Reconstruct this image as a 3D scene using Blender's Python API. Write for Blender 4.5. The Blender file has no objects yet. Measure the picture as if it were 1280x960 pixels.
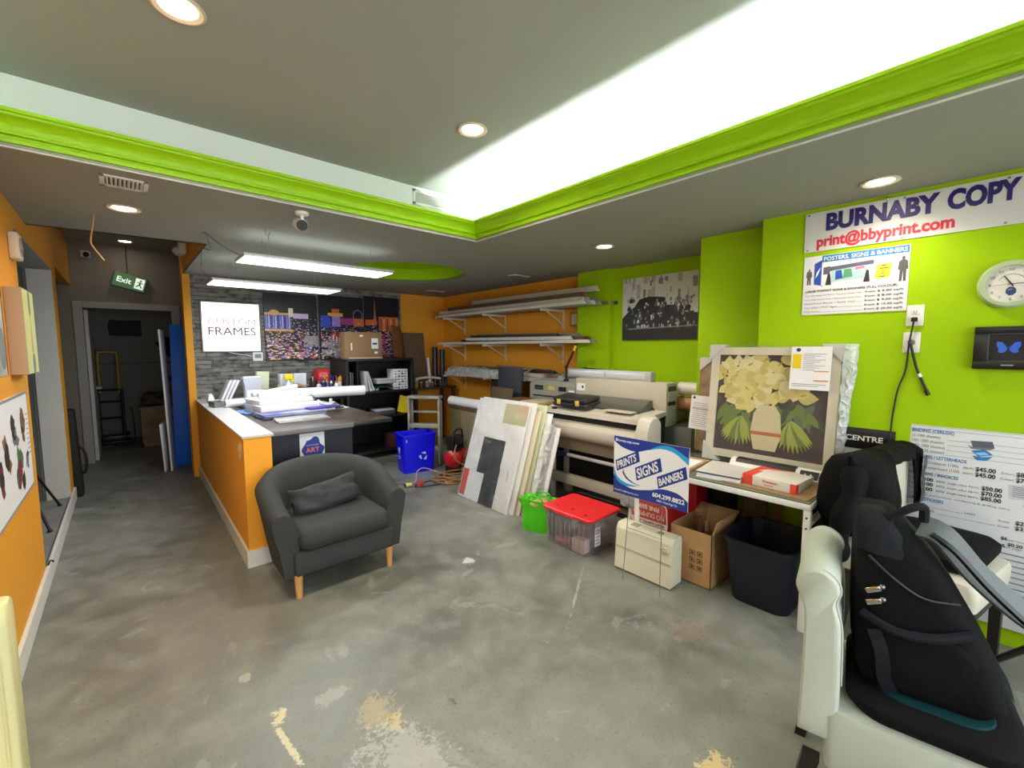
import bpy, bmesh, math, random
from mathutils import Vector, Matrix, Euler
from mathutils.geometry import tessellate_polygon
rnd = random.Random(7)
PI = math.pi
R = math.radians
SC = bpy.context.scene
COL = SC.collection

# ---------------------------------------------------------------- materials
def lin(c):
    def f(v):
        v = v / 255.0
        return v / 12.92 if v <= 0.04045 else ((v + 0.055) / 1.055) ** 2.4
    return (f(c[0]), f(c[1]), f(c[2]), 1.0)

MATS = {}
def mat(name, rgb, rough=0.6, metal=0.0, var=0.0, vscale=6.0, bump=0.0, bscale=60.0, spec=0.5, coat=0.0, rgb2=None, sheen=0.0):
    """Principled material; var mixes towards rgb2 (or a darker tone) with noise, bump adds a fine relief."""
    if name in MATS:
        return MATS[name]
    m = bpy.data.materials.new(name); m.use_nodes = True
    nt = m.node_tree; b = nt.nodes['Principled BSDF']
    b.inputs['Base Color'].default_value = lin(rgb)
    b.inputs['Roughness'].default_value = rough
    b.inputs['Metallic'].default_value = metal
    b.inputs['Specular IOR Level'].default_value = spec
    b.inputs['Coat Weight'].default_value = coat
    b.inputs['Sheen Weight'].default_value = sheen
    tc = nt.nodes.new('ShaderNodeTexCoord')
    if var > 0:
        n = nt.nodes.new('ShaderNodeTexNoise'); n.inputs['Scale'].default_value = vscale; n.inputs['Detail'].default_value = 5
        nt.links.new(tc.outputs['Object'], n.inputs['Vector'])
        mx = nt.nodes.new('ShaderNodeMix'); mx.data_type = 'RGBA'
        c1 = lin(rgb); c2 = lin(rgb2) if rgb2 else tuple(v * 0.6 for v in c1[:3]) + (1,)
        mx.inputs[6].default_value = c1; mx.inputs[7].default_value = c2
        mr = nt.nodes.new('ShaderNodeMapRange'); mr.inputs[1].default_value = 0.35; mr.inputs[2].default_value = 0.7
        mr.inputs[3].default_value = 0; mr.inputs[4].default_value = var
        nt.links.new(n.outputs[0], mr.inputs[0]); nt.links.new(mr.outputs[0], mx.inputs[0])
        nt.links.new(mx.outputs[2], b.inputs['Base Color'])
    if bump > 0:
        n2 = nt.nodes.new('ShaderNodeTexNoise'); n2.inputs['Scale'].default_value = bscale; n2.inputs['Detail'].default_value = 3
        nt.links.new(tc.outputs['Object'], n2.inputs['Vector'])
        bp = nt.nodes.new('ShaderNodeBump'); bp.inputs['Strength'].default_value = bump; bp.inputs['Distance'].default_value = 0.01
        nt.links.new(n2.outputs[0], bp.inputs['Height']); nt.links.new(bp.outputs[0], b.inputs['Normal'])
    MATS[name] = m
    return m

def emit(name, rgb, strength):
    if name in MATS: return MATS[name]
    m = bpy.data.materials.new(name); m.use_nodes = True
    nt = m.node_tree; b = nt.nodes['Principled BSDF']
    b.inputs['Base Color'].default_value = lin(rgb)
    b.inputs['Emission Color'].default_value = lin(rgb)
    b.inputs['Emission Strength'].default_value = strength
    MATS[name] = m
    return m

def film(name, tint=(255, 255, 255), clear=0.8, rough=0.12, wr=0.8, wscale=9.0, haze=(235, 238, 240), gloss=0.6):
    """clear plastic: mostly see-through, glossy highlights on wrinkles, a little milky."""
    if name in MATS: return MATS[name]
    m = bpy.data.materials.new(name); m.use_nodes = True
    nt = m.node_tree; nt.nodes.clear()
    o = nt.nodes.new('ShaderNodeOutputMaterial')
    tr = nt.nodes.new('ShaderNodeBsdfTransparent'); tr.inputs[0].default_value = lin(tint)
    p = nt.nodes.new('ShaderNodeBsdfPrincipled')
    p.inputs['Base Color'].default_value = lin(haze); p.inputs['Roughness'].default_value = rough
    p.inputs['Specular IOR Level'].default_value = 0.9
    tc = nt.nodes.new('ShaderNodeTexCoord')
    n = nt.nodes.new('ShaderNodeTexNoise'); n.inputs['Scale'].default_value = wscale; n.inputs['Detail'].default_value = 4
    n.inputs['Distortion'].default_value = 1.5
    nt.links.new(tc.outputs['Object'], n.inputs['Vector'])
    bp = nt.nodes.new('ShaderNodeBump'); bp.inputs['Strength'].default_value = wr; bp.inputs['Distance'].default_value = 0.03
    nt.links.new(n.outputs[0], bp.inputs['Height']); nt.links.new(bp.outputs[0], p.inputs['Normal'])
    gl = nt.nodes.new('ShaderNodeBsdfGlossy'); gl.inputs['Roughness'].default_value = rough
    nt.links.new(bp.outputs[0], gl.inputs['Normal'])
    lw = nt.nodes.new('ShaderNodeFresnel'); lw.inputs[0].default_value = 1.5
    nt.links.new(bp.outputs[0], lw.inputs['Normal'])
    mr = nt.nodes.new('ShaderNodeMapRange'); mr.inputs[1].default_value = 0.5; mr.inputs[2].default_value = 0.75
    mr.inputs[3].default_value = 1 - clear; mr.inputs[4].default_value = min(1, (1 - clear) * 2.2 + 0.03)
    nt.links.new(n.outputs[0], mr.inputs[0])
    mx = nt.nodes.new('ShaderNodeMixShader')
    nt.links.new(mr.outputs[0], mx.inputs[0]); nt.links.new(tr.outputs[0], mx.inputs[1]); nt.links.new(p.outputs[0], mx.inputs[2])
    mx2 = nt.nodes.new('ShaderNodeMixShader')
    fk = nt.nodes.new('ShaderNodeMath'); fk.operation = 'MULTIPLY'; fk.inputs[1].default_value = gloss; nt.links.new(lw.outputs[0], fk.inputs[0])
    nt.links.new(fk.outputs[0], mx2.inputs[0]); nt.links.new(mx.outputs[0], mx2.inputs[1]); nt.links.new(gl.outputs[0], mx2.inputs[2])
    nt.links.new(mx2.outputs[0], o.inputs[0])
    MATS[name] = m
    return m

# ---------------------------------------------------------------- mesh builder
class B:
    def __init__(s):
        s.bm = bmesh.new()
    def _take(s, bm2, M=None, mi=0):
        if M is not None: bmesh.ops.transform(bm2, matrix=M, verts=bm2.verts)
        mp = {}
        for v in bm2.verts: mp[v] = s.bm.verts.new(v.co)
        for f in bm2.faces:
            try:
                g = s.bm.faces.new([mp[v] for v in f.verts]); g.material_index = mi
            except ValueError: pass
        bm2.free()
    def box(s, x0, x1, y0, y1, z0, z1, mi=0, bev=0.0, seg=2, M=None):
        t = bmesh.new(); bmesh.ops.create_cube(t, size=1)
        for v in t.verts:
            v.co = Vector(((x0 + x1) / 2 + v.co.x * (x1 - x0), (y0 + y1) / 2 + v.co.y * (y1 - y0), (z0 + z1) / 2 + v.co.z * (z1 - z0)))
        if bev > 0:
            bmesh.ops.bevel(t, geom=list(t.edges), offset=min(bev, 0.49 * min(abs(x1 - x0), abs(y1 - y0), abs(z1 - z0))), segments=seg, profile=0.5, affect='EDGES')
        s._take(t, M, mi); return s
    def obox(s, c, d, rot, mi=0, bev=0.0, seg=2):
        """box of size d centred at c with euler rotation"""
        M = Matrix.Translation(c) @ Euler(rot).to_matrix().to_4x4()
        return s.box(-d[0] / 2, d[0] / 2, -d[1] / 2, d[1] / 2, -d[2] / 2, d[2] / 2, mi, bev, seg, M)
    def cyl(s, p0, p1, r0, r1=None, seg=16, mi=0, caps=True):
        p0 = Vector(p0); p1 = Vector(p1); r1 = r0 if r1 is None else r1
        d = (p1 - p0).normalized(); u = d.orthogonal().normalized(); v = d.cross(u)
        a = [p0 + (u * math.cos(2 * PI * i / seg) + v * math.sin(2 * PI * i / seg)) * r0 for i in range(seg)]
        b = [p1 + (u * math.cos(2 * PI * i / seg) + v * math.sin(2 * PI * i / seg)) * r1 for i in range(seg)]
        return s.loft([a, b], mi, caps)
    def loft(s, rings, mi=0, caps=True, closed=True):
        vs = [[s.bm.verts.new(p) for p in r] for r in rings]
        n = len(vs[0])
        for i in range(len(vs) - 1):
            for j in range(n if closed else n - 1):
                k = (j + 1) % n
                try: s.bm.faces.new((vs[i][j], vs[i][k], vs[i + 1][k], vs[i + 1][j])).material_index = mi
                except ValueError: pass
        if caps and closed:
            for r in (vs[0], vs[-1]):
                try: s.bm.faces.new(r).material_index = mi
                except ValueError: pass
        return s
    def tube(s, pts, r, seg=8, mi=0, caps=True, smooth=0):
        pts = [Vector(p) for p in pts]
        if smooth: pts = spline(pts, smooth)
        rr = r if callable(r) else (lambda t: r)
        t0 = (pts[1] - pts[0]).normalized(); u = t0.orthogonal().normalized()
        rings = []
        for i, p in enumerate(pts):
            a = pts[max(i - 1, 0)]; b = pts[min(i + 1, len(pts) - 1)]
            t = (b - a).normalized()
            u = (u - t * u.dot(t)).normalized(); v = t.cross(u)
            q = rr(i / max(1, len(pts) - 1))
            rings.append([p + (u * math.cos(2 * PI * j / seg) + v * math.sin(2 * PI * j / seg)) * q for j in range(seg)])
        return s.loft(rings, mi, caps)
    def lathe(s, prof, c=(0, 0, 0), seg=24, mi=0, M=None, caps=True):
        rings = []
        for r, z in prof:
            ring = [Vector((c[0] + r * math.cos(2 * PI * j / seg), c[1] + r * math.sin(2 * PI * j / seg), c[2] + z)) for j in range(seg)]
            rings.append([M @ p for p in ring] if M is not None else ring)
        return s.loft(rings, mi, caps)
    def prism(s, loops, O, U, V, N, d, mi=0):
        """polygon (list of 2D loops: outer then holes) in plane O+aU+bV extruded along N by d"""
        O = Vector(O); U = Vector(U); V = Vector(V); N = Vector(N)
        if not isinstance(loops[0][0], (list, tuple)): loops = [loops]
        P = [[Vector((a, b, 0)) for a, b in l] for l in loops]
        tri = tessellate_polygon(P)
        flat = [p for l in P for p in l]
        top = [s.bm.verts.new(O + U * p.x + V * p.y + N * d) for p in flat]
        for t in tri:
            try: s.bm.faces.new([top[i] for i in t]).material_index = mi
            except ValueError: pass
        if d:
            bot = [s.bm.verts.new(O + U * p.x + V * p.y) for p in flat]
            for t in tri:
                try: s.bm.faces.new([bot[i] for i in t]).material_index = mi
                except ValueError: pass
            k = 0
            for l in P:
                n = len(l)
                for i in range(n):
                    a, b = k + i, k + (i + 1) % n
                    try: s.bm.faces.new((bot[a], bot[b], top[b], top[a])).material_index = mi
                    except ValueError: pass
                k += n
        return s
    def flat(s, poly, y, mi=0, d=0.0006):
        """thin print on an upright board: poly in (x,z), front at y (facing -y)"""
        return s.prism(poly, (0, y, 0), (1, 0, 0), (0, 0, 1), (0, -1, 0), d, mi)
    def rect(s, x0, x1, z0, z1, y, mi=0, d=0.0006):
        return s.flat([(x0, z0), (x1, z0), (x1, z1), (x0, z1)], y, mi, d)
    def grid(s, nx, ny, fn, mi=0):
        vs = [[s.bm.verts.new(fn(i / nx, j / ny)) for i in range(nx + 1)] for j in range(ny + 1)]
        for j in range(ny):
            for i in range(nx):
                s.bm.faces.new((vs[j][i], vs[j][i + 1], vs[j + 1][i + 1], vs[j + 1][i])).material_index = mi
        return s
    def sphere(s, c, rx, ry=None, rz=None, mi=0, seg=16):
        ry = ry or rx; rz = rz or rx
        t = bmesh.new(); bmesh.ops.create_uvsphere(t, u_segments=seg, v_segments=max(6, seg // 2), radius=1)
        M = Matrix.Translation(c) @ Matrix.Diagonal((rx, ry, rz, 1))
        s._take(t, M, mi); return s
    def text(s, body, x, z, h, y, mi=0, width=None, bold=0.0, align='L', shear=0.0, rot=0.0, U=(1, 0, 0), V=(0, 0, 1), N=(0, -1, 0), O=(0, 0, 0), lift=0.0012):
        """lettering of cap height h; baseline starts at (x,z) on the plane; width stretches it"""
        tris = glyphs(body, bold)
        if not tris: return s
        xs = [p[0] for t in tris for p in t]
        x0, x1 = min(xs), max(xs)
        sc = h / CAP; sx = sc if width is None else width / (x1 - x0)
        W = (x1 - x0) * sx
        off = 0 if align == 'L' else (-W / 2 if align == 'C' else -W)
        U = Vector(U); V = Vector(V); N = Vector(N); O = Vector(O) + N * (-y if N.y == -1 else 0)
        ca, sa = math.cos(rot), math.sin(rot)
        cache = {}
        for t in tris:
            vs = []
            for p in t:
                if p not in cache:
                    a = off + (p[0] - x0) * sx + shear * p[1] * sc; b = p[1] * sc
                    a, b = a * ca - b * sa, a * sa + b * ca
                    cache[p] = s.bm.verts.new(O + U * (x + a) + V * (z + b) + N * lift)
                vs.append(cache[p])
            try: s.bm.faces.new(vs).material_index = mi
            except ValueError: pass
        return s
    def xf(s, M):
        bmesh.ops.transform(s.bm, matrix=M, verts=s.bm.verts); return s
    def build(s, name, mats, parent=None, smooth=True, ang=35, loc=None, rot=None, sub=0, weld=False):
        if weld: bmesh.ops.remove_doubles(s.bm, verts=s.bm.verts, dist=1e-5)
        bmesh.ops.recalc_face_normals(s.bm, faces=s.bm.faces)
        me = bpy.data.meshes.new(name); s.bm.to_mesh(me); s.bm.free()
        for m in (mats if isinstance(mats, (list, tuple)) else [mats]): me.materials.append(m)
        if smooth:
            me.polygons.foreach_set('use_smooth', [True] * len(me.polygons))
            me.set_sharp_from_angle(angle=R(ang))
        o = bpy.data.objects.new(name, me); COL.objects.link(o)
        if parent is not None: o.parent = parent
        if loc is not None: o.location = loc
        if rot is not None: o.rotation_euler = rot
        if sub:
            md = o.modifiers.new('Subdivision', 'SUBSURF'); md.levels = sub; md.render_levels = sub
        return o

CAP = 0.729
_G = {}
def glyphs(body, bold):
    key = (body, bold)
    if key in _G: return _G[key]
    if bold > 0 and 'M' in body:      # the capital M folds over itself when its outline is offset: thicken by overlaid shifts instead
        g0 = glyphs(body, 0.0)
        _G[key] = [tuple((round(x + dx * bold, 5), round(y + dy * bold, 5)) for x, y in t) for dx, dy in ((0, 0), (0.8, 0), (-0.8, 0), (0, 0.8), (0, -0.8)) for t in g0]
        return _G[key]
    cu = bpy.data.curves.new('lettering', 'FONT'); cu.body = body; cu.size = 1.0; cu.offset = bold; cu.resolution_u = 3
    ob = bpy.data.objects.new('lettering', cu); COL.objects.link(ob)
    dg = bpy.context.evaluated_depsgraph_get(); dg.update()
    me = ob.evaluated_get(dg).to_mesh()
    me.calc_loop_triangles()
    out = [tuple((round(me.vertices[i].co.x, 5), round(me.vertices[i].co.y, 5)) for i in t.vertices) for t in me.loop_triangles]
    ob.evaluated_get(dg).to_mesh_clear()
    bpy.data.objects.remove(ob); bpy.data.curves.remove(cu)
    _G[key] = out
    return out

def spline(pts, n):
    out = []
    P = [pts[0]] + list(pts) + [pts[-1]]
    for i in range(1, len(P) - 2):
        a, b, c, d = P[i - 1], P[i], P[i + 1], P[i + 2]
        for k in range(n):
            t = k / n
            out.append(0.5 * ((2 * b) + (c - a) * t + (2 * a - 5 * b + 4 * c - d) * t * t + (3 * b - a - 3 * c + d) * t ** 3))
    out.append(P[-2]); return out

def rrect(w, d, r, n=5, cx=0, cy=0):
    """rounded rectangle outline, 2D"""
    o = []
    for (sx, sy, a0) in ((1, 1, 0), (-1, 1, 90), (-1, -1, 180), (1, -1, 270)):
        for k in range(n + 1):
            a = R(a0 + 90 * k / n)
            o.append((cx + sx * (w / 2 - r) + r * math.cos(a), cy + sy * (d / 2 - r) + r * math.sin(a)))
    return o

def ellipse(cx, cy, rx, ry, n=28):
    return [(cx + rx * math.cos(2 * PI * i / n), cy + ry * math.sin(2 * PI * i / n)) for i in range(n)]

# ---------------------------------------------------------------- things
def tag(o, label, cat, group=None, kind=None):
    o['label'] = label; o['category'] = cat
    if group: o['group'] = group
    if kind: o['kind'] = kind
    return o
def thing(name, label, cat, loc=(0, 0, 0), rz=0.0, group=None, rx=0.0, ry=0.0):
    o = bpy.data.objects.new(name, None); COL.objects.link(o)
    o.empty_display_size = 0.1
    o.location = loc; o.rotation_euler = (R(rx), R(ry), R(rz))
    return tag(o, label, cat, group)
def struct(name, b, mats, smooth=False, ang=35):
    o = b.build(name, mats, None, smooth, ang); o['kind'] = 'structure'; return o
def dup(root, loc, rz=None, label=None, group=None, rot=None):
    r = root.copy(); COL.objects.link(r); r.location = loc
    if rz is not None: r.rotation_euler = (root.rotation_euler[0], root.rotation_euler[1], R(rz))
    if rot is not None: r.rotation_euler = [R(a) for a in rot]
    if label: r['label'] = label
    if group: r['group'] = group
    for ch in list(root.children):
        c = ch.copy(); COL.objects.link(c); c.parent = r
        for g in list(ch.children):
            d = g.copy(); COL.objects.link(d); d.parent = c
    return r
# ================================================================ the room
GREEN = mat('lime_wall_paint', (156, 196, 0), 0.7, bump=0.05, bscale=150, spec=0.2)
ORANGE = mat('orange_wall_paint', (232, 160, 46), 0.65, bump=0.05, bscale=150, spec=0.3)
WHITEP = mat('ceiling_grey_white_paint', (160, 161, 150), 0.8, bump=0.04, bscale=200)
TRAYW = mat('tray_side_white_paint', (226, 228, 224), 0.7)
TAUPE = mat('taupe_wall_paint', (136, 126, 112), 0.7, bump=0.05, bscale=120)
TRIMW = mat('white_trim_paint', (222, 222, 214), 0.5, var=0.35, vscale=9, rgb2=(190, 188, 178))
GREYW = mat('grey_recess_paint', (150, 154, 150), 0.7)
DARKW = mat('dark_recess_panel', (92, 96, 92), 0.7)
CROWN = mat('lime_crown_paint', (146, 190, 0), 0.45, spec=0.3)
WHITE = mat('plain_white', (236, 236, 232), 0.55)
BLACK = mat('plain_black', (14, 14, 15), 0.5)

def floor_material():
    m = bpy.data.materials.new('worn_grey_concrete'); m.use_nodes = True
    nt = m.node_tree; b = nt.nodes['Principled BSDF']; L = nt.links
    tc = nt.nodes.new('ShaderNodeTexCoord')
    def noise(scale, detail=6, dist=0.0, rough=0.55):
        n = nt.nodes.new('ShaderNodeTexNoise'); n.inputs['Scale'].default_value = scale
        n.inputs['Detail'].default_value = detail; n.inputs['Distortion'].default_value = dist; n.inputs['Roughness'].default_value = rough
        L.new(tc.outputs['Object'], n.inputs['Vector']); return n
    def rng(src, a, c, lo=0.0, hi=1.0):
        r = nt.nodes.new('ShaderNodeMapRange'); r.inputs[1].default_value = a; r.inputs[2].default_value = c
        r.inputs[3].default_value = lo; r.inputs[4].default_value = hi; L.new(src, r.inputs[0]); return r.outputs[0]
    def mix(fac, a, c):
        x = nt.nodes.new('ShaderNodeMix'); x.data_type = 'RGBA'
        if isinstance(fac, float): x.inputs[0].default_value = fac
        else: L.new(fac, x.inputs[0])
        for s_, k in ((a, 6), (c, 7)):
            if isinstance(s_, tuple): x.inputs[k].default_value = s_
            else: L.new(s_, x.inputs[k])
        return x.outputs[2]
    def mth(op, a, c=None):
        x = nt.nodes.new('ShaderNodeMath'); x.operation = op
        for k, v in enumerate((a, c)):
            if v is None: continue
            if isinstance(v, (int, float)): x.inputs[k].default_value = v
            else: L.new(v, x.inputs[k])
        return x.outputs[0]
    n1 = noise(1.1, 8, 0.6); n2 = noise(5.5, 8, 0.3); n3 = noise(60, 3); n4 = noise(2.2, 9, 1.2, 0.65)
    col = mix(rng(n1.outputs[0], 0.35, 0.68), lin((126, 128, 119)), lin((92, 94, 87)))
    col = mix(rng(n2.outputs[0], 0.42, 0.75, 0, 0.55), col, lin((152, 154, 145)))
    col = mix(rng(n4.outputs[0], 0.60, 0.635, 0, 0.30), col, lin((172, 172, 165)))      # lighter worn coat with crisp outlines
    col = mix(rng(n3.outputs[0], 0.56, 0.72, 0, 0.45), col, lin((84, 84, 80)))
    warm = noise(0.7, 4)
    col = mix(rng(warm.outputs[0], 0.5, 0.75, 0, 0.35), col, lin((124, 116, 102)))
    # stains and chips with a place of their own
    sep = nt.nodes.new('ShaderNodeSeparateXYZ'); L.new(tc.outputs['Object'], sep.inputs[0])
    wob = noise(11, 7, 0.8, 0.7); grit = noise(55, 4, 0.4, 0.7)
    def spot(x, y, rx, ry, rgb, amt, rot=0.0):
        nonlocal col
        dx = mth('SUBTRACT', sep.outputs[0], x); dy = mth('SUBTRACT', sep.outputs[1], y)
        if rot:
            c_, s_ = math.cos(rot), math.sin(rot)
            ex = mth('ADD', mth('MULTIPLY', dx, c_), mth('MULTIPLY', dy, s_)); ey = mth('SUBTRACT', mth('MULTIPLY', dy, c_), mth('MULTIPLY', dx, s_))
            dx, dy = ex, ey
        q = mth('ADD', mth('POWER', mth('ABSOLUTE', mth('DIVIDE', dx, rx)), 2.0), mth('POWER', mth('ABSOLUTE', mth('DIVIDE', dy, ry)), 2.0))
        q = mth('ADD', q, mth('ADD', mth('MULTIPLY', mth('SUBTRACT', wob.outputs[0], 0.5), 6.0), mth('MULTIPLY', mth('SUBTRACT', grit.outputs[0], 0.5), 4.0)))
        col = mix(rng(q, 1.0, 0.55, 0, amt), col, lin(rgb))
    for a in STAINS: spot(*a)
    L.new(col, b.inputs['Base Color'])
    L.new(rng(n2.outputs[0], 0.3, 0.7, 0.34, 0.6), b.inputs['Roughness'])
    bp = nt.nodes.new('ShaderNodeBump'); bp.inputs['Strength'].default_value = 0.12; bp.inputs['Distance'].default_value = 0.01
    L.new(n2.outputs[0], bp.inputs['Height']); L.new(bp.outputs[0], b.inputs['Normal'])
    return m
STAINS = [
    (0.42, 1.99, 0.035, 0.05, (208, 196, 150), 0.9), (0.405, 1.83, 0.012, 0.16, (206, 196, 158), 0.85, 0.12),
    (1.60, 0.62, 0.06, 0.075, (204, 182, 130), 0.9), (-0.35, 2.1, 0.05, 0.07, (200, 190, 150), 0.8),
    (0.75, 1.72, 0.09, 0.10, (176, 160, 120), 0.6), (0.78, 1.62, 0.035, 0.05, (190, 168, 110), 0.8),
    (0.72, 1.42, 0.16, 0.22, (176, 176, 170), 0.6), (0.62, 1.95, 0.09, 0.05, (176, 178, 174), 0.45),
    (1.02, 1.55, 0.02, 0.03, (80, 76, 70), 0.7), (1.85, 2.55, 0.045, 0.05, (206, 206, 204), 0.8),
    (2.15, 1.75, 0.30, 0.008, (176, 174, 164), 0.6, 0.55), (2.3, 1.05, 0.12, 0.10, (150, 128, 112), 0.45),
    (0.25, 2.9, 0.4, 0.6, (128, 112, 96), 0.35), (1.4, 1.25, 0.18, 0.10, (128, 128, 124), 0.5), (0.35, 2.35, 0.025, 0.035, (190, 182, 160), 0.5),
]
b = B(); b.box(-2.2, 4.7, -1.8, 10.6, -0.06, 0.0)
fl = struct('floor', b, floor_material())
b = B(); b.box(-1.9, -0.475, 2.2, 6.3, 0.0, 0.105)
struct('floor_raised', b, mat('grey_raised_floor', (140, 140, 134), 0.6, var=0.5, vscale=4))

# ---- walls
CZ = 2.5
b = B()
b.box(-0.56, -0.47, 2.2, 4.2, 0, CZ); b.box(-0.56, -0.47, 4.2, 6.2, 2.37, 3.06); b.box(-0.56, -0.47, 6.2, 6.5, 0, 3.06); b.box(-0.56, -0.47, 6.5, 8.33, 2.45, 3.06)

struct('wall_left', b, ORANGE)
b = B()
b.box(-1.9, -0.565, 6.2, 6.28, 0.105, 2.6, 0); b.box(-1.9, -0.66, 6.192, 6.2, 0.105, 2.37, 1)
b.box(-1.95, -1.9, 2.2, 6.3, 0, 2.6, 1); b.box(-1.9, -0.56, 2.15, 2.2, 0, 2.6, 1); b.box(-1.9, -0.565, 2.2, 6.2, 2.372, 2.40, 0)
b.box(-0.64, -0.472, 6.165, 6.192, 0.105, 2.362, 2); b.box(-0.56, -0.4715, 4.2, 6.2, 2.362, 2.3695, 0)
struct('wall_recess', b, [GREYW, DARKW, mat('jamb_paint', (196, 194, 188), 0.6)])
b = B()   # far wall of the corridor with its doorway
b.box(-1.6, -0.372, 8.35, 8.45, 0, 3.06); b.box(0.58, 1.2, 8.35, 8.45, 0, 3.06); b.box(-0.372, 0.58, 8.35, 8.45, 2.16, 3.06)
struct('wall_far', b, TAUPE)
struct('wall_corridor', B().box(0.90, 0.95, 6.8, 8.35, 0, 3.06), TAUPE)
b = B(); b.box(-1.6, -1.5, 6.28, 8.35, 0, 3.06); b.box(-1.5, -0.565, 6.28, 6.5, 0, 3.06)
struct('wall_alcove', b, TAUPE)
b = B(); b.box(0.58, 4.42, 6.66, 6.8, 0, 3.06); b.box(0.58, 0.655, 6.58, 6.66, 0.0, CZ)
struct('wall_back', b, ORANGE)
b = B(); b.box(0.6, 0.68, 4.75, 6.66, CZ + 0.03, 3.06)
struct('wall_bulkhead', b, ORANGE)
b = B(); b.box(4.33, 4.42, 3.45, 6.66, 0, CZ)
struct('wall_orange', b, ORANGE)
b = B()
b.bm.free()
for nm_, (x0_, y0_, y1_) in (('wall_right', (3.44, -1.7, 1.15)), ('wall_pillar', (3.63, 1.15, 1.68)), ('wall_niche', (4.27, 1.68, 2.98)), ('wall_column', (4.19, 2.98, 3.45))):
    struct(nm_, B().box(x0_, 4.42, y0_, y1_, 0, CZ), GREEN)
pass
b = B()   # shop front behind the camera: low wall, posts, header
b.box(-1.9, 3.44, -1.75, -1.6, 0, 0.35); b.box(-1.9, 3.44, -1.75, -1.6, 2.45, 2.95)
for x in (-1.9, 0.7, 3.3): b.box(x, x + 0.14, -1.75, -1.6, 0.35, 2.45)
struct('wall_front', b, TRIMW)
b = B(); b.box(-1.98, -1.9, -1.75, 2.2, 0, 2.95)
struct('wall_side', b, ORANGE)
b = B(); b.box(-1.9, 3.44, -1.70, -1.69, 0.35, 2.45)
wg = bpy.data.materials.new('window_glass'); wg.use_nodes = True
nt = wg.node_tree; nt.nodes.clear(); o_ = nt.nodes.new('ShaderNodeOutputMaterial'); t_ = nt.nodes.new('ShaderNodeBsdfTransparent'); g_ = nt.nodes.new('ShaderNodeBsdfGlossy'); g_.inputs[1].default_value = 0.02
f_ = nt.nodes.new('ShaderNodeFresnel'); x_ = nt.nodes.new('ShaderNodeMixShader')
nt.links.new(f_.outputs[0], x_.inputs[0]); nt.links.new(t_.outputs[0], x_.inputs[1]); nt.links.new(g_.outputs[0], x_.inputs[2]); nt.links.new(x_.outputs[0], o_.inputs[0])
struct('window_1', b, wg)

# stone cladding: irregular strips of split stone
def stone_material():
    m = bpy.data.materials.new('split_stone_cladding'); m.use_nodes = True
    nt = m.node_tree; bs = nt.nodes['Principled BSDF']; L = nt.links
    tc = nt.nodes.new('ShaderNodeTexCoord'); mp = nt.nodes.new('ShaderNodeMapping')
    mp.inputs['Rotation'].default_value = (R(-90), 0, 0); L.new(tc.outputs['Object'], mp.inputs[0])
    br = nt.nodes.new('ShaderNodeTexBrick'); br.inputs['Scale'].default_value = 1.0
    br.inputs['Brick Width'].default_value = 0.23; br.inputs['Row Height'].default_value = 0.05
    br.inputs['Mortar Size'].default_value = 0.003; br.inputs['Mortar Smooth'].default_value = 0.4; br.inputs['Bias'].default_value = -0.1
    br.offset = 0.37; br.squash = 0.6; br.squash_frequency = 3
    br.inputs['Color1'].default_value = lin((132, 130, 122)); br.inputs['Color2'].default_value = lin((28, 28, 28)); br.inputs['Mortar'].default_value = lin((18, 18, 18))
    L.new(mp.outputs[0], br.inputs['Vector'])
    n = nt.nodes.new('ShaderNodeTexNoise'); n.inputs['Scale'].default_value = 14; n.inputs['Detail'].default_value = 7
    mp2 = nt.nodes.new('ShaderNodeMapping'); mp2.inputs['Scale'].default_value = (0.8, 1, 1.6); L.new(tc.outputs['Object'], mp2.inputs[0]); L.new(mp2.outputs[0], n.inputs['Vector'])
    mr = nt.nodes.new('ShaderNodeMapRange'); mr.inputs[1].default_value = 0.35; mr.inputs[2].default_value = 0.72; L.new(n.outputs[0], mr.inputs[0])
    mx = nt.nodes.new('ShaderNodeMix'); mx.data_type = 'RGBA'; L.new(mr.outputs[0], mx.inputs[0]); L.new(br.outputs[0], mx.inputs[6]); mx.inputs[7].default_value = lin((142, 140, 132))
    L.new(mx.outputs[2], bs.inputs['Base Color']); bs.inputs['Roughness'].default_value = 0.7
    ad = nt.nodes.new('ShaderNodeMath'); ad.operation = 'MULTIPLY_ADD'; L.new(br.outputs['Fac'], ad.inputs[0]); ad.inputs[1].default_value = -1.0; L.new(n.outputs[0], ad.inputs[2])
    bp = nt.nodes.new('ShaderNodeBump'); bp.inputs['Strength'].default_value = 0.9; bp.inputs['Distance'].default_value = 0.02
    L.new(ad.outputs[0], bp.inputs['Height']); L.new(bp.outputs[0], bs.inputs['Normal'])
    return m
b = B(); b.box(0.655, 3.46, 6.60, 6.66, 0, CZ)
struct('wall_stone', b, stone_material())

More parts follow.
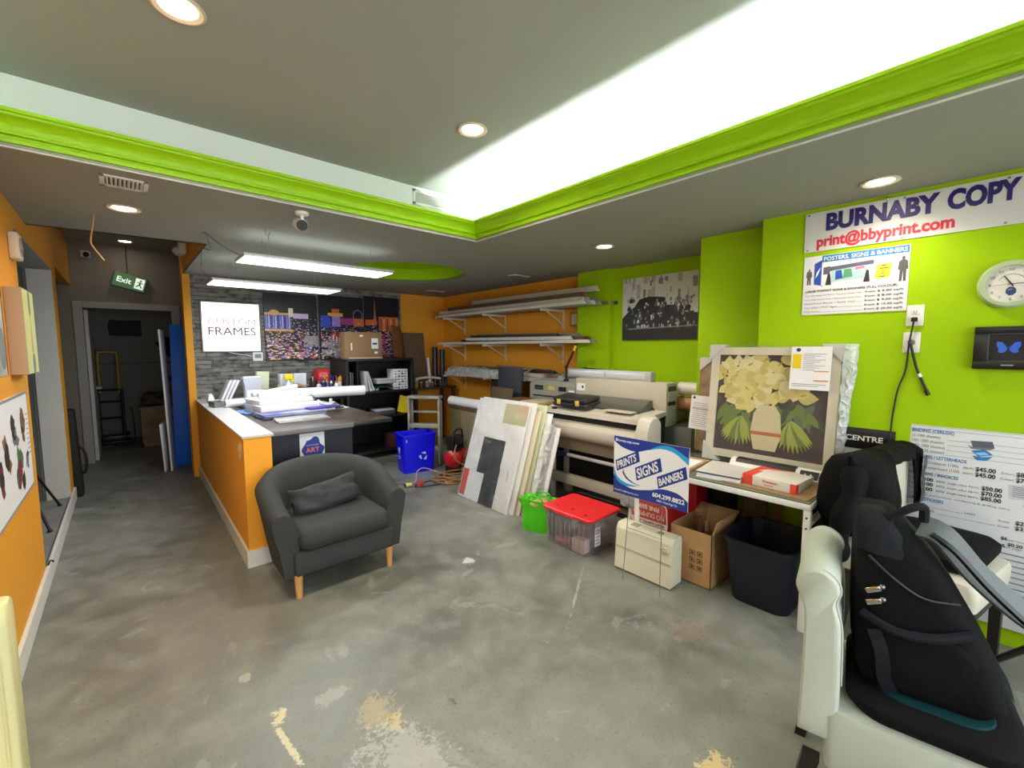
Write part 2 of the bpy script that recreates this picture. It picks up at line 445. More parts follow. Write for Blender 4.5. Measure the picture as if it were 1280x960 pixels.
# half wall beside the desk
b = B()
b.prism([(0.605, 3.55), (0.785, 3.55), (0.82, 6.6), (0.645, 6.6)], (0, 0, 0), (1, 0, 0), (0, 1, 0), (0, 0, 1), 0.955, 0)
pt = [(0.0, 0.0), (0.05, 0.02), (0.09, -0.03), (0.13, -0.02), (0.15, -0.06), (0.10, -0.085), (0.07, -0.13), (0.03, -0.10), (0.0, -0.05)]
b.prism(pt, (0.604, 3.62, 0.90), (0.0109, 1, 0), (0, 0, 1), (-1, 0, 0), 0.0015, 1)
b.prism([(0, 0), (0.06, 0.01), (0.08, -0.03), (0.02, -0.045)], (0.617, 4.15, 0.88), (0.0109, 1, 0), (0, 0, 1), (-1, 0, 0), 0.0015, 1)
struct('wall_counter', b, [ORANGE, mat('torn_plaster', (220, 196, 150), 0.9)])
b = B(); b.prism([(0.597, 3.54), (0.80, 3.54), (0.83, 6.6), (0.637, 6.6)], (0, 0, 0.955), (1, 0, 0), (0, 1, 0), (0, 0, 1), 0.015, 0)
struct('trim_1', b, mat('white_ledge', (214, 212, 206), 0.4, var=0.6, vscale=3.5, rgb2=(170, 160, 160)))
b = B(); b.prism([(0.590, 3.535), (0.800, 3.535), (0.80, 3.55), (0.605, 3.55), (0.645, 6.6), (0.630, 6.6)], (0, 0, 0), (1, 0, 0), (0, 1, 0), (0, 0, 1), 0.125, 0)
struct('baseboard_counter', b, TRIMW)
b = B(); b.box(-0.472, -0.452, 2.2, 6.5, 0, 0.125, 0, 0.004)
struct('baseboard_left', b, TRIMW)
b = B()   # doorway casing at the corridor end
for (x0, x1, z0, z1) in ((-0.47, -0.372, 0, 2.25), (0.58, 0.68, 0, 2.25), (-0.372, 0.58, 2.16, 2.25)): b.box(x0, x1, 8.325, 8.35, z0, z1, 0, 0.004)
struct('trim_2', b, mat('door_casing_paint', (160, 154, 144), 0.5))
b = B(); b.box(-0.372, -0.33, 8.47, 9.25, 0.01, 2.14, 0, 0.003)
b.cyl((-0.33, 9.18, 1.0), (-0.27, 9.18, 1.0), 0.02)
d1 = struct('door_1', b, mat('door_leaf_paint', (200, 198, 190), 0.5))
b = B()   # room behind
b.box(-1.3, 1.7, 10.4, 10.5, 0, 2.7); b.box(-1.4, -1.3, 8.45, 10.5, 0, 2.7); b.box(1.6, 1.7, 8.45, 10.5, 0, 2.7)
struct('wall_storeroom', b, mat('storeroom_paint', (128, 130, 124), 0.7))

# ---- ceilings
TX0, TX1, TY0, TY1 = -1.0, 2.28, -1.3, 2.985
circ = ellipse(2.6, 4.8, 0.70, 0.70, 48)
outer = [(-1.98, -1.75), (4.42, -1.75), (4.42, 6.8), (0.6, 6.8), (0.6, 4.63), (-0.56, 4.76), (-1.98, 4.76)]
tray = [(TX0, TY0), (TX1, TY0), (TX1, TY1), (TX0, TY1)]
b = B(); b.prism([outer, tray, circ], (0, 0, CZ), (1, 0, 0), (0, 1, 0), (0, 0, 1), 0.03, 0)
struct('ceiling', b, mat('ceiling_lower_dimmed_white', (146, 148, 134), 0.8, bump=0.04, bscale=200))  # darker than the raised ceiling's paint: its weaker light is put into the colour
b = B()
UX0, UX1, UY0, UY1, UZ = TX0 - 0.15, TX1 + 0.15, TY0 - 0.1, TY1 + 0.16, 2.875
b.box(UX0, UX1, UY0, UY1, UZ, UZ + 0.04)
zb = CZ + 0.0295
b.box(UX0 - 0.03, UX0, UY0, UY1, zb, UZ, 1); b.box(UX1, UX1 + 0.03, UY0, UY1, zb, UZ, 1); b.box(UX0, UX1, UY1, UY1 + 0.03, zb, UZ, 1); b.box(UX0, UX1, UY0 - 0.03, UY0, zb, UZ, 1)
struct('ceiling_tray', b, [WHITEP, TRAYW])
b = B(); b.box(-1.6, 0.95, 4.6, 8.45, 3.06, 3.10); b.prism([(-0.56, 4.76), (0.6, 4.63), (0.6, 4.60), (-0.56, 4.73)], (0, 0, CZ), (1, 0, 0), (0, 1, 0), (0, 0, 1), 0.56)
struct('ceiling_corridor', b, WHITEP)
b = B(); b.box(-1.4, 1.7, 8.45, 10.5, 2.7, 2.74)
struct('ceiling_storeroom', b, WHITEP)
b = B()   # round lime recess in the ceiling
ring0 = [(x, y, CZ - 0.001) for x, y in ellipse(2.6, 4.8, 0.70, 0.70, 48)]; ring1 = [(x, y, CZ + 0.17) for x, y in ellipse(2.6, 4.8, 0.70, 0.70, 48)]
b.loft([ring0, ring1], 0, False); b.prism(ellipse(2.6, 4.8, 0.70, 0.70, 48), (0, 0, CZ + 0.17), (1, 0, 0), (0, 1, 0), (0, 0, 1), 0.01)
struct('ceiling_round', b, GREEN, True)

# crown moulding round the tray: profile swept with mitred corners; u = into the tray, z up
prof = [(0.0, -0.006), (-0.012, -0.006), (-0.012, 0.012), (0.0, 0.012), (0.012, 0.014), (0.016, 0.03), (0.008, 0.034), (0.008, 0.044), (0.024, 0.047), (0.028, 0.056),
        (0.020, 0.060), (0.022, 0.075), (0.032, 0.092), (0.048, 0.106), (0.066, 0.114), (0.070, 0.124), (0.078, 0.126), (0.078, 0.142), (0.060, 0.146), (0.030, 0.12), (-0.012, 0.06), (-0.012, 0.03)]
corners = [(TX0, TY0, 1, 1), (TX1, TY0, -1, 1), (TX1, TY1, -1, -1), (TX0, TY1, 1, -1)]
b = B()
rings = [[Vector((x + sx * u, y + sy * u, CZ + z)) for u, z in prof] for x, y, sx, sy in corners]
for i in range(4):
    r0, r1 = rings[i], rings[(i + 1) % 4]; n = len(prof)
    vs0 = [b.bm.verts.new(p) for p in r0]; vs1 = [b.bm.verts.new(p) for p in r1]
    for j in range(n):
        k = (j + 1) % n
        b.bm.faces.new((vs0[j], vs0[k], vs1[k], vs1[j])).material_index = 1 if j in (0, 1, 2, n - 1, n - 2) else 0
struct('trim_3', b, [CROWN, TRIMW], True, 25)

# ================================================================ lamps
def lamp(name, kind, loc, energy, size=0.1, sy=None, rgb=(255, 255, 255), rot=(0, 0, 0), spread=None, blend=None, angle=None, shadow_soft=None):
    l = bpy.data.lights.new(name, kind); l.energy = energy; l.color = lin(rgb)[:3]
    if kind == 'AREA':
        l.shape = 'RECTANGLE' if sy else 'DISK'; l.size = size
        if sy: l.size_y = sy
        if spread: l.spread = R(spread)
    elif kind == 'SPOT':
        l.spot_size = R(angle or 120); l.spot_blend = blend if blend is not None else 0.6; l.shadow_soft_size = size
    else: l.shadow_soft_size = size
    o = bpy.data.objects.new(name, l); COL.objects.link(o); o.location = loc; o.rotation_euler = [R(a) for a in rot]
    return o

LENS_W = emit('warm_lamp_lens', (255, 224, 190), 14.0)
LENS_C = emit('cool_lamp_lens', (255, 246, 232), 14.0)
RING = mat('downlight_trim', (214, 196, 170), 0.4)
LAMPS = [
    (0.23, 2.12, UZ, LENS_W, 'round recessed light in the raised ceiling nearest the camera', (255, 238, 216), 52),
    (1.60, 2.12, UZ, LENS_W, 'round recessed light in the raised ceiling above the grey armchair side', (255, 238, 216), 50),
    (3.25, 2.38, CZ, LENS_C, 'round recessed light in the lower ceiling before the black and white picture', (255, 240, 220), 32),
    (3.13, 0.47, CZ, LENS_C, 'round recessed light in the lower ceiling above the large lettered banner', (255, 240, 220), 16),
    (0.06, 3.79, CZ, LENS_W, 'round recessed light in the lower ceiling beside the square vent', (255, 222, 184), 8),
    (0.11, 8.0, 3.06, LENS_C, 'small recessed light at the dark corridor end above the exit sign', (255, 240, 220), 0.5),
]
for x, y, z, mt, lab, c, e in LAMPS:
    t = thing('downlight', lab, 'ceiling light', (x, y, z))
    B().lathe([(0.085, 0.0), (0.088, -0.006), (0.078, -0.010), (0.062, -0.004), (0.062, 0.0)], seg=28, caps=False).build('trim_ring', RING, t)
    B().lathe([(0.0005, -0.003), (0.063, -0.003)], seg=28, caps=False).build('lens', mt, t)
    lamp('downlight_beam', 'SPOT', (x, y, z - 0.03), e, 0.06, rgb=c, angle=150, blend=0.8)

# strip lights hidden in the cove behind the crown moulding
def strip(name, lab, x, y0, y1, e):
    t = thing(name, lab, 'strip light', (x, 0, 0))
    B().box(-0.015, 0.015, y0, y1, CZ + 0.045, CZ + 0.06).build('rail', WHITE, t)
    B().box(-0.010, 0.010, y0, y1, CZ + 0.06, CZ + 0.066).build('diode_tape', emit('cove_strip_diodes', (236, 250, 255), e), t)
strip('cove_strip_light', 'white strip light hidden behind the lime moulding on the banner side', TX1 + 0.085, TY0 + 0.1, TY1 - 0.12, 320)
strip('cove_strip_light', 'white strip light hidden behind the lime moulding on the corridor side', TX0 - 0.085, TY0 + 0.1, TY1 - 0.12, 320)

# suspended light panels over the desk
def panel(cx, cy, z, L_, W_, lab, cord):
    t = thing('light_panel', lab, 'ceiling light', (cx, cy, z))
    h = B().box(-L_ / 2, L_ / 2, -W_ / 2, W_ / 2, 0.004, 0.03, 0, 0.004)
    h.box(-0.30, 0.30, -0.05, 0.05, 0.03, 0.055, 0, 0.004)
    h.build('housing', mat('lamp_housing', (206, 208, 208), 0.4, 0.3), t)
    B().box(-L_ / 2 + 0.012, L_ / 2 - 0.012, -W_ / 2 + 0.012, W_ / 2 - 0.012, 0, 0.0045).build('diffuser', emit('lamp_diffuser', (244, 250, 255), 2.4), t)
    for sx in (-0.42, 0.42):
        for sy in (-0.1, 0.1):
            B().tube([(sx * L_ / 1.22, sy, 0.03), (sx * L_ / 1.22, sy, CZ - z)], 0.0022, 6).build('wire', mat('steel_wire', (160, 160, 156), 0.3, 0.9), t)
    if cord: B().tube(cord, 0.004, 6, smooth=8).build('power_cord', mat('grey_cord', (110, 108, 104), 0.5), t)
    lamp('added_ceiling_fill', 'AREA', (cx, cy, z + 0.06), 1.0, L_ * 0.95, W_ * 0.95, (240, 248, 255), (180, 0, 0))  # added fill for the ceiling above; stands in for light bounced off the desk
    lamp('light_panel_glow', 'AREA', (cx, cy, z - 0.012), 11, L_ * 0.95, W_ * 0.9, (240, 248, 255))
panel(1.33, 3.99, 2.295, 1.22, 0.36, 'long flat light panel hung over the desk front edge, wide glowing face', [(-0.6, 0, 0.03), (-0.72, 0.1, 0.12), (-0.80, 0.16, 0.20), (-0.82, 0.24, 0.205)])
panel(1.28, 5.20, 2.245, 1.22, 0.42, 'long light panel hung further back, before the stone wall', [(-0.6, 0, 0.03), (-0.66, 0.0, 0.12), (-0.70, -0.3, 0.10), (-0.72, -0.6, 0.2), (-0.70, -0.9, 0.16), (-0.74, -1.0, 0.255)])

# daylight from the shop front
w = bpy.data.worlds.new('daylight'); SC.world = w; w.use_nodes = True
bg = w.node_tree.nodes['Background']; bg.inputs[0].default_value = (0.62, 0.72, 0.86, 1); bg.inputs[1].default_value = 0.45
lamp('shopfront_daylight', 'AREA', (0.77, -1.55, 1.45), 62, 5.1, 2.0, (244, 248, 250), (74, 0, 0), spread=150)

# ================================================================ camera
cd = bpy.data.cameras.new('camera'); cam = bpy.data.objects.new('camera', cd); COL.objects.link(cam); SC.camera = cam
cd.sensor_width = 36.0; cd.lens = 36.0 * 540 / 1280; cd.clip_start = 0.02
yaw, pitch, roll = R(41.95), R(4.8), R(0.15)
cam.location = (0, 0, 1.6)
fw = Vector((math.sin(yaw) * math.cos(pitch), math.cos(yaw) * math.cos(pitch), -math.sin(pitch)))
rt = Vector((math.cos(yaw), -math.sin(yaw), 0)); dn = fw.cross(rt)
r2 = rt * math.cos(roll) + dn * math.sin(roll); d2 = fw.cross(r2)
Mc = Matrix((( r2.x, -d2.x, -fw.x), (r2.y, -d2.y, -fw.y), (r2.z, -d2.z, -fw.z)))
cam.rotation_euler = Mc.to_euler()
SC.view_settings.view_transform = 'Standard'; SC.view_settings.look = 'None'
SC.view_settings.exposure = 0.8; SC.view_settings.gamma = 1.0; SC.view_settings.use_curve_mapping = False
SC.cycles.max_bounces = 8; SC.cycles.diffuse_bounces = 5; SC.cycles.transparent_max_bounces = 16
SC.cycles.use_denoising = True; SC.cycles.sample_clamp_indirect = 6.0
# ================================================================ ceiling and left-wall fittings
GREYP = mat('grey_plastic', (128, 128, 124), 0.5)
LGREY = mat('light_grey_plastic', (198, 198, 192), 0.45)
CARD = mat('brown_cardboard', (150, 118, 82), 0.85, var=0.25, vscale=5)
CARD2 = mat('dull_brown_board', (104, 84, 62), 0.8, var=0.25, vscale=5)
CHROME = mat('bright_metal', (200, 200, 200), 0.22, 1.0)
STEEL = mat('dull_steel', (140, 140, 136), 0.4, 0.9)
PAPER = mat('white_paper', (238, 238, 240), 0.6)
INK = mat('dark_ink', (52, 52, 58), 0.7)
NAVY = mat('navy_ink', (30, 26, 104), 0.5)
RED = mat('red_ink', (206, 34, 48), 0.5)

def vent(name, lab, loc, w, h, rz, rx, slats, wood=False):
    t = thing(name, lab, 'vent', loc, rz, rx=rx)     # local: lies in xz, faces -y
    f = B()
    for (x0, x1, z0, z1) in ((-w / 2, w / 2, h / 2 - 0.022, h / 2), (-w / 2, w / 2, -h / 2, -h / 2 + 0.022), (-w / 2, -w / 2 + 0.022, -h / 2, h / 2), (w / 2 - 0.022, w / 2, -h / 2, h / 2)):
        f.box(x0, x1, -0.008, 0.0, z0, z1, 0, 0.002)
    f.build('frame', TRIMW, t)
    B().box(-w / 2 + 0.01, w / 2 - 0.01, -0.0015, 0, -h / 2 + 0.01, h / 2 - 0.01).build('backing', mat('vent_shadow_grey', (70, 70, 66), 0.8), t)
    s = B(); n = slats
    for i in range(n):
        x = -w / 2 + 0.03 + (w - 0.06) * i / (n - 1)
        s.obox((x, -0.006, 0), (0.0035, 0.014, h - 0.044), (0, 0, R(35)))
    s.build('slat', TRIMW, t)
    return t
vent('air_vent', 'white louvred vent on the end face of the raised ceiling near its corner', (1.925, TY1 + 0.159, 2.795), 0.30, 0.12, 0, 0, 18)
vent('ceiling_vent', 'square grey vent in the lower ceiling above the corridor entrance', (0.06, 3.22, CZ - 0.0005), 0.20, 0.20, 0, 90, 9)
for x, y, lab in ((3.76, 4.05, 'slim ceiling diffuser near the wall shelves, nearer the camera'), (3.75, 6.0, 'slim ceiling diffuser near the back corner above the shelves')):
    t = thing('ceiling_diffuser', lab, 'vent', (x, y, CZ - 0.0005))
    B().box(-0.14, 0.14, -0.06, 0.06, -0.010, 0, 0, 0.003).build('frame', LGREY, t)
    d = B()
    for k in range(4): d.box(-0.12, 0.12, -0.045 + k * 0.025, -0.035 + k * 0.025, -0.0112, -0.0095)
    d.build('slot', mat('vent_shadow_grey', (70, 70, 66), 0.8), t)

t = thing('security_camera', 'white bullet security camera with black face under the lower ceiling', 'camera', (0.94, 3.13, CZ))
B().lathe([(0.001, 0), (0.042, 0), (0.042, -0.014), (0.030, -0.022), (0.001, -0.022)], seg=24).build('mount', WHITE, t)
B().tube([(0, 0, -0.02), (0, 0, -0.05), (0, -0.01, -0.075)], 0.011, 10).build('arm', WHITE, t)
B().cyl((0.0, 0.08, -0.055), (-0.02, -0.06, -0.10), 0.037, seg=24).build('housing', WHITE, t)
B().cyl((-0.02, -0.058, -0.0995), (-0.021, -0.066, -0.1022), 0.035, seg=24).build('face', BLACK, t)
tag(B().tube([(-0.09, 4.1, CZ), (-0.10, 4.1, 2.42), (-0.115, 4.1, 2.33), (-0.108, 4.1, 2.29), (-0.055, 4.1, 2.20)], 0.0045, 7, smooth=5).build('ceiling_wire', mat('tan_wire', (190, 150, 100), 0.5)),
    'bare tan wire dangling from the lower ceiling over the corridor entrance', 'wire')
t = thing('ceiling_hook', 'small steel hook screwed into the ceiling beside the hung light panel', 'hook', (0.86, 3.75, CZ))
B().tube([(0, 0, 0), (0, 0, -0.03), (0.014, 0, -0.045), (0.028, 0, -0.03), (0.026, 0, -0.02)], 0.003, 6, smooth=4).build('hook', STEEL, t)

t = thing('alarm_siren', 'cream square alarm siren high on the orange wall near the recess', 'alarm', (-0.47, 4.02, 2.22), 90)
B().box(-0.07, 0.07, -0.045, 0, -0.08, 0.08, 0, 0.012).build('case', mat('cream_plastic', (220, 206, 184), 0.5), t)
g = B(); M = Matrix.Rotation(R(90), 4, 'X')
for r in (0.05, 0.036, 0.022): g.lathe([(r, 0.044), (r + 0.006, 0.048), (r + 0.009, 0.044)], seg=24, M=M, caps=False)
g.build('grille', mat('siren_grille', (150, 140, 126), 0.5), t)

# posters and canvases on the left wall (rz = 90 turns their face to the room)
t = thing('art_print', 'white poster of small dark drawings on the orange wall, lower of the wall pieces', 'poster', (-0.469, 3.49, 1.04), 90)
B().box(-0.53, 0.53, -0.006, 0, -0.29, 0.30, 0).build('sheet', PAPER, t)
B().rect(-0.53, 0.53, -0.29, -0.275, -0.0062, 0).rect(-0.53, 0.53, 0.285, 0.30, -0.0062).rect(0.517, 0.53, -0.29, 0.3, -0.0062).build('edge_strip', mat('poster_edge_grey', (150, 152, 156), 0.5), t)
p = B(); rr = random.Random(3)
for cx, cz, s, ms in ((0.30, 0.13, 0.16, (0, 1)), (0.05, 0.10, 0.12, (2, 0)), (0.36, -0.10, 0.07, (0, 2)), (0.12, -0.12, 0.17, (3, 4, 0)), (-0.2, 0.02, 0.14, (1, 0)), (-0.38, -0.05, 0.11, (3, 0))):
    for k in range(9):
        a = rr.uniform(0, 6.28); d = rr.uniform(0, s * 0.7); q = rr.uniform(0.25, 0.6) * s
        pts = [(cx + d * math.cos(a) * 0.8 + q * rr.uniform(0.4, 1) * math.cos(2 * PI * i / 7), cz + d * math.sin(a) + q * rr.uniform(0.4, 1) * math.sin(2 * PI * i / 7)) for i in range(7)]
        p.flat(pts, -0.0063 - 0.0002 * k, rr.choice(ms))
for k in range(9): p.rect(0.43, 0.48 + rr.uniform(0, 0.03), 0.16 - k * 0.03, 0.166 - k * 0.03, -0.0062, 2)
p.build('print', [mat('drawing_black', (44, 36, 36), 0.6), mat('drawing_brown', (126, 90, 52), 0.6), mat('drawing_grey', (112, 112, 122), 0.6), mat('drawing_maroon', (120, 36, 60), 0.6), mat('drawing_green', (70, 110, 70), 0.6)], t)
def canvas(lab, y, z, w, h, d, face, side, marks):
    t = thing('wall_canvas', lab, 'canvas', (-0.47, y, z), 90)
    B().box(-w / 2, w / 2, -d, 0, -h / 2, h / 2, 0, 0.004).build('stretched_side', side, t)
    B().box(-w / 2 + 0.003, w / 2 - 0.003, -d - 0.001, -d, -h / 2 + 0.003, h / 2 - 0.003).build('painted_face', face, t)
    m = B()
    for poly in marks: m.flat(poly[1], -d - 0.0012, poly[0])
    m.build('brushwork', [mat('canvas_grey', (126, 130, 134), 0.7), mat('canvas_rose', (204, 160, 128), 0.7), mat('canvas_dark', (70, 60, 60), 0.7), mat('canvas_maroon', (126, 52, 40), 0.7)], t)
canvas('yellow-green canvas with pinkish side on the orange wall, nearer the recess', 3.845, 1.70, 0.39, 0.49, 0.07, mat('canvas_lime', (206, 214, 140), 0.7), mat('canvas_pink', (186, 156, 128), 0.7),
       [(0, ellipse(0.02, 0.17, 0.035, 0.08, 14)), (1, [(0.02, 0.1), (0.05, -0.05), (0.06, -0.12), (-0.01, -0.12), (0.0, -0.02)]), (0, ellipse(0.03, -0.19, 0.05, 0.07, 14))])
canvas('dark red edged canvas on the orange wall, cut by the photo edge', 3.0, 1.72, 0.42, 0.50, 0.05, mat('canvas_mixed', (150, 150, 140), 0.7, var=0.8, vscale=6, rgb2=(220, 224, 214)), mat('canvas_maroon', (126, 52, 40), 0.7),
       [(3, [(0.185, -0.247), (0.207, -0.247), (0.207, 0.247), (0.185, 0.247)]), (2, ellipse(-0.02, 0.05, 0.09, 0.12, 14)), (0, ellipse(0.12, -0.12, 0.07, 0.10, 14))])

# tripod standing on the raised recess floor
t = thing('tripod', 'black tripod standing on the raised floor of the recess', 'tripod', (-0.80, 5.35, 0.105))
B().cyl((0, 0, 0.30), (0, 0, 1.15), 0.016).build('centre_column', BLACK, t)
B().lathe([(0.001, 0), (0.03, 0.0), (0.035, 0.05), (0.03, 0.09), (0.001, 0.09)], (0, 0, 0.80)).build('collar', BLACK, t)
B().box(-0.06, 0.06, -0.04, 0.04, 1.15, 1.17, 0, 0.005).cyl((0, 0, 1.13), (0, 0, 1.16), 0.028).build('head', BLACK, t)
for dx, dy in ((0.27, 0.52), (0.275, -0.28), (-0.5, 0.1)):
    lg = B().cyl((dx * 0.04, dy * 0.04, 0.84), (dx * 0.6, dy * 0.6, 0.36), 0.013).cyl((dx * 0.58, dy * 0.58, 0.38), (dx, dy, 0.012), 0.010).build('leg', BLACK, t)
    B().sphere((dx, dy, 0.012), 0.018, 0.018, 0.012, seg=10).build('rubber_foot', BLACK, lg)
tag(B().tube([(-0.463, 4.23, 0.126), (-0.455, 4.25, 0.145), (-0.445, 4.27, 0.142), (-0.44, 4.27, 0.128)], 0.005, 6, smooth=4).build('wire_end', BLACK), 'short black wire end curling over the left baseboard', 'wire')
t = thing('carry_bag', 'tall narrow black carry bag with a strap leaning at the end of the left wall', 'bag', (-0.46, 6.56, 0), 0, ry=-1.5)
B().box(-0.05, 0.06, -0.05, 0.16, 0.0, 0.95, 0, 0.02, 3).build('body', mat('black_nylon', (22, 21, 21), 0.75, bump=0.2), t)
B().tube([(0.055, 0.0, 0.55), (0.10, -0.03, 0.50), (0.115, -0.05, 0.38), (0.09, -0.03, 0.26), (0.055, 0.0, 0.28)], 0.012, 8, smooth=6).build('strap', mat('black_nylon', (22, 21, 21), 0.75, bump=0.2), t)

# ================================================================ corridor end
t = thing('exit_sign', 'green lit exit sign hanging askew above the dark doorway', 'sign', (0.135, 8.30, 2.545), 0)
EG = mat('exit_green', (92, 140, 86), 0.4)
Rm = Matrix.Rotation(R(15), 4, 'Y')
B().box(-0.185, 0.185, -0.03, 0.045, -0.105, 0.105, 0, 0.006).xf(Rm).build('case', mat('exit_case', (112, 124, 104), 0.4), t)
B().box(-0.175, 0.175, -0.034, -0.029, -0.095, 0.095).xf(Rm).build('panel', emit('exit_panel_glow', (76, 116, 68), 0.25), t)
e = B()
e.text('Exit', -0.14, -0.03, 0.075, -0.0345, 0, bold=0.02)
e.rect(0.055, 0.155, -0.07, 0.08, -0.0345, 0)
e.flat(ellipse(0.112, 0.052, 0.013, 0.013, 12), -0.0355, 1)
for q in ([(0.10, 0.035), (0.122, 0.03), (0.118, -0.012), (0.096, -0.006)], [(0.096, -0.004), (0.116, -0.012), (0.142, -0.04), (0.130, -0.055)], [(0.098, 0.0), (0.108, -0.012), (0.082, -0.05), (0.068, -0.042)],
          [(0.102, 0.034), (0.106, 0.022), (0.076, 0.014), (0.074, 0.024)], [(0.120, 0.03), (0.122, 0.018), (0.145, 0.008), (0.147, 0.018)]): e.flat(q, -0.0355, 1)
e.xf(Rm).build('lettering', [emit('exit_white_glow', (226, 240, 224), 0.5), EG], t)
B().tube([(-0.02, 0.0, 0.10), (-0.02, 0.0, 0.5)], 0.004, 6).build('hanger', BLACK, t)
B().box(0.17, 0.183, -0.036, -0.03, -0.09, 0.1).xf(Rm).build('end_strip', mat('exit_edge_dark', (40, 60, 50), 0.4), t)

t = thing('dome_camera', 'small white camera with dark lens high on the corridor end wall', 'camera', (-0.30, 8.35, 2.88))
B().box(-0.05, 0.05, -0.04, 0, -0.04, 0.05, 0, 0.01).build('mount', LGREY, t)
B().sphere((0.01, -0.05, -0.005), 0.034, seg=14).build('lens', BLACK, t)
t = thing('emergency_light', 'white emergency lamp box high on the corridor side of the orange bulkhead', 'lamp', (0.60, 6.25, 2.72), -90)
B().box(-0.12, 0.12, -0.07, 0, -0.06, 0.06, 0, 0.01).build('case', mat('cream_plastic', (220, 206, 184), 0.5), t)
B().cyl((-0.07, -0.07, -0.01), (-0.07, -0.10, -0.03), 0.03, 0.038).build('lamp_head', LGREY, t)
B().cyl((0.07, -0.07, -0.01), (0.07, -0.10, -0.03), 0.03, 0.038).build('lamp_head', LGREY, t)

BLUEB = mat('blue_board', (0, 104, 220), 0.5)
tag(B().box(0, 0.40, 0, 0.03, 0, 1.93, 0, 0.002).build('blue_board', BLUEB, None, loc=(0.455, 7.42, 0), rot=(R(-1.5), R(1.0), 0)), 'tall blue foam board standing on edge by the dark doorway', 'board')
tag(B().box(-0.35, 0, 0, 0.02, 0, 1.84, 0, 0.002).build('white_board', PAPER, None, loc=(0.462, 7.44, 0.0), rot=(R(-1.2), R(0.8), R(80))), 'tall white foam board standing edge-on left of the blue board', 'board')
tag(B().box(-0.3, 0, 0, 0.02, 0, 0.62, 0, 0.002).build('white_board', PAPER, None, loc=(0.40, 7.44, 0.0), rot=(R(-2), 0, R(78))), 'short white board offcut at the foot of the tall white board', 'board')

# storeroom beyond the doorway
t = thing('hand_truck', 'black folding hand truck with yellow handle in the dark storeroom', 'hand truck', (-0.20, 10.0, 0), 0)
BT = mat('black_tube', (16, 16, 16), 0.4)
fr = B()
for x in (-0.15, 0.15): fr.tube([(x, 0, 0.06), (x, 0.03, 0.90)], 0.022, 10)
for z in (0.12, 0.42, 0.70, 0.90): fr.tube([(-0.15, 0.02, z), (0.15, 0.02, z)], 0.016, 8)
fr.build('frame', BT, t)
B().tube([(-0.12, 0.03, 0.85), (-0.12, 0.04, 1.48), (-0.08, 0.04, 1.54), (0.08, 0.04, 1.54), (0.12, 0.04, 1.48), (0.12, 0.03, 0.85)], 0.019, 10, smooth=4).build('handle', mat('yellow_tube', (196, 168, 52), 0.45), t)
B().box(-0.19, 0.19, -0.20, 0.0, 0.01, 0.04, 0, 0.006).box(-0.19, 0.19, -0.02, 0.02, 0.03, 0.11, 0, 0.004).build('toe_plate', BT, t)
for x in (-0.2, 0.2):
    B().cyl((x - 0.02, 0.06, 0.075), (x + 0.02, 0.06, 0.075), 0.075, seg=20).build('wheel', BT, t)
tag(B().tube([(0.06, 9.9, 0.6), (0.08, 9.85, 0.25), (0.05, 9.7, 0.012), (-0.12, 9.6, 0.012), (-0.2, 9.68, 0.012)], 0.008, 6, smooth=6).build('power_cable', BLACK), 'black cable trailing from the hand truck onto the storeroom floor', 'cable')
t = thing('wooden_crate', 'stained plywood crate on the storeroom floor', 'crate', (0.40, 9.40, 0))
B().box(-0.24, 0.24, -0.2, 0.2, 0.05, 0.62, 0, 0.004).build('body', mat('stained_plywood', (170, 140, 104), 0.7, var=0.7, vscale=5, rgb2=(120, 84, 56)), t)
B().box(-0.25, 0.25, -0.21, 0.21, 0.62, 0.645, 0, 0.003).build('lid', mat('pale_plywood', (150, 134, 108), 0.7), t)
B().box(-0.22, 0.22, -0.19, 0.19, 0, 0.05).build('plinth', mat('pale_plywood', (150, 134, 108), 0.7), t)
def lump(name, lab, cat, c, s, m, seed, extra=None):
    r = random.Random(seed); bb = B(); t = bmesh.new(); bmesh.ops.create_icosphere(t, subdivisions=3, radius=1)
    from mathutils import noise as nz
    for v in t.verts:
        k = 1 + 0.35 * nz.noise(v.co * 1.6 + Vector((seed * 3.1, 0, 0))) + 0.12 * nz.noise(v.co * 4 + Vector((0, seed, 0)))
        v.co = Vector((v.co.x * k * s[0], v.co.y * k * s[1], max(v.co.z * k, -0.8) * s[2] + 0.8 * s[2]))
    bb._take(t); o = bb.build(name, m, None, loc=c); return tag(o, lab, cat)
lump('tool_bag', 'dark slumped tool bag on top of the plywood crate', 'bag', (0.34, 9.40, 0.646), (0.16, 0.13, 0.13), mat('dark_canvas', (46, 42, 36), 0.8, var=0.6, vscale=12, rgb2=(120, 100, 70)), 2)
lump('orange_sack', 'orange and dark cloth sack heaped on the crate in the storeroom', 'bag', (0.60, 9.42, 0.646), (0.13, 0.13, 0.26), mat('orange_cloth', (150, 84, 30), 0.8, var=0.9, vscale=8, rgb2=(60, 30, 20)), 5)
t = thing('dark_picture', 'dark frameless picture on the storeroom wall above the hand truck', 'picture', (0.06, 10.399, 1.96))
B().flat([(-0.22, -0.12), (-0.1, -0.14), (0.05, -0.13), (0.22, -0.14), (0.22, 0.15), (0.0, 0.14), (-0.2, 0.15), (-0.23, 0.05)], 0, 0, 0.01).build('print', mat('dark_print', (22, 22, 28), 0.7, var=0.6, vscale=9, rgb2=(60, 60, 64)), t)
t = thing('storeroom_cloth', 'dark cloth hanging on the storeroom wall right of the dark picture', 'cloth', (0.62, 10.399, 1.68))
B().flat([(-0.16, 0.02), (0.0, 0.15), (0.12, 0.12), (0.14, -0.2), (0.03, -0.24), (-0.08, -0.1)], 0, 0, 0.03).build('fabric', mat('dark_cloth', (28, 28, 32), 0.9), t)
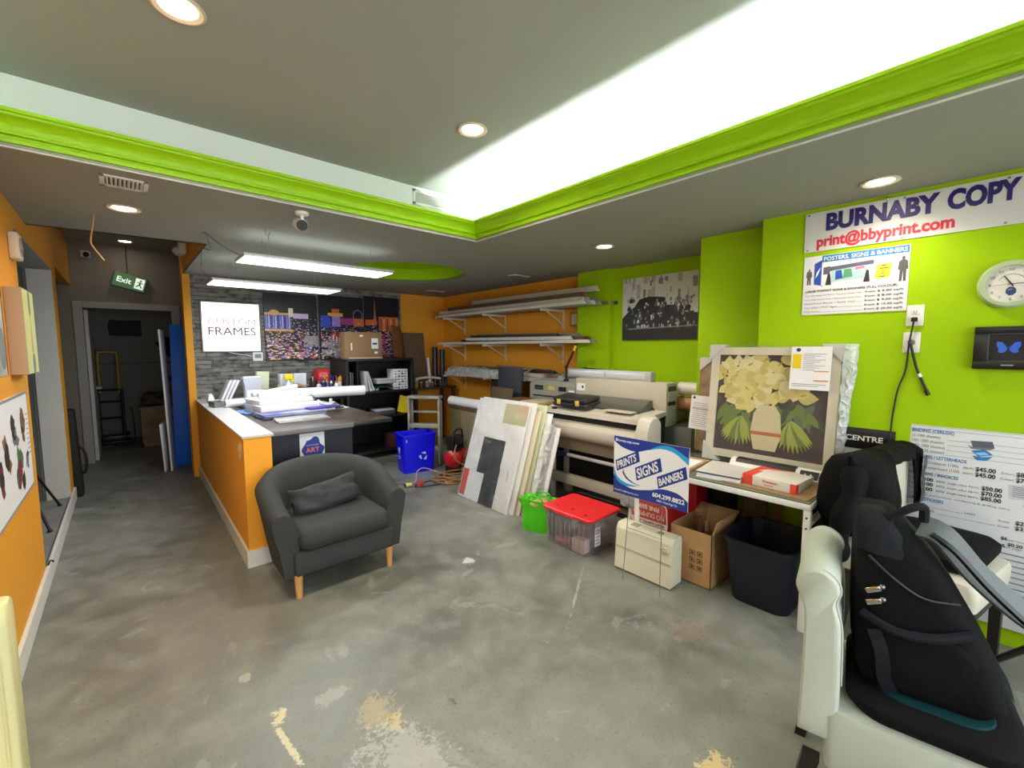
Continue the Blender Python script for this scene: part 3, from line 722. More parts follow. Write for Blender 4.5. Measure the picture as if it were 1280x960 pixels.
tag(B().box(-1.25, 1.55, -0.012, 0, -0.015, 0.015).build('wall_rail', mat('grey_rail', (80, 80, 76), 0.5), loc=(0, 10.399, 1.34)), 'thin horizontal rail along the storeroom back wall', 'rail')

# ================================================================ stone wall: sign, thermostat, city prints
t = thing('lightbox_sign', 'glowing white custom frames lightbox on the stone wall', 'sign', (1.065, 6.60, 1.875))
B().box(-0.325, 0.325, -0.035, 0, -0.32, 0.315, 0, 0.003).build('frame', mat('silver_frame', (176, 178, 176), 0.35, 0.6), t)
B().box(-0.312, 0.312, -0.037, -0.034, -0.305, 0.30).build('lit_panel', emit('lightbox_glow', (255, 250, 255), 0.8), t)
B().text('CUSTOM', -0.255, 0.025, 0.085, -0.0378, 0, width=0.52, bold=0.004).text('FRAMES', -0.255, -0.105, 0.105, -0.0378, 1, width=0.52, bold=0.004).build('lettering', [emit('lightbox_pale_ink', (140, 136, 140), 0.9), emit('lightbox_ink', (84, 60, 66), 0.9)], t)
t = thing('thermostat', 'small white thermostat below the glowing lightbox', 'thermostat', (1.345, 6.60, 1.49))
B().box(-0.06, 0.06, -0.022, 0, -0.06, 0.06, 0, 0.008).build('case', WHITE, t)
B().box(-0.038, 0.038, -0.024, -0.021, -0.02, 0.035).build('display', mat('lcd_grey', (120, 132, 128), 0.3), t)
tag(B().tube([(1.02, 6.592, 1.552), (1.1, 6.59, 1.53), (1.2, 6.59, 1.515), (1.285, 6.59, 1.49)], 0.004, 6, smooth=4).build('sign_cable', WHITE), 'white cable running from the lightbox to the thermostat', 'cable')

CITY = [mat('city_' + n, c, 0.35) for n, c in (('sky', (14, 12, 26)), ('indigo', (44, 34, 110)), ('violet', (150, 124, 206)), ('lilac', (212, 190, 232)), ('gold', (224, 166, 84)), ('amber', (196, 108, 48)), ('cream', (240, 226, 206)), ('magenta', (150, 48, 110)), ('blue', (52, 74, 190)), ('dark', (30, 24, 34)), ('grey', (150, 150, 156)), ('red', (176, 46, 56)))]
def city_print(lab, xc, w, zc, h, seed, draw):
    t = thing('city_picture', lab, 'wall print', (xc, 6.60, zc), 0)
    B().box(-w / 2, w / 2, -0.028, 0, -h / 2, h / 2, 0, 0.002).build('panel', mat('print_edge', (40, 38, 44), 0.4), t)
    p = B(); r = random.Random(seed); y = -0.0285
    p.rect(-w / 2, w / 2, -h / 2, h / 2, y, 0, 0.0004)
    hz = 0.18 * h           # horizon line
    for k in range(760):
        x = r.uniform(-w / 2, w / 2 - 0.03); f = r.random() ** 0.8; z = hz - f * (hz + h / 2 - 0.012); s = 0.006 + 0.016 * f
        ww = min(s * r.uniform(0.7, 2.4), w / 2 - x); hh = s * r.uniform(0.4, 1.1)
        if f < 0.35: mi = r.choice((2, 2, 3, 8, 1, 6, 4, 7, 8))
        elif f < 0.6: mi = r.choice((3, 6, 4, 9, 7, 6, 5, 2))
        else: mi = r.choice((9, 9, 4, 5, 6, 3, 2, 7))
        k_ = r.uniform(-0.4, 0.4) * hh
        p.flat([(x, z), (x + ww, z + k_), (x + ww, z + hh + k_), (x, z + hh)], y - 0.0006 - 0.000004 * k, mi, 0)
    draw(p, w, h, hz, y - 0.0018)
    p.build('night_view', CITY, t)
    return t
def d1_(p, w, h, hz, y):
    x0 = -w / 2
    p.rect(x0, x0 + 0.33, hz - 0.20, hz + 0.03, y, 10); p.rect(x0 + 0.005, x0 + 0.325, hz - 0.19, hz + 0.0, y - 0.0003, 8)
    for k in range(11): p.rect(x0 + 0.02 + k * 0.028, x0 + 0.034 + k * 0.028, hz - 0.18, hz - 0.01, y - 0.0006, (10, 3, 1)[k % 3])
    p.rect(x0, x0 + 0.34, hz + 0.0, hz + 0.03, y - 0.0008, 4); p.flat(ellipse(x0 + 0.12, hz + 0.03, 0.06, 0.04, 20), y - 0.0005, 4)
    p.rect(x0 + 0.30, x0 + 0.36, hz - 0.02, hz + 0.10, y - 0.0009, 6); p.rect(x0, x0 + 0.36, hz - 0.22, hz - 0.195, y - 0.0009, 4)
    p.rect(x0 + 0.36, x0 + 0.56, hz - 0.04, hz + 0.03, y, 3); p.flat([(x0 + 0.48, -0.3 * h), (w / 2, -0.28 * h), (w / 2, -0.12 * h), (x0 + 0.50, -0.13 * h)], y, 10)
    p.flat([(x0 + 0.05, -h / 2 + 0.01), (x0 + 0.5, -h / 2 + 0.09), (x0 + 0.48, -h / 2 + 0.12), (x0 + 0.04, -h / 2 + 0.03)], y, 4)
def d2_(p, w, h, hz, y):
    x0 = -w / 2
    p.rect(x0 + 0.12, x0 + 0.34, hz + 0.0, hz + 0.05, y, 4); p.rect(x0 + 0.18, x0 + 0.29, hz + 0.05, hz + 0.11, y, 5)
    p.rect(x0 + 0.02, x0 + 0.16, hz - 0.16, hz + 0.01, y, 8); p.rect(x0 + 0.18, x0 + 0.30, hz - 0.15, hz, y, 2); p.rect(x0 + 0.31, x0 + 0.5, hz - 0.12, hz - 0.02, y, 7); p.rect(x0 + 0.5, w / 2, hz - 0.14, hz - 0.02, y, 5)
    ring = ellipse(x0 + 0.57, hz + 0.02, 0.075, 0.095, 28); inn = ellipse(x0 + 0.57, hz + 0.02, 0.066, 0.085, 28)
    p.prism([ring, inn], (0, y, 0), (1, 0, 0), (0, 0, 1), (0, -1, 0), 0.0005, 2)
    p.flat([(x0 + 0.15, -0.16 * h), (x0 + 0.46, -0.30 * h), (x0 + 0.46, -0.18 * h), (x0 + 0.18, -0.06 * h)], y, 11)
    for k in range(6): p.flat([(x0 + 0.18 + k * 0.047, -0.19 * h - k * 0.021 * h), (x0 + 0.20 + k * 0.047, -0.20 * h - k * 0.021 * h), (x0 + 0.20 + k * 0.047, -0.12 * h - k * 0.018 * h), (x0 + 0.18 + k * 0.047, -0.11 * h - k * 0.018 * h)], y - 0.0004, 6)
    p.flat([(x0 + 0.02, -0.44 * h), (x0 + 0.3, -h / 2 + 0.02), (x0 + 0.46, -0.46 * h), (x0 + 0.46, -0.33 * h), (x0 + 0.2, -0.18 * h), (x0 + 0.02, -0.22 * h)], y, 10)
    p.flat([(x0 + 0.02, -0.30 * h), (x0 + 0.12, -0.31 * h), (x0 + 0.1, -0.34 * h), (x0 + 0.02, -0.34 * h)], y - 0.0004, 9)
def d3_(p, w, h, hz, y):
    x0 = -w / 2
    p.flat([(x0 + 0.13, hz - 0.13), (x0 + 0.20, hz - 0.13), (x0 + 0.178, hz + 0.02), (x0 + 0.167, hz + 0.26), (x0 + 0.163, hz + 0.26), (x0 + 0.152, hz + 0.02)], y, 5)
    p.rect(x0 + 0.01, x0 + 0.16, hz - 0.14, hz - 0.05, y - 0.0002, 5); p.rect(x0 + 0.23, w / 2 - 0.01, hz - 0.22, hz + 0.0, y, 5)
    for k in range(6): p.rect(x0 + 0.25 + k * 0.055, x0 + 0.275 + k * 0.055, hz - 0.21, hz - 0.03, y - 0.0003, 4 if k % 2 else 11)
    for k in range(6): p.rect(x0 + 0.35, w / 2 - 0.03, -0.14 * h - k * 0.055 * h, -0.125 * h - k * 0.055 * h, y, (2, 3, 8)[k % 3])
    p.rect(x0 + 0.42, w / 2 - 0.05, -h / 2 + 0.02, -0.36 * h, y, 8); p.rect(x0 + 0.2, x0 + 0.34, -h / 2 + 0.02, -0.10 * h, y, 7)
city_print('night city print beside the glowing lightbox, gold building on it', 1.78, 0.68, 1.89, 0.92, 1, d1_)
city_print('night city print in the middle of the three, behind the cardboard box', 2.48, 0.66, 1.90, 0.94, 2, d2_)
city_print('night city print at the orange corner, with a slim tower', 3.12, 0.58, 1.92, 0.97, 3, d3_)
# ================================================================ work desk and what lies on it
DT = 0.94
t = thing('work_desk', 'large dark-topped work desk behind the orange half wall', 'desk', (0, 0, 0))
WT = mat('scuffed_dark_worktop', (44, 36, 32), 0.35, var=0.6, vscale=5, rgb2=(96, 84, 78))
B().box(0.83, 1.87, 3.80, 6.42, DT - 0.03, DT, 0, 0.003).build('worktop', WT, t)
B().box(0.83, 1.50, 3.785, 3.80, DT - 0.04, DT - 0.002, 0, 0.002).build('front_edge', mat('grey_edge_strip', (112, 110, 112), 0.45), t)
B().box(1.50, 1.872, 3.788, 3.80, DT - 0.035, DT - 0.003, 0, 0.002).build('front_edge', mat('black_edge_strip', (20, 19, 19), 0.45), t)
B().box(0.84, 1.50, 3.83, 3.85, 0.02, DT - 0.03).build('front_panel', mat('navy_black_panel', (14, 16, 34), 0.5), t)
for x, y in ((0.88, 6.3), (1.80, 6.3), (0.88, 3.92), (1.46, 3.92)): B().box(x - 0.03, x + 0.03, y - 0.03, y + 0.03, 0, DT - 0.03).build('leg', BLACK, t)
t = thing('art_poster', 'small white and blue art poster on the desk front', 'poster', (1.155, 3.829, 0.72))
B().box(-0.10, 0.10, -0.003, 0, -0.16, 0.165).build('sheet', mat('pale_poster', (208, 214, 226), 0.5), t)
p = B()
p.flat([(0.10 * math.cos(a) * (0.92 + 0.13 * math.sin(7 * a)) * 0.92 + 0.005, 0.0 + 0.135 * math.sin(a) * (0.92 + 0.10 * math.cos(5 * a))) for a in [2 * PI * i / 40 for i in range(40)]], -0.0031, 0)
p.text('CUSTOMIZED', 0.0, 0.055, 0.013, -0.0040, 1, align='C', width=0.10).text('ART', 0.0, 0.0, 0.042, -0.0040, 2, align='C', bold=0.02).text('&', 0.0, -0.045, 0.02, -0.0040, 1, align='C')
p.build('lettering', [mat('poster_blue', (22, 50, 140), 0.5), mat('poster_pale_ink', (170, 190, 226), 0.5), mat('poster_red_ink', (220, 120, 90), 0.5)], t)

def sheet_pile(name, lab, cat, loc, rz, w, d, h, m, n=1, seed=0, group=None):
    bb = B(); r = random.Random(seed)
    for k in range(n):
        a = r.uniform(-4, 4) if n > 1 else 0
        bb.obox((r.uniform(-.01, .01), r.uniform(-.01, .01), h * (k + 0.5) / n), (w, d, h / n * 0.94), (0, 0, R(a)), 0, 0.0012)
    return tag(bb.build(name, m, None, loc=loc, rot=(0, 0, R(rz))), lab, cat, group)
BAGP = film('clear_sleeve', clear=0.55, wr=0.6)
sheet_pile('catalogue_stack', 'thick pile of dark blue catalogues at the front of the desk clutter', 'catalogue', (1.20, 4.62, DT), 6, 0.58, 0.30, 0.045, mat('catalogue_blue', (88, 92, 150), 0.5, var=0.8, vscale=4, rgb2=(190, 196, 214)), 4, 1)
sheet_pile('magazine', 'magazine in a clear sleeve at the near edge of the clutter', 'magazine', (1.20, 4.28, DT), -4, 0.44, 0.22, 0.02, mat('magazine_pale', (196, 196, 192), 0.25, var=0.6, vscale=6, rgb2=(120, 110, 120)), 2, 2)
sheet_pile('catalogue_box', 'flat white box with a printed side on the blue catalogues', 'box', (1.22, 4.78, DT + 0.046), 4, 0.55, 0.26, 0.055, mat('box_white', (226, 224, 230), 0.5), 1, 3)
sheet_pile('purple_booklet', 'purple and blue booklet wedged on the catalogue pile', 'booklet', (1.50, 4.60, DT + 0.046), 12, 0.30, 0.12, 0.02, mat('purple_cover', (84, 56, 150), 0.4, var=0.6, vscale=8, rgb2=(40, 70, 170)), 1, 4)
sheet_pile('paper_stack', 'tall heap of loose white paper on top of the desk pile', 'paper', (1.20, 5.02, DT), 9, 0.52, 0.40, 0.145, PAPER, 9, 5)
sheet_pile('blue_folder', 'light blue folder sticking out beside the white ledge', 'folder', (0.93, 5.10, DT + 0.001), 20, 0.22, 0.32, 0.012, mat('folder_blue', (110, 160, 222), 0.5), 1, 6)
sheet_pile('drawing_board', 'large pale grey sheet lying flat on the desk centre', 'board', (1.60, 5.10, DT + 0.0005), 2, 0.44, 0.75, 0.012, mat('pale_board', (186, 184, 182), 0.5), 1, 7)
sheet_pile('wide_sheet', 'wide curled white sheet under the long white roll', 'paper', (1.30, 5.62, DT), 6, 0.70, 0.5, 0.06, mat('soft_white_sheet', (216, 220, 218), 0.6), 5, 8)
def roll(name, lab, p0, p1, r, mo, core=None, cat='paper roll', group=None):
    t = thing(name, lab, cat, p0, 0, group)
    p0 = Vector(p0); d = Vector(p1) - p0; L_ = d.length
    q = d.to_track_quat('Z', 'Y'); t.rotation_mode = 'QUATERNION'; t.rotation_quaternion = q
    B().lathe([(r * 0.55, 0.001), (r, 0.0), (r, L_), (r * 0.55, L_ - 0.001), (r * 0.55, L_ * 0.5), ], seg=28, caps=False).build('sheet', mo, t)
    B().lathe([(r * 0.42, 0.0), (r * 0.56, 0.0), (r * 0.56, L_), (r * 0.42, L_)], seg=24, caps=False).build('core', core or CARD, t)
    return t
roll('paper_roll', 'long thick white paper roll lying across the back of the desk', (1.02, 5.62, DT + 0.125), (2.30, 5.42, DT + 0.118), 0.062, mat('roll_white', (240, 240, 242), 0.5), PAPER)
roll('paper_roll', 'short white roll with a brown core end beside the brochure rack', (0.78, 5.45, DT + 0.072), (1.15, 5.50, DT + 0.075), 0.042, mat('roll_white', (240, 240, 242), 0.5))
roll('paper_roll', 'white roll slanting over the paper heap before the spray bottle', (1.02, 5.36, DT + 0.155), (1.52, 5.55, DT + 0.21), 0.026, mat('roll_white', (240, 240, 242), 0.5), PAPER)
roll('paper_roll', 'white roll on top of the paper heap towards the camera', (1.0, 4.98, DT + 0.178), (1.44, 5.10, DT + 0.180), 0.030, mat('roll_white', (240, 240, 242), 0.5), PAPER)
def crumple(name, lab, cat, loc, w, d, h, m, seed, rz=0):
    from mathutils import noise as nz
    bb = B()
    bb.grid(22, 18, lambda u, v: Vector(((u - .5) * w, (v - .5) * d, 0.004 + h * (0.5 + 0.5 * nz.noise(Vector((u * 3 + seed, v * 3, seed)))) * (1 - (2 * u - 1) ** 4) + 0.3 * h * nz.noise(Vector((u * 9, v * 9 + seed, 0))) ** 2)))
    return tag(bb.build(name, m, None, loc=loc, rot=(0, 0, R(rz)), ang=60), lab, cat)
crumple('plastic_sleeve', 'crumpled clear plastic sleeve spilling off the paper pile', 'plastic sheet', (1.52, 4.92, DT + 0.016), 0.30, 0.46, 0.10, film('crumpled_film', (226, 236, 228), 0.45, 0.15, 1.0), 3, 20)
crumple('tissue_wrap', 'greenish clear wrap lying at the back of the paper pile', 'plastic sheet', (1.50, 5.28, DT + 0.07), 0.30, 0.22, 0.09, film('green_film', (200, 226, 206), 0.45, 0.15, 1.0), 6, -10)
t = thing('stapler', 'small black clip tool lying on the pale sheet', 'tool', (1.72, 4.72, DT + 0.014), 20)
B().box(-0.05, 0.05, -0.015, 0.015, 0, 0.012, 0, 0.003).build('base', BLACK, t)
B().obox((0, 0, 0.024), (0.09, 0.018, 0.012), (0, R(-8), 0), 0, 0.004).build('arm', BLACK, t)
tag(B().cyl((1.83, 5.3, DT + 0.0005), (1.832, 5.3, DT + 0.055), 0.018, seg=12).build('paper_tube', WHITE), 'short white tube standing under the long white roll at the desk end', 'tube')

# brochure rack and holders at the back of the half wall
RW = mat('rack_white', (236, 238, 240), 0.4)
t = thing('tape_dispenser', 'white curved tape dispenser on the end of the white ledge', 'dispenser', (0.80, 6.05, 0.971), 12)
pr_ = [(-0.10, 0.0), (0.10, 0.0), (0.10, 0.02), (-0.045, 0.028), (-0.055, 0.08), (-0.075, 0.11), (-0.10, 0.095), (-0.11, 0.04)]
B().prism(pr_, (0, 0.035, 0), (1, 0, 0), (0, 0, 1), (0, -1, 0), 0.07).build('body', RW, t)
t = thing('plastic_tray', 'grey plastic tray at the near side of the tape dispenser', 'tray', (0.73, 5.62, 0.971), 8)
B().box(-0.05, 0.05, -0.10, 0.10, 0, 0.006).box(-0.05, -0.044, -0.1, 0.1, 0, 0.055).box(0.044, 0.05, -0.1, 0.1, 0, 0.055).box(-0.05, 0.05, -0.1, -0.094, 0, 0.055).box(-0.05, 0.05, 0.094, 0.1, 0, 0.055).build('tray', mat('smoky_tray', (120, 124, 122), 0.25), t)
def binder(lab, loc, rz, ry, w, m):
    t = thing('brochure_file', lab, 'file', loc, rz, 'white brochure files leaning on the desk rack', ry=ry)
    B().box(-w / 2, w / 2, -0.11, 0.11, 0, 0.25, 0, 0.003).build('cover', m, t)
    B().box(-w / 2 + 0.004, w / 2 - 0.004, -0.112, -0.105, 0.004, 0.246).build('pages', PAPER, t)
    return t
for k in range(3): binder('white brochure file leaning to the right beside the stone wall', (0.86 + 0.04 * k, 6.28, DT + 0.045), 0, 24, 0.026, RW)
sheet_pile('rack_base', 'white shallow rack holding the leaning brochure files', 'rack', (0.97, 6.25, DT), 0, 0.30, 0.26, 0.04, RW, 1, 9)
t = thing('brochure_holder', 'upright white flared brochure holder beside the leaning files', 'holder', (1.19, 6.22, DT))
B().loft([[(-0.085, -0.06, 0), (0.085, -0.06, 0), (0.085, 0.06, 0), (-0.085, 0.06, 0)], [(-0.09, -0.07, 0.18), (0.09, -0.07, 0.18), (0.09, 0.06, 0.18), (-0.09, 0.06, 0.18)], [(-0.115, -0.10, 0.29), (0.10, -0.10, 0.29), (0.10, 0.06, 0.29), (-0.115, 0.06, 0.29)]]).build('body', mat('holder_lilac_white', (222, 224, 236), 0.35), t)
B().box(-0.10, 0.09, -0.055, 0.05, 0.292, 0.31, 0, 0.003).build('brochures', PAPER, t)
t = thing('paper_pad', 'pale yellow pad standing behind the white brochure holder', 'pad', (1.32, 6.38, DT), 8, ry=4)
B().box(-0.075, 0.075, -0.03, 0.03, 0.0, 0.36, 0, 0.003).build('pad', mat('pale_yellow', (226, 228, 190), 0.6), t)
t = thing('spray_bottle', 'clear spray bottle with yellow trigger head on the desk', 'bottle', (1.585, 6.12, DT + 0.05))
B().lathe([(0.001, 0), (0.045, 0), (0.05, 0.02), (0.05, 0.11), (0.035, 0.15), (0.016, 0.175), (0.016, 0.20), (0.001, 0.20)], seg=24).build('body', mat('bottle_mint', (206, 226, 222), 0.2, spec=0.6), t)
B().box(-0.05, 0.055, -0.025, 0.025, 0.20, 0.28, 0, 0.016, 3).box(0.02, 0.07, -0.015, 0.015, 0.17, 0.215, 0, 0.008).build('trigger_head', mat('trigger_yellow', (240, 214, 20), 0.4), t)
sheet_pile('supply_box', 'low white box under the spray bottle', 'box', (1.57, 6.12, DT), 4, 0.30, 0.20, 0.049, mat('box_white', (226, 224, 230), 0.5), 1, 11)
t = thing('small_bottle', 'small white bottle beside the spray bottle', 'bottle', (1.47, 6.11, DT + 0.05))
B().lathe([(0.001, 0), (0.032, 0), (0.032, 0.09), (0.018, 0.11), (0.018, 0.125)], seg=18).build('body', mat('jar_white', (238, 238, 234), 0.3), t)
B().lathe([(0.02, 0.115), (0.02, 0.145), (0.001, 0.147)], seg=18).build('cap', mat('cap_tan', (200, 170, 140), 0.4), t)
t = thing('desk_monitor_stand', 'black low shelf across the back of the desk', 'shelf', (1.59, 6.30, DT))
B().box(-0.28, 0.28, -0.12, 0.12, 0.115, 0.13, 0, 0.003).build('top', BLACK, t)
for x in (-0.265, 0.265): B().box(x - 0.012, x + 0.012, -0.12, 0.12, 0, 0.115).build('side', BLACK, t)
for lab, x, rz, w in (('white document pack standing on the black desk shelf, nearer the lightbox', 1.61, 6, 0.17), ('white brochure block standing at an angle on the black desk shelf', 1.79, -14, 0.15)):
    t = thing('document_pack', lab, 'paper', (x, 6.34, DT + 0.1305), rz)
    B().box(-w / 2, w / 2, -0.045, 0.045, 0, 0.19, 0, 0.002).build('pages', mat('document_white', (222, 224, 232), 0.6), t)
    m = B()
    for k in range(7): m.rect(-w / 2 + 0.02, w / 2 - 0.03 - 0.02 * (k % 2), 0.155 - k * 0.02, 0.159 - k * 0.02, -0.0452)
    m.build('print_lines', mat('document_grey_ink', (160, 164, 178), 0.7), t)
tag(B().tube([(1.66, 6.22, DT + 0.152), (1.72, 6.215, DT + 0.162), (1.79, 6.21, DT + 0.156), (1.85, 6.22, DT + 0.160)], lambda q: 0.02 + 0.012 * math.sin(6 * q), 10, smooth=4).build('work_glove', mat('tan_glove', (196, 140, 92), 0.8)), 'tan crumpled glove lying before the brochure block', 'glove')

# pen pots and small bottles on a black rear shelf, by the tall black shelf unit
t = thing('rear_worktop', 'narrow dark worktop between the desk and the black shelf unit', 'worktop', (0, 0, 0))
B().box(1.88, 2.24, 5.90, 6.50, DT - 0.03, DT + 0.10, 0, 0.003).build('top', BLACK, t)
for x in (1.91, 2.20):
    for y in (5.95, 6.45): B().box(x - 0.02, x + 0.02, y - 0.02, y + 0.02, 0, DT - 0.03).build('leg', BLACK, t)
RZ = DT + 0.10
POTS = [(2.00, 6.05, (40, 44, 96), 'navy', 'yellow and brown'), (2.08, 6.22, (220, 220, 226), 'white', 'red'), (2.19, 6.02, (226, 224, 216), 'white', 'tan'), (1.95, 6.3, (60, 50, 46), 'dark', 'mixed'), (2.20, 6.28, (60, 66, 74), 'grey', 'dark')]
PEN = [mat('pen_' + n, c, 0.4) for n, c in (('yellow', (222, 178, 60)), ('brown', (120, 78, 40)), ('red', (210, 40, 50)), ('blue', (40, 60, 170)), ('black', (24, 24, 26)), ('white', (230, 230, 230)), ('tan', (186, 142, 84)))]
for k, (x, y, c, nm, what) in enumerate(POTS):
    t = thing('pen_pot', f'{nm} pot of {what} brushes and markers by the black shelf unit' + (' at its corner' if k == 2 else ''), 'pot', (x, y, RZ))
    B().lathe([(0.001, 0.0), (0.042, 0.0), (0.046, 0.10), (0.042, 0.10), (0.038, 0.008), (0.001, 0.008)], seg=20).build('pot', mat('pot_%d' % k, c, 0.4), t)
    r = random.Random(k)
    for j in range(8):
        a = r.uniform(0, 6.28); q = r.uniform(0.0, 0.02); e_ = r.uniform(0.02, 0.045)
        B().cyl((q * math.cos(a), q * math.sin(a), 0.012), (e_ * math.cos(a), e_ * math.sin(a), r.uniform(0.13, 0.19)), 0.007, seg=8).build('marker', r.choice({0: PEN[:2] + PEN[3:5], 1: [PEN[2], PEN[2], PEN[5]], 2: [PEN[6], PEN[1], PEN[0]], 3: PEN, 4: [PEN[4], PEN[3]]}[k]), t)
for lab, x, y, c, c2 in (('dark blue squat glue bottle with white cap before the pots', 2.07, 5.95, (30, 40, 110), (236, 236, 236)), ('white glue bottle with red cap before the pots', 2.145, 5.96, (236, 236, 230), (214, 40, 60)), ('small clear jar at the desk end of the pots', 1.92, 5.98, (196, 200, 204), (90, 90, 100))):
    t = thing('glue_bottle', lab, 'bottle', (x, y, RZ))
    B().lathe([(0.001, 0), (0.03, 0), (0.032, 0.06), (0.02, 0.085), (0.012, 0.09)], seg=18).build('body', mat('glue_%d_%d' % (c[0], c[2]), c, 0.3), t)
    B().lathe([(0.014, 0.085), (0.014, 0.11), (0.006, 0.125), (0.001, 0.126)], seg=14).build('cap', mat('gluecap_%d' % c2[0], c2, 0.35), t)
t = thing('red_basket', 'bright red plastic box standing behind the pen pots', 'box', (2.10, 6.40, RZ), 6)
B().box(-0.09, 0.09, -0.05, 0.05, 0, 0.005).box(-0.09, 0.09, -0.05, -0.044, 0, 0.26).box(-0.09, 0.09, 0.044, 0.05, 0, 0.26).box(-0.09, -0.084, -0.05, 0.05, 0, 0.26).box(0.084, 0.09, -0.05, 0.05, 0, 0.26).build('body', mat('red_plastic', (222, 46, 50), 0.4), t)
B().rect(-0.06, 0.06, 0.14, 0.22, -0.0501).build('label_patch', mat('pale_red_patch', (236, 120, 116), 0.5), t)

# tall black shelf unit
SH = mat('black_shelf_wood', (20, 19, 19), 0.45, bump=0.05)
t = thing('shelf_unit', 'black open shelf unit against the stone wall behind the desk', 'shelf unit', (0, 0, 0))
X0, X1, Y0, Y1 = 2.26, 3.27, 5.88, 6.50
for z, th in ((1.45, 0.035), (0.985, 0.03), (0.62, 0.03), (0.12, 0.03)): B().box(X0, X1, Y0, Y1, z - th, z, 0, 0.002).build('shelf', SH, t)
for x in (X0 + 0.012, X1 - 0.012):
    B().box(x - 0.02, x + 0.02, Y0, Y1, 0, 1.415, 0, 0.002).build('upright', SH, t)
B().box(X0, X1, Y1 - 0.012, Y1, 0.1, 1.415).build('back_panel', SH, t)
B().box(X0 + 0.15, X0 + 0.165, Y0 + 0.03, Y1, 0.985, 1.415).build('divider', SH, t)
t = thing('cardboard_box', 'flat brown cardboard box on top of the black shelf unit', 'box', (2.55, 6.06, 1.4505), 0)
B().box(-0.27, 0.27, -0.09, 0.10, 0, 0.375, 0, 0.004).build('carton', CARD, t)
B().rect(0.11, 0.21, 0.14, 0.29, -0.0905).rect(-0.19, -0.17, 0.12, 0.22, -0.0905).rect(-0.06, -0.01, 0.31, 0.335, -0.0905).rect(0.15, 0.20, 0.07, 0.10, -0.0905).build('shipping_label', PAPER, t)
B().rect(0.125, 0.195, 0.20, 0.225, -0.0915).build('label_print', INK, t)
B().box(-0.22, 0.27, -0.093, -0.089, 0.0, 0.02).build('bottom_flap', mat('pale_card_edge', (200, 178, 140), 0.8), t)
tag(B().box(-0.09, 0.09, -0.012, 0.012, 0, 0.50, 0, 0.002).build('slim_board', mat('rust_board', (122, 74, 40), 0.7), None, loc=(3.22, 6.25, 1.451), rot=(R(-8), R(3), R(20))), 'slim rust-brown board standing at the right end of the shelf unit top', 'board')
t = thing('magazine_holder', 'upright magazines at the left end of the black shelf unit', 'magazine', (2.345, 6.02, 0.986))
for k in range(3): B().box(-0.055, -0.04 + 0.0, -0.1 + k * 0.004, 0.1, 0, 0.29 - k * 0.01, 0, 0.001).xf(Matrix.Translation((k * 0.03, 0, 0))).build('magazine', mat('mag_%d' % k, ((196, 196, 200), (120, 130, 136), (90, 84, 80))[k], 0.4, var=0.6, vscale=12), t)
t = thing('folded_card', 'white tent-folded cards leaning in the middle shelf', 'card', (2.53, 6.02, 0.986))
for k in range(3): B().obox((0.02 + 0.035 * k, 0, 0.142), (0.006, 0.20, 0.29), (0, R(-4 - 7 * k), 0)).build('card', PAPER, t)
t = thing('storage_tub', 'clear lidded tub on the green cloth in the shelf unit', 'tub', (2.87, 6.02, 1.08))
B().box(-0.15, 0.15, -0.09, 0.09, 0, 0.055, 0, 0.012).build('body', mat('frosted_tub', (176, 180, 184), 0.3), t)
B().box(-0.16, 0.16, -0.10, 0.10, 0.055, 0.075, 0, 0.008).build('lid', mat('frosted_lid', (206, 208, 210), 0.3), t)
crumple('green_cloth', 'crumpled dark green cloth on the middle shelf of the unit', 'cloth', (2.86, 6.02, 0.987), 0.40, 0.24, 0.085, mat('dark_green_cloth', (20, 74, 34), 0.8), 9)
t = thing('patterned_box', 'white box with black letter pattern at the right of the shelf unit', 'box', (3.10, 6.05, 0.986))
B().box(-0.13, 0.10, -0.12, 0.10, 0, 0.30, 0, 0.003).build('carton', mat('box_white', (226, 224, 230), 0.5), t)
m = B(); r = random.Random(4)
for k in range(4):
    for j in range(7): m.rect(-0.11 + k * 0.052, -0.11 + k * 0.052 + r.uniform(0.015, 0.04), 0.02 + j * 0.04, 0.02 + j * 0.04 + r.uniform(0.008, 0.026), -0.1205)
m.build('pattern', mat('pattern_ink', (60, 60, 64), 0.6), t)
sheet_pile('paper_tray', 'small stack of white cards beside the tent-folded cards', 'card', (2.68, 6.05, 0.986), 0, 0.14, 0.16, 0.03, PAPER, 3, 12)
t = thing('yellow_dustpan', 'yellow plastic dustpan standing on the lower shelf', 'dustpan', (3.12, 5.96, 0.621), -10, ry=18)
B().prism([(-0.09, 0), (0.09, 0), (0.12, 0.25), (-0.12, 0.25)], (0, 0, 0), (1, 0, 0), (0, 0, 1), (0, -1, 0), 0.012).build('pan', mat('yellow_plastic', (226, 196, 14), 0.4), t)
B().box(-0.02, 0.02, 0.0, 0.03, 0.05, 0.25, 0, 0.008).build('handle', mat('yellow_plastic', (226, 196, 14), 0.4), t)
t = thing('tool_caddy', 'grey caddy of small parts on the lower shelf', 'caddy', (2.82, 6.02, 0.621))
B().box(-0.16, 0.16, -0.10, 0.10, 0, 0.06, 0, 0.008).build('box', mat('dark_grey_plastic', (70, 70, 74), 0.4), t)
B().box(-0.15, 0.15, -0.09, 0.09, 0.06, 0.085, 0, 0.006).build('lid', mat('frosted_tub', (176, 180, 184), 0.3), t)
for k, (x, c) in enumerate(((2.50, (222, 166, 30)), (2.60, (206, 140, 30)))):
    tag(B().box(-0.05, 0.05, -0.04, 0.04, 0, 0.055, 0, 0.01).build('sanding_block', mat('sand_%d' % k, c, 0.7), loc=(x, 5.96, 0.621), rot=(0, 0, R(20 + 30 * k))), ('yellow block at the left of the lower shelf', 'amber block beside the grey caddy on the lower shelf')[k], 'block')
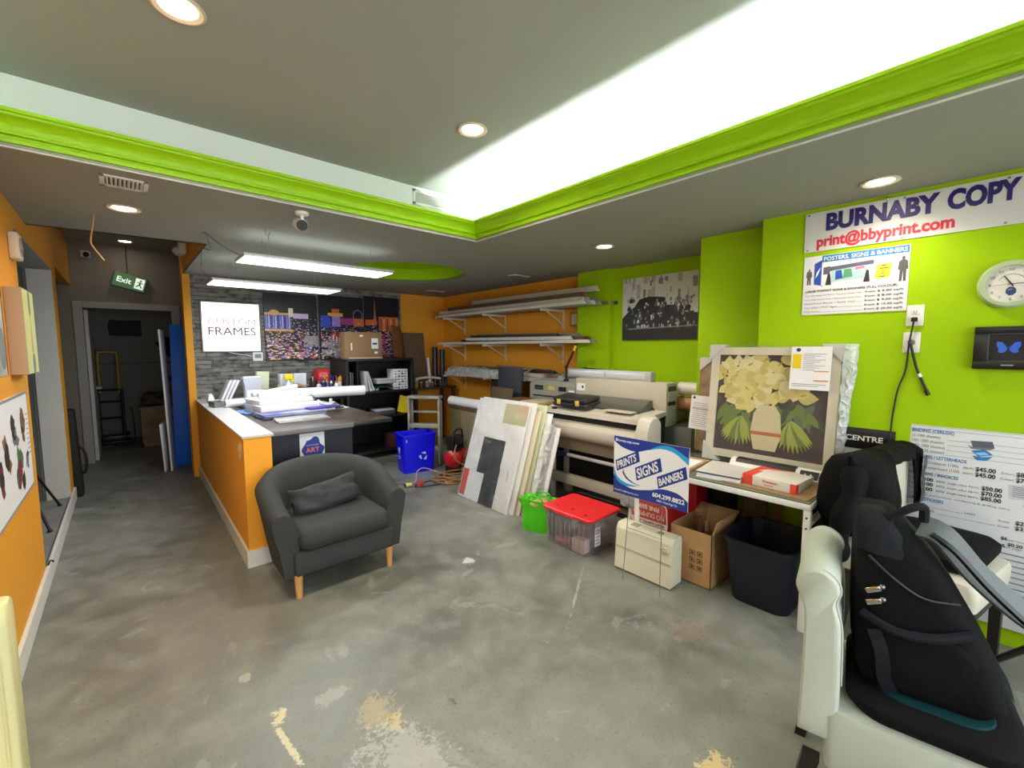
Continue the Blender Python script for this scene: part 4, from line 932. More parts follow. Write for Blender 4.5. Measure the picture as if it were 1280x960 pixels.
tag(B().box(-0.14, 0.14, -0.10, 0.10, 0, 0.2, 0, 0.004).build('maroon_box', mat('maroon_card', (70, 26, 30), 0.7), loc=(3.02, 6.0, 0.121)), 'maroon box on the bottom shelf of the black unit', 'box')

# dark side table in the back corner
t = thing('side_table', 'dark brown side table in the back corner', 'table', (0, 0, 0))
BW = mat('dark_brown_wood', (66, 44, 32), 0.5, var=0.4, vscale=8)
B().box(3.42, 4.22, 6.12, 6.55, 0.925, 0.955, 0, 0.003).build('top', BW, t)
for x, y in ((3.46, 6.16), (4.18, 6.16), (3.46, 6.51), (4.18, 6.51)): B().box(x - 0.025, x + 0.025, y - 0.025, y + 0.025, 0, 0.925).build('leg', BW, t)
r = random.Random(11)
JARS = [('small olive jar at the left of the corner table', (130, 130, 50), 3.52, .035, .12), ('brown jar beside the olive jar on the corner table', (110, 66, 40), 3.61, .03, .09), ('black spray can on the corner table', (30, 30, 32), 3.98, .033, .19), ('grey pot in the middle of the corner table', (126, 124, 120), 3.72, .04, .10), ('dark bottle near the wall on the corner table', (44, 36, 36), 4.08, .03, .15), ('red-brown jar right of the grey pot', (120, 60, 50), 3.82, .03, .08)]
for lab, c, x, q, h in JARS:
    t = thing('paint_jar', lab, 'jar', (x, 6.24, 0.956))
    B().lathe([(0.001, 0), (q, 0), (q, h * 0.75), (q * 0.7, h * 0.85)], seg=16).build('body', mat('jar_%d_%d' % (c[0], c[1]), c, 0.4), t)
    B().lathe([(q * 0.75, h * 0.82), (q * 0.75, h), (0.001, h)], seg=16).build('cap', LGREY if c[0] > 50 else BLACK, t)
tag(B().tube([(3.48, 6.20, 1.10), (3.7, 6.19, 1.12), (3.95, 6.20, 1.09)], 0.02, 10, smooth=4).build('paper_tube', mat('soft_white_sheet', (216, 220, 218), 0.6)), 'thin white tube lying on the jars of the corner table', 'tube')
tag(B().box(-0.19, 0.19, -0.01, 0.01, 0, 0.90, 0, 0.002).build('brown_board', CARD2, None, loc=(3.63, 6.40, 0.956), rot=(R(-7), 0, 0)), 'large dull brown board leaning on the orange wall over the corner table', 'board')
tag(B().lathe([(0.001, 0), (0.028, 0), (0.028, 0.48), (0.001, 0.48)], seg=18).build('paper_tube', PAPER, None, loc=(3.90, 6.44, 0.956), rot=(R(-8), 0, 0)), 'white tube standing right of the dull brown board', 'tube')
for k, (x, h) in enumerate(((3.99, 0.66), (4.06, 0.62))):
    tag(B().lathe([(0.001, 0), (0.045, 0), (0.045, h), (0.02, h), (0.02, h - 0.03), (0.001, h - 0.03)], seg=20).build('film_roll', mat('navy_film_roll', (28, 34, 52), 0.35), None, loc=(x, 6.42 - k * 0.12, 0.956), rot=(R(-6), R(4), 0)), ('dark navy vinyl roll standing beside the white tube', 'dark navy vinyl roll standing nearest the wall shelves')[k], 'vinyl roll')
from mathutils import noise as NZ
# ================================================================ back corner: bin, ladder, cabinet, compressor, cords
BINB = mat('recycling_blue', (8, 10, 226), 0.35)
t = thing('recycling_bin', 'bright blue recycling bin on the floor beside the stepladder', 'bin', (2.795, 5.01, 0), -10)
def shell(bb, w0, d0, w1, d1, h, th=0.006, r=0.03, lip=0.012, z0=0.0, mi=0, n=4, inner=0.01):
    """open-topped tapered tub with rim"""
    f = lambda w, d, z, rr=r: [Vector((a, b_, z)) for a, b_ in rrect(w, d, rr, n)]
    bb.loft([f(w0, d0, z0), f(w1, d1, z0 + h - 0.03), f(w1 + 2 * lip, d1 + 2 * lip, z0 + h - 0.028, r + lip), f(w1 + 2 * lip, d1 + 2 * lip, z0 + h, r + lip),
             f(w1 - 2 * th, d1 - 2 * th, z0 + h), f(w0 - 2 * th, d0 - 2 * th, z0 + inner)], mi)
    return bb
shell(B(), 0.40, 0.27, 0.45, 0.32, 0.50).build('body', BINB, t)
m = B(); LEAN = 0.05  # front face leans out a little
yf = lambda z: -(0.135 + 0.025 * z / 0.5) - 0.0035
def chase(bb, cx, cz, s, plane):
    for k in range(3):
        a = R(90 + 120 * k)
        def P(r_, da): return (cx + s * r_ * math.cos(a + da), cz + s * r_ * math.sin(a + da))
        plane(bb, [P(0.62, 0.50), P(0.95, 0.42), P(1.0, -0.35), P(0.66, -0.45)])
        plane(bb, [P(1.22, -0.36), P(0.42, -0.5), P(0.86, -0.95)])
chase(m, 0.05, 0.21, 0.055, lambda bb, q: bb.flat(q, yf(0.26), 0))
Us = Vector((0, -1, 0)); xs_ = -(0.20 + 0.0145) - 0.0035
side = lambda bb, q: bb.prism(q, (xs_, 0, 0), (0, -1, 0), (0, 0, 1), (-1, 0, 0), 0.0006, 0)
side(m, [(0.0, 0.235), (0.012, 0.24), (0.045, 0.31), (0.03, 0.325), (0.012, 0.31), (0.0, 0.33), (-0.012, 0.31), (-0.03, 0.325), (-0.045, 0.31), (-0.012, 0.24)])
for z0_, w_ in ((0.20, 0.055), (0.175, 0.04)):
    for k in range(5): side(m, [(-w_ + k * w_ * 0.42, z0_), (-w_ + k * w_ * 0.42 + w_ * 0.33, z0_), (-w_ + k * w_ * 0.42 + w_ * 0.33, z0_ + 0.013), (-w_ + k * w_ * 0.42, z0_ + 0.013)])
m.flat([(-0.175, 0.405), (-0.165, 0.405), (-0.165, 0.44), (-0.175, 0.44)], yf(0.44) , 0)
m.build('printed_marks', mat('bin_white_print', (186, 200, 246), 0.5), t)

LAD = mat('paint_spattered_aluminium', (168, 166, 156), 0.5, 0.1, var=0.8, vscale=7, rgb2=(108, 106, 98), bump=0.1)
t = thing('stepladder', 'paint-spattered folded aluminium stepladder behind the blue bin', 'ladder', (3.04, 5.15, 0), -50)
for sx in (-1, 1):
    B().box(sx * 0.21 - 0.012, sx * 0.21 + 0.012, -0.10, -0.01, 0, 0.92, 0, 0.003).build('rail', LAD, t)
    B().box(sx * 0.205 - 0.01, sx * 0.205 + 0.01, 0.02, 0.06, 0.0, 0.88, 0, 0.003).build('rear_rail', LAD, t)
    B().box(sx * 0.21 - 0.018, sx * 0.21 + 0.018, -0.105, -0.03, 0, 0.03, 0, 0.004).build('rubber_foot', mat('grey_rubber', (60, 60, 58), 0.8), t)
for z in (0.28, 0.58): B().box(-0.20, 0.20, -0.11, -0.03, z - 0.055, z, 0, 0.003).build('tread', LAD, t)
B().box(-0.225, 0.225, -0.115, 0.065, 0.92, 0.955, 0, 0.005).build('top_cap', LAD, t)
for z in (0.45, 0.74): B().box(-0.20, 0.20, 0.025, 0.05, z - 0.03, z, 0, 0.002).build('rear_bar', LAD, t)
lt = B()
for k in range(7): lt.box(0.2232, 0.2236, -0.085, -0.052, 0.20 + k * 0.028, 0.218 + k * 0.028 - 0.006 * (k % 2))
lt.build('lettering', mat('ladder_white_letters', (220, 220, 214), 0.5), t)

t = thing('storage_cabinet', 'olive-tan low cabinet under the wall shelves, behind the ladder', 'cabinet', (0, 0, 0))
TAN = mat('olive_tan_panel', (136, 124, 92), 0.6, var=0.2, vscale=2)
B().box(3.42, 4.22, 4.02, 5.12, 0.02, 0.76, 0, 0.003).build('body', TAN, t)
B().box(3.40, 4.24, 4.00, 5.14, 0.76, 0.785, 0, 0.003).build('top', mat('brown_cabinet_top', (96, 74, 54), 0.6), t)
roll('paper_roll', 'long white paper roll lying along the front of the olive cabinet top', (3.47, 5.16, 0.852), (3.45, 4.30, 0.852), 0.065, mat('roll_white', (240, 240, 242), 0.5), PAPER)
crumple('plastic_wrap', 'bunched clear plastic wrap at the near end of the cabinet roll', 'plastic sheet', (3.46, 4.17, 0.786), 0.26, 0.26, 0.16, film('crumpled_film', (226, 236, 228), 0.45, 0.15, 1.0), 13)
tag(B().box(0, 0.02, -0.235, 0.235, 0, 0.56, 0, 0.002).build('grey_board', mat('slate_board', (54, 58, 66), 0.6), None, loc=(3.78, 4.28, 0.786), rot=(0, R(3), 0)), 'square dark slate board standing on the olive cabinet before the wall shelves', 'board')
tag(B().box(0, 0.02, -0.2, 0.2, 0, 0.36, 0, 0.002).build('dark_board', mat('dark_panel_brown', (52, 34, 30), 0.6), None, loc=(3.98, 4.72, 0.786), rot=(0, R(5), 0)), 'small dark brown board behind the slate board', 'board')
tag(B().box(0, 0.02, -0.24, 0.24, 0, 0.30, 0, 0.002).build('card_flap', CARD2, None, loc=(3.62, 4.30, 0.786), rot=(0, R(12), R(-6))), 'brown cardboard flap standing left of the slate board', 'board')
t = thing('offcut_carton', 'brown carton behind the leaning plastic-wrapped boards', 'box', (0, 0, 0))
B().box(3.42, 3.70, 3.34, 3.98, 0, 0.90, 0, 0.004).build('carton', CARD2, t)
WOODS = [mat('offcut_%d' % k, c, 0.7, var=0.3, vscale=9) for k, c in enumerate(((190, 160, 118), (150, 116, 80), (206, 190, 160), (120, 86, 58)))]
r = random.Random(21)
for k in range(8):
    z = 0.905 + 0.022 * (k // 2); y = 3.48 + 0.30 * (k % 2) + r.uniform(-.03, .03)
    o = B().box(-0.15, 0.15, -0.135, 0.135, 0, 0.02, 0, 0.002).build('wood_offcut', WOODS[k % 4], None, loc=(3.55 + r.uniform(-.02, .01), y, z), rot=(0, 0, R(r.uniform(-5, 5))))
    tag(o, 'flat wooden offcut piled on the brown carton beside the printers', 'offcut', 'wooden offcuts on the brown carton')

t = thing('air_compressor', 'small air compressor, red tank and black motor, before the olive cabinet', 'compressor', (3.16, 4.60, 0), 35)
rc = mat('compressor_red', (178, 20, 28), 0.3)
B().loft([[Vector((x, 0.115 * q * math.cos(a), 0.19 + 0.115 * q * math.sin(a))) for a in [2 * PI * i / 20 for i in range(20)]] for x, q in ((-0.2, 0.15), (-0.185, 0.7), (-0.15, 1), (0.15, 1), (0.185, 0.7), (0.2, 0.15))]).build('tank', rc, t)
B().box(-0.13, 0.07, -0.08, 0.08, 0.30, 0.33).cyl((-0.15, 0, 0.40), (0.03, 0, 0.40), 0.085, seg=18).box(0.03, 0.13, -0.06, 0.06, 0.31, 0.47, 0, 0.015).build('motor', mat('compressor_black', (24, 25, 28), 0.4), t)
B().tube([(-0.17, -0.02, 0.29), (-0.17, -0.02, 0.52), (0.14, -0.02, 0.52), (0.14, -0.02, 0.29)], 0.012, 8, smooth=4).build('handle', BLACK, t)
for x in (-0.12, 0.12): B().box(x - 0.02, x + 0.02, -0.1, 0.1, 0, 0.10, 0, 0.004).build('foot', BLACK, t)
B().cyl((0.10, -0.085, 0.36), (0.10, -0.10, 0.36), 0.025, seg=16).build('gauge', CHROME, t)

CORD = mat('tan_hose', (156, 112, 62), 0.5)
hp = []
r = random.Random(5)
for k in range(46):
    a = k * 0.85; q = 0.16 + 0.10 * r.random()
    hp.append((3.02 + q * 1.5 * math.cos(a) + r.uniform(-.05, .05), 4.32 + 0.55 * q * math.sin(a) * 1.6 + r.uniform(-.05, .05), 0.012 + 0.02 * ((k // 8) % 3) + 0.008 * (k % 2)))
hp = [(3.27, 4.62, 0.34), (3.12, 4.5, 0.42), (3.02, 4.42, 0.2)] + hp
tag(B().tube(hp, 0.009, 7, smooth=5).build('air_hose', CORD), 'tan air hose coiled on the floor in front of the compressor', 'hose')
tag(B().tube([(3.0, 4.30, 0.014), (2.72, 4.42, 0.012), (2.50, 4.42, 0.012), (2.42, 4.36, 0.012), (2.52, 4.28, 0.012), (2.86, 4.22, 0.012), (3.10, 4.12, 0.02)], 0.007, 7, smooth=8).build('extension_cord', mat('dark_green_cord', (46, 50, 40), 0.5)), 'dark extension cord looping on the floor before the blue bin', 'cord')
tag(B().tube([(2.20, 4.72, 0.01), (2.33, 4.62, 0.012), (2.45, 4.44, 0.03), (2.52, 4.50, 0.13), (2.62, 4.50, 0.16), (2.76, 4.42, 0.10), (2.95, 4.36, 0.03)], 0.006, 7, smooth=8).build('floor_cable', mat('pale_pink_cord', (176, 140, 126), 0.5)), 'pale cord arching over the floor in front of the blue bin', 'cord')
t = thing('cord_plug', 'red cord connector on the floor by the blue bin', 'plug', (2.50, 4.37, 0.0), 30)
B().cyl((-0.05, 0, 0.03), (0.03, 0, 0.03), 0.028, 0.022, seg=14).build('body', mat('red_plug', (206, 60, 42), 0.4), t)
B().cyl((0.03, 0, 0.03), (0.06, 0, 0.03), 0.014, seg=10).build('collar', mat('red_plug', (206, 60, 42), 0.4), t)
t = thing('cord_plug', 'yellow cord connector on the floor left of the red one', 'plug', (2.36, 4.42, 0.0), -10)
B().cyl((-0.03, 0, 0.028), (0.04, 0, 0.028), 0.026, 0.02, seg=14).build('body', mat('yellow_plug', (214, 196, 110), 0.4), t)
B().cyl((-0.05, 0, 0.028), (-0.03, 0, 0.028), 0.012, seg=10).build('collar', BLACK, t)

# ---------------------------------------------------------------- wall shelves with lengths of frame moulding
BR = mat('bracket_white', (206, 200, 184), 0.5)
for row, z in (('top', 2.09), ('middle', 1.65), ('bottom', 1.165)):
    for y, wh in ((6.0, 'nearest the back corner'), (4.96, 'in the middle of the row'), (3.80, 'nearest the lime wall')):
        t = thing('shelf_bracket', f'white steel bracket under the {row} row of mouldings, {wh}', 'bracket', (4.33, y, z))
        B().box(-0.012, 0, -0.015, 0.015, -0.26, 0.10, 0, 0.002).build('upright', BR, t)
        B().box(-0.44, -0.012, -0.008, 0.008, -0.03, 0, 0, 0.002).build('arm', BR, t)
        B().cyl((-0.012, 0, -0.19), (-0.32, 0, -0.03), 0.010, seg=8).build('brace', BR, t)
ST = [mat('moulding_' + n, c, 0.4, var=0.3, vscale=5) for n, c in (('white', (214, 212, 204)), ('silver', (166, 166, 160)), ('brown', (96, 68, 46)), ('grey', (128, 122, 112)), ('oak', (164, 128, 86)), ('dark', (52, 42, 36)), ('wrapped', (188, 182, 168)))]
r = random.Random(8)
def stick(row, y0, y1, x, z0, z1, w, h, m, twist=0):
    L_ = y1 - y0; ang = math.atan2(z1 - z0, L_)
    bb = B()
    bb.prism([(-w / 2, 0), (w / 2, 0), (w / 2, h * 0.35), (w * 0.1, h * 0.55), (-w * 0.1, h), (-w / 2, h)], (0, 0, 0), (1, 0, 0), (0, 0, 1), (0, 1, 0), L_)
    o = bb.build('frame_strip', m, None, loc=(x, y0, z0), rot=(ang, 0, R(twist)))
    tag(o, f'picture-frame moulding length lying on the {row} wall shelf', 'frame moulding', f'moulding lengths on the {row} wall shelf')
def rowfill(row, z, spec):
    for (y0, y1, dz0, dz1, x, mi, w, h) in spec:
        if dz0 > 0.04: dz1 = dz1 + r.uniform(0.0, 0.035)
        stick(row, y0, y1, x, z + dz0, z + dz1, w, h, ST[mi], r.uniform(-0.35, 0.35))
top = []
for k in range(9):   # bottom layer across the arm
    top.append((3.08 + r.uniform(0, 0.2) - 0.02 * k, 6.5 - r.uniform(0, 0.35), 0.004, 0.004 , 3.915 + 0.046 * k, (0, 1, 0, 3, 6, 1, 3, 4, 2)[k], 0.042, 0.04))
for k in range(8):
    top.append((3.05 + r.uniform(0, 0.35), 6.3 - r.uniform(0, 0.6), 0.048, 0.048, 3.93 + 0.048 * k, (6, 0, 1, 3, 2, 4, 5, 3)[k], 0.042, 0.042))
for k in range(6):
    top.append((3.12 + r.uniform(0, 0.5), 6.0 - r.uniform(0, 1.0), 0.094, 0.094, 3.96 + 0.055 * k, (2, 6, 4, 2, 3, 1)[k], 0.048, 0.05))
for k in range(3):
    top.append((3.05 + 0.3 * k, 5.4, 0.15, 0.146, 4.06 + 0.08 * k, (6, 4, 2)[k], 0.07, 0.06))
rowfill('top', 2.09, top)
mid = []
for k in range(8): mid.append((2.95 + (0.02 if k < 2 else 0.25) + r.uniform(0, 0.3), 6.25 - r.uniform(0, 0.5), 0.004, 0.004, 3.92 + 0.05 * k, (0, 3, 6, 1, 3, 2, 4, 5)[k], 0.045, 0.036))
for k in range(6): mid.append((3.2 + r.uniform(0, 0.4), 6.1 - r.uniform(0, 0.7), 0.044, 0.044, 3.95 + 0.06 * k, (0, 2, 3, 2, 6, 5)[k], 0.052, 0.04))
for k in range(3): mid.append((3.3 + r.uniform(0, 0.3), 5.6 - r.uniform(0, 0.5), 0.088, 0.088, 4.0 + 0.08 * k, (5, 3, 2)[k], 0.06, 0.035))
rowfill('middle', 1.65, mid)
low = []
for k in range(7): low.append((3.35 + r.uniform(0, 0.2), 6.05 - r.uniform(0, 0.3), 0.004, 0.004, 3.93 + 0.056 * k, (6, 3, 6, 4, 2, 3, 5)[k], 0.052, 0.05))
for k in range(6): low.append((3.4 + r.uniform(0, 0.4), 5.9 - r.uniform(0, 0.4), 0.058, 0.058, 3.95 + 0.06 * k, (6, 4, 3, 2, 6, 3)[k], 0.054, 0.045))
for k in range(4): low.append((3.5 + r.uniform(0, 0.6), 5.5 - r.uniform(0, 0.7), 0.106, 0.106, 3.98 + 0.08 * k, (2, 5, 3, 4)[k], 0.07, 0.04))
rowfill('bottom', 1.165, low)
pl = B()
pl.grid(40, 14, lambda u, v: Vector((3.905 + 0.35 * v, 4.05 + 1.85 * u, 1.165 + 0.115 + 0.04 * math.sin(PI * v) + 0.012 * NZ.noise(Vector((u * 22, v * 7, 0)))) if v > 0.15 else (3.893 + 0.01 * NZ.noise(Vector((u * 25, v * 20, 3))), 4.05 + 1.85 * u, 1.16 + 0.115 * v / 0.15)))
tag(pl.build('plastic_cover', film('shelf_film', (238, 236, 228), 0.5, 0.2, 0.9), ang=70), 'dusty clear plastic lying over the mouldings on the bottom wall shelf', 'plastic sheet')
t = thing('sample_block', 'small framed sample hanging under the top shelf by the lime pillar', 'frame', (4.325, 3.60, 1.96), -90)
B().box(-0.07, 0.07, -0.02, 0, -0.09, 0.09, 0, 0.003).build('frame', mat('sample_frame', (150, 112, 62), 0.5), t)
B().rect(-0.045, 0.045, -0.065, 0.065, -0.021).build('mount', mat('sample_cream', (206, 196, 150), 0.5), t)

# ---------------------------------------------------------------- plastic-wrapped boards leaning by the plotter
def lean_board(lab, ybase, w, h, xb, lean, m, th=0.012, cat='board', name='leaning_board', extra=None, z=0.0):
    t = thing(name, lab, cat, (xb, ybase, z), -90, rx=-lean)     # local: face -y to the room, x runs toward the camera
    B().box(-w / 2, w / 2, 0, th, 0, h, 0, 0.001).build('board', m, t)
    if extra: extra(t)
    return t
LEAN = 17.5
def design(t):
    p = B(); y = -0.0003
    p.rect(-0.395, -0.30, 0.02, 0.30, y, 1); p.rect(-0.05, 0.18, 0.0, 0.40, y, 0); p.rect(-0.18, 0.17, 0.30, 0.68, y - 0.0004, 0)
    p.flat([(-0.29, 0.30), (-0.05, 0.30), (-0.05, 0.0), (-0.29, 0.0)], y - 0.0008, 2)
    p.rect(0.30, 0.305, 0.30, 0.40, y, 0)
    p.rect(0.05, 0.40, 0.86, 1.07, y, 3); p.rect(0.24, 0.40, 0.93, 1.07, y - 0.0004, 4)
    p.build('printed_design', [mat('board_black', (34, 38, 46), 0.5), mat('board_red', (208, 74, 58), 0.5), mat('board_pale', (222, 224, 226), 0.5), mat('board_olive', (196, 192, 150), 0.5), mat('board_tan', (214, 190, 150), 0.5)], t)
WB = mat('foam_board_white', (230, 230, 228), 0.5)
front = lean_board('front white board with red and black blocks, in clear wrap by the plotter', 3.435, 0.81, 1.09, 2.645, LEAN, WB, extra=design)
fm = film('board_wrap', (254, 254, 255), 0.955, 0.10, 1.0, 7.0, gloss=0.45)
wr = B()
wr.grid(70, 80, lambda u, v: Vector(((u - 0.5) * 0.83, -0.012 - 0.016 * (0.5 + NZ.noise(Vector((u * 4 + v * 2, v * 5, 1.7)))) - 0.022 * abs(NZ.noise(Vector((u * 9 + v * 6, v * 8 - u * 5, 5)))), -0.002 + v * 1.10)))
wr.build('clear_wrap', fm, front, ang=80)
BC = [('white foam board directly behind the wrapped front board', 3.40, 0.84, 1.10, (226, 226, 224)), ('cream board in the middle of the leaning stack', 3.36, 0.86, 1.02, (214, 204, 180)), ('pale green tinted board in the leaning stack', 3.30, 0.80, 1.08, (200, 206, 170)),
      ('white board showing its edge towards the plotter', 3.26, 0.84, 1.00, (232, 232, 230)), ('grey board deep in the leaning stack', 3.22, 0.78, 0.94, (150, 150, 146)), ('thin white board nearest the plotter leg', 3.16, 0.80, 0.86, (228, 228, 224))]
for k, (lab, yb, w_, h_, c) in enumerate(BC):
    lean_board(lab, yb, w_, h_, 2.682 + 0.034 * k, LEAN, mat('stack_board_%d' % k, c, 0.55))
side_wrap = B()
side_wrap.grid(16, 40, lambda u, v: Vector((0.425 + 0.03 * math.sin(PI * u) + 0.018 * NZ.noise(Vector((u * 5, v * 9, 2))), -0.01 + u * 0.20, 0.0 + v * 0.92)))
sw = side_wrap.build('clear_wrap', film('side_film', (244, 244, 240), 0.6, 0.12, 1.0), None, ang=80, loc=(2.70, 3.25, 0.0), rot=(R(-LEAN), 0, R(-90)))
tag(sw, 'loose clear wrap hanging down the plotter side of the leaning boards', 'plastic sheet')

# ---------------------------------------------------------------- wide plotter
PB = mat('printer_beige', (196, 190, 176), 0.45)
PD = mat('printer_beige_shade', (192, 184, 168), 0.5)
t = thing('plotter', 'wide beige plotter on a stand behind the red-lidded tub', 'plotter', (0, 0, 0))
Y0, Y1 = 1.98, 3.17
def xz(pts, y0, y1, m, name, par=t, ang=40): return B().prism(pts, (0, y0, 0), (1, 0, 0), (0, 0, 1), (0, 1, 0), y1 - y0).build(name, m, par, ang=ang)
arc = [(3.30, 0.70), (3.25, 0.705), (3.205, 0.735), (3.19, 0.785), (3.205, 0.83), (3.245, 0.85), (3.34, 0.865), (3.34, 0.70)]
xz(arc, Y0, Y1, PB, 'paper_cover')
xz([(3.335, 0.72), (3.69, 0.72), (3.69, 1.005), (3.335, 0.93)], Y0 + 0.01, Y1 - 0.01, mat('plotter_dark', (26, 26, 26), 0.4), 'core')
xz([(3.29, 0.925), (3.30, 0.965), (3.50, 1.0), (3.705, 1.012), (3.705, 0.98), (3.36, 0.925)], Y0, Y1, PB, 'top_cover')
xz([(3.27, 0.72), (3.27, 0.93), (3.34, 0.97), (3.705, 1.005), (3.705, 0.70), (3.35, 0.70)], Y1, Y1 + 0.03, BLACK, 'end_cheek')
cap = B()
cap.loft([[Vector((3.25 + a, y, 0.845 + b_)) for a, b_ in [(q * x, q * z) for x, z in ((-0.075, -0.14), (-0.07, 0.03), (-0.03, 0.125), (0.02, 0.165), (0.10, 0.17), (0.16, 0.12), (0.17, -0.14))]] for y, q in ((1.985, 1.0), (1.90, 1.0), (1.872, 0.93))])
cap.build('end_cap', PB, t, ang=50)
B().box(3.36, 3.50, 2.15, 2.45, 1.0, 1.012, 0, 0.004).xf(Matrix.Identity(4)).build('control_panel', PD, t)
B().box(3.30, 3.33, 3.0, 3.05, 0.965, 0.985, 0, 0.003).build('latch', BLACK, t)
xz([(3.46, 1.0), (3.46, 1.015), (3.64, 1.10), (3.685, 1.10), (3.685, 1.012)], 2.12, 2.95, mat('smoked_cover', (86, 84, 80), 0.12, spec=0.6), 'smoked_cover')
for y in (3.12, 2.00):
    B().box(3.33, 3.40, y - 0.045, y + 0.045, 0.0, 0.72, 0, 0.006).build('leg', PD, t)
    B().box(3.62, 3.69, y - 0.045, y + 0.045, 0.0, 0.72, 0, 0.006).build('leg', PD, t)
B().box(3.34, 3.37, 2.04, 3.08, 0.565, 0.70).build('front_panel', mat('printer_taupe', (138, 128, 112), 0.55), t)
B().box(3.33, 3.39, 2.04, 3.08, 0.20, 0.30, 0, 0.006).build('bottom_rail', PD, t)
B().box(3.62, 3.66, 2.04, 3.08, 0.20, 0.66).build('rear_panel', mat('plotter_back_dark', (22, 22, 22), 0.6), t)
B().cyl((3.36, 3.08, 0.50), (3.36, 2.05, 0.50), 0.018, seg=14).build('roll_bar', mat('pale_bar', (206, 204, 210), 0.3), t)
B().cyl((3.36, 3.08, 0.50), (3.36, 2.88, 0.50), 0.030, 0.024, seg=14).build('roll_hub', mat('navy_hub', (44, 42, 88), 0.4), t)
t = thing('picture_frame', 'black flat frame lying inside the plotter stand', 'frame', (3.50, 2.52, 0.0), 0)
B().box(-0.10, 0.10, -0.42, 0.42, 0.0, 0.03, 0, 0.003).build('frame', BLACK, t)
B().box(-0.06, 0.06, -0.36, 0.36, 0.03, 0.033).build('backing', mat('kraft_backing', (140, 122, 96), 0.8), t)
t = thing('tool_case', 'black hard tool case with yellow latches on the plotter top', 'case', (3.43, 2.83, 1.012), -90, rx=6)
CS = mat('case_black', (36, 40, 38), 0.5, bump=0.1)
B().box(-0.22, 0.22, -0.12, 0.13, 0.0, 0.045, 0, 0.018, 3).build('base', CS, t)
B().box(-0.215, 0.215, -0.115, 0.125, 0.048, 0.095, 0, 0.018, 3).build('lid', CS, t)
B().tube([(-0.06, -0.12, 0.04), (-0.06, -0.15, 0.04), (0.06, -0.15, 0.04), (0.06, -0.12, 0.04)], 0.009, 8, smooth=4).build('handle', CS, t)
for x in (-0.13, 0.11): B().box(x - 0.022, x + 0.022, -0.127, -0.112, 0.022, 0.075, 0, 0.004).box(x - 0.009, x + 0.009, -0.130, -0.112, 0.035, 0.06).build('latch', mat('latch_yellow', (226, 190, 90), 0.4), t)

# ---------------------------------------------------------------- large printer behind
t = thing('wide_printer', 'tall grey-beige wide printer standing behind the plotter', 'printer', (0, 0, 0))
G1 = mat('printer_grey_beige', (192, 186, 168), 0.5, var=0.15, vscale=3); G2 = mat('printer_grey_green', (146, 149, 138), 0.5)
B().box(3.72, 3.93, 2.00, 3.08, 0.86, 1.265, 0, 0.004).build('tower', G1, t)
B().box(3.82, 4.17, 1.80, 3.90, 0.0, 0.86, 0, 0.004).build('cabinet', mat('printer_base_grey', (96, 98, 92), 0.5), t)
B().box(3.935, 4.18, 2.05, 3.08, 0.862, 1.12, 0, 0.004).build('rear_body', G2, t)
B().prism([(3.72, 0.98), (3.72, 1.16), (3.78, 1.21), (4.15, 1.22), (4.15, 0.98)], (0, 3.085, 0), (1, 0, 0), (0, 0, 1), (0, 1, 0), 0.72).build('control_head', G2, t)
B().prism([(3.80, 1.215), (3.84, 1.27), (4.08, 1.28), (4.10, 1.22)], (0, 3.10, 0), (1, 0, 0), (0, 0, 1), (0, 1, 0), 0.34).build('hopper', mat('hopper_grey', (150, 152, 148), 0.3), t)
s = B()
for (y0, y1, z0, z1) in ((3.58, 3.72, 1.10, 1.118), (3.58, 3.72, 1.125, 1.15), (3.22, 3.33, 1.10, 1.15), (3.20, 3.74, 1.02, 1.035)): s.box(3.714, 3.722, y0, y1, z0, z1)
s.build('slot', BLACK, t)
B().box(3.716, 3.722, 3.40, 3.50, 1.105, 1.15).build('caution_label', mat('yellow_label', (204, 186, 90), 0.5), t)
B().box(3.716, 3.722, 3.10, 3.18, 1.10, 1.12).box(3.714, 3.7205, 2.95, 3.06, 1.13, 1.21).build('white_label', PAPER, t)
B().box(3.7135, 3.716, 2.965, 2.99, 1.16, 1.185).build('label_mark', INK, t)
s = B(); 
for k, (z0, z1, mi) in enumerate(((1.19, 1.235, 1), (1.165, 1.183, 0), (1.135, 1.16, 0), (1.105, 1.13, 0), (1.055, 1.09, 1), (1.025, 1.05, 0), (0.985, 1.02, 0), (0.94, 0.98, 0), (0.90, 0.935, 0))): s.box(3.75, 3.89, 1.996, 2.0005, z0, z1, mi)
s.build('side_label', [mat('side_label_pale', (192, 198, 206), 0.4), mat('side_label_dark', (40, 44, 50), 0.4)], t)
B().box(3.69, 3.722, 2.17, 2.26, 0.95, 1.10, 0, 0.008).build('power_inlet', mat('inlet_dark', (52, 46, 42), 0.5), t)
B().tube([(3.70, 2.19, 1.02), (3.68, 2.12, 1.03), (3.675, 2.08, 0.97), (3.68, 2.12, 0.92), (3.70, 2.20, 0.93)], 0.008, 8, smooth=6).build('cable', BLACK, t)
t = thing('aluminium_rail', 'long silver channel with two inset plates on top of the tall printer', 'rail', (3.83, 2.74, 1.266), -90)
AL = mat('brushed_aluminium', (190, 194, 200), 0.35, 0.4)
B().box(-0.53, 0.53, -0.035, 0.055, 0.0, 0.095, 0, 0.006).build('channel', AL, t)
for x0, x1 in ((-0.50, -0.02), (0.0, 0.47)): B().box(x0, x1, -0.041, -0.034, 0.02, 0.075, 0, 0.003).cyl(((x0 + x1) / 2, -0.045, 0.05), ((x0 + x1) / 2, -0.04, 0.05), 0.008, seg=10).build('plate', mat('pale_aluminium', (214, 216, 222), 0.3, 0.3), t)
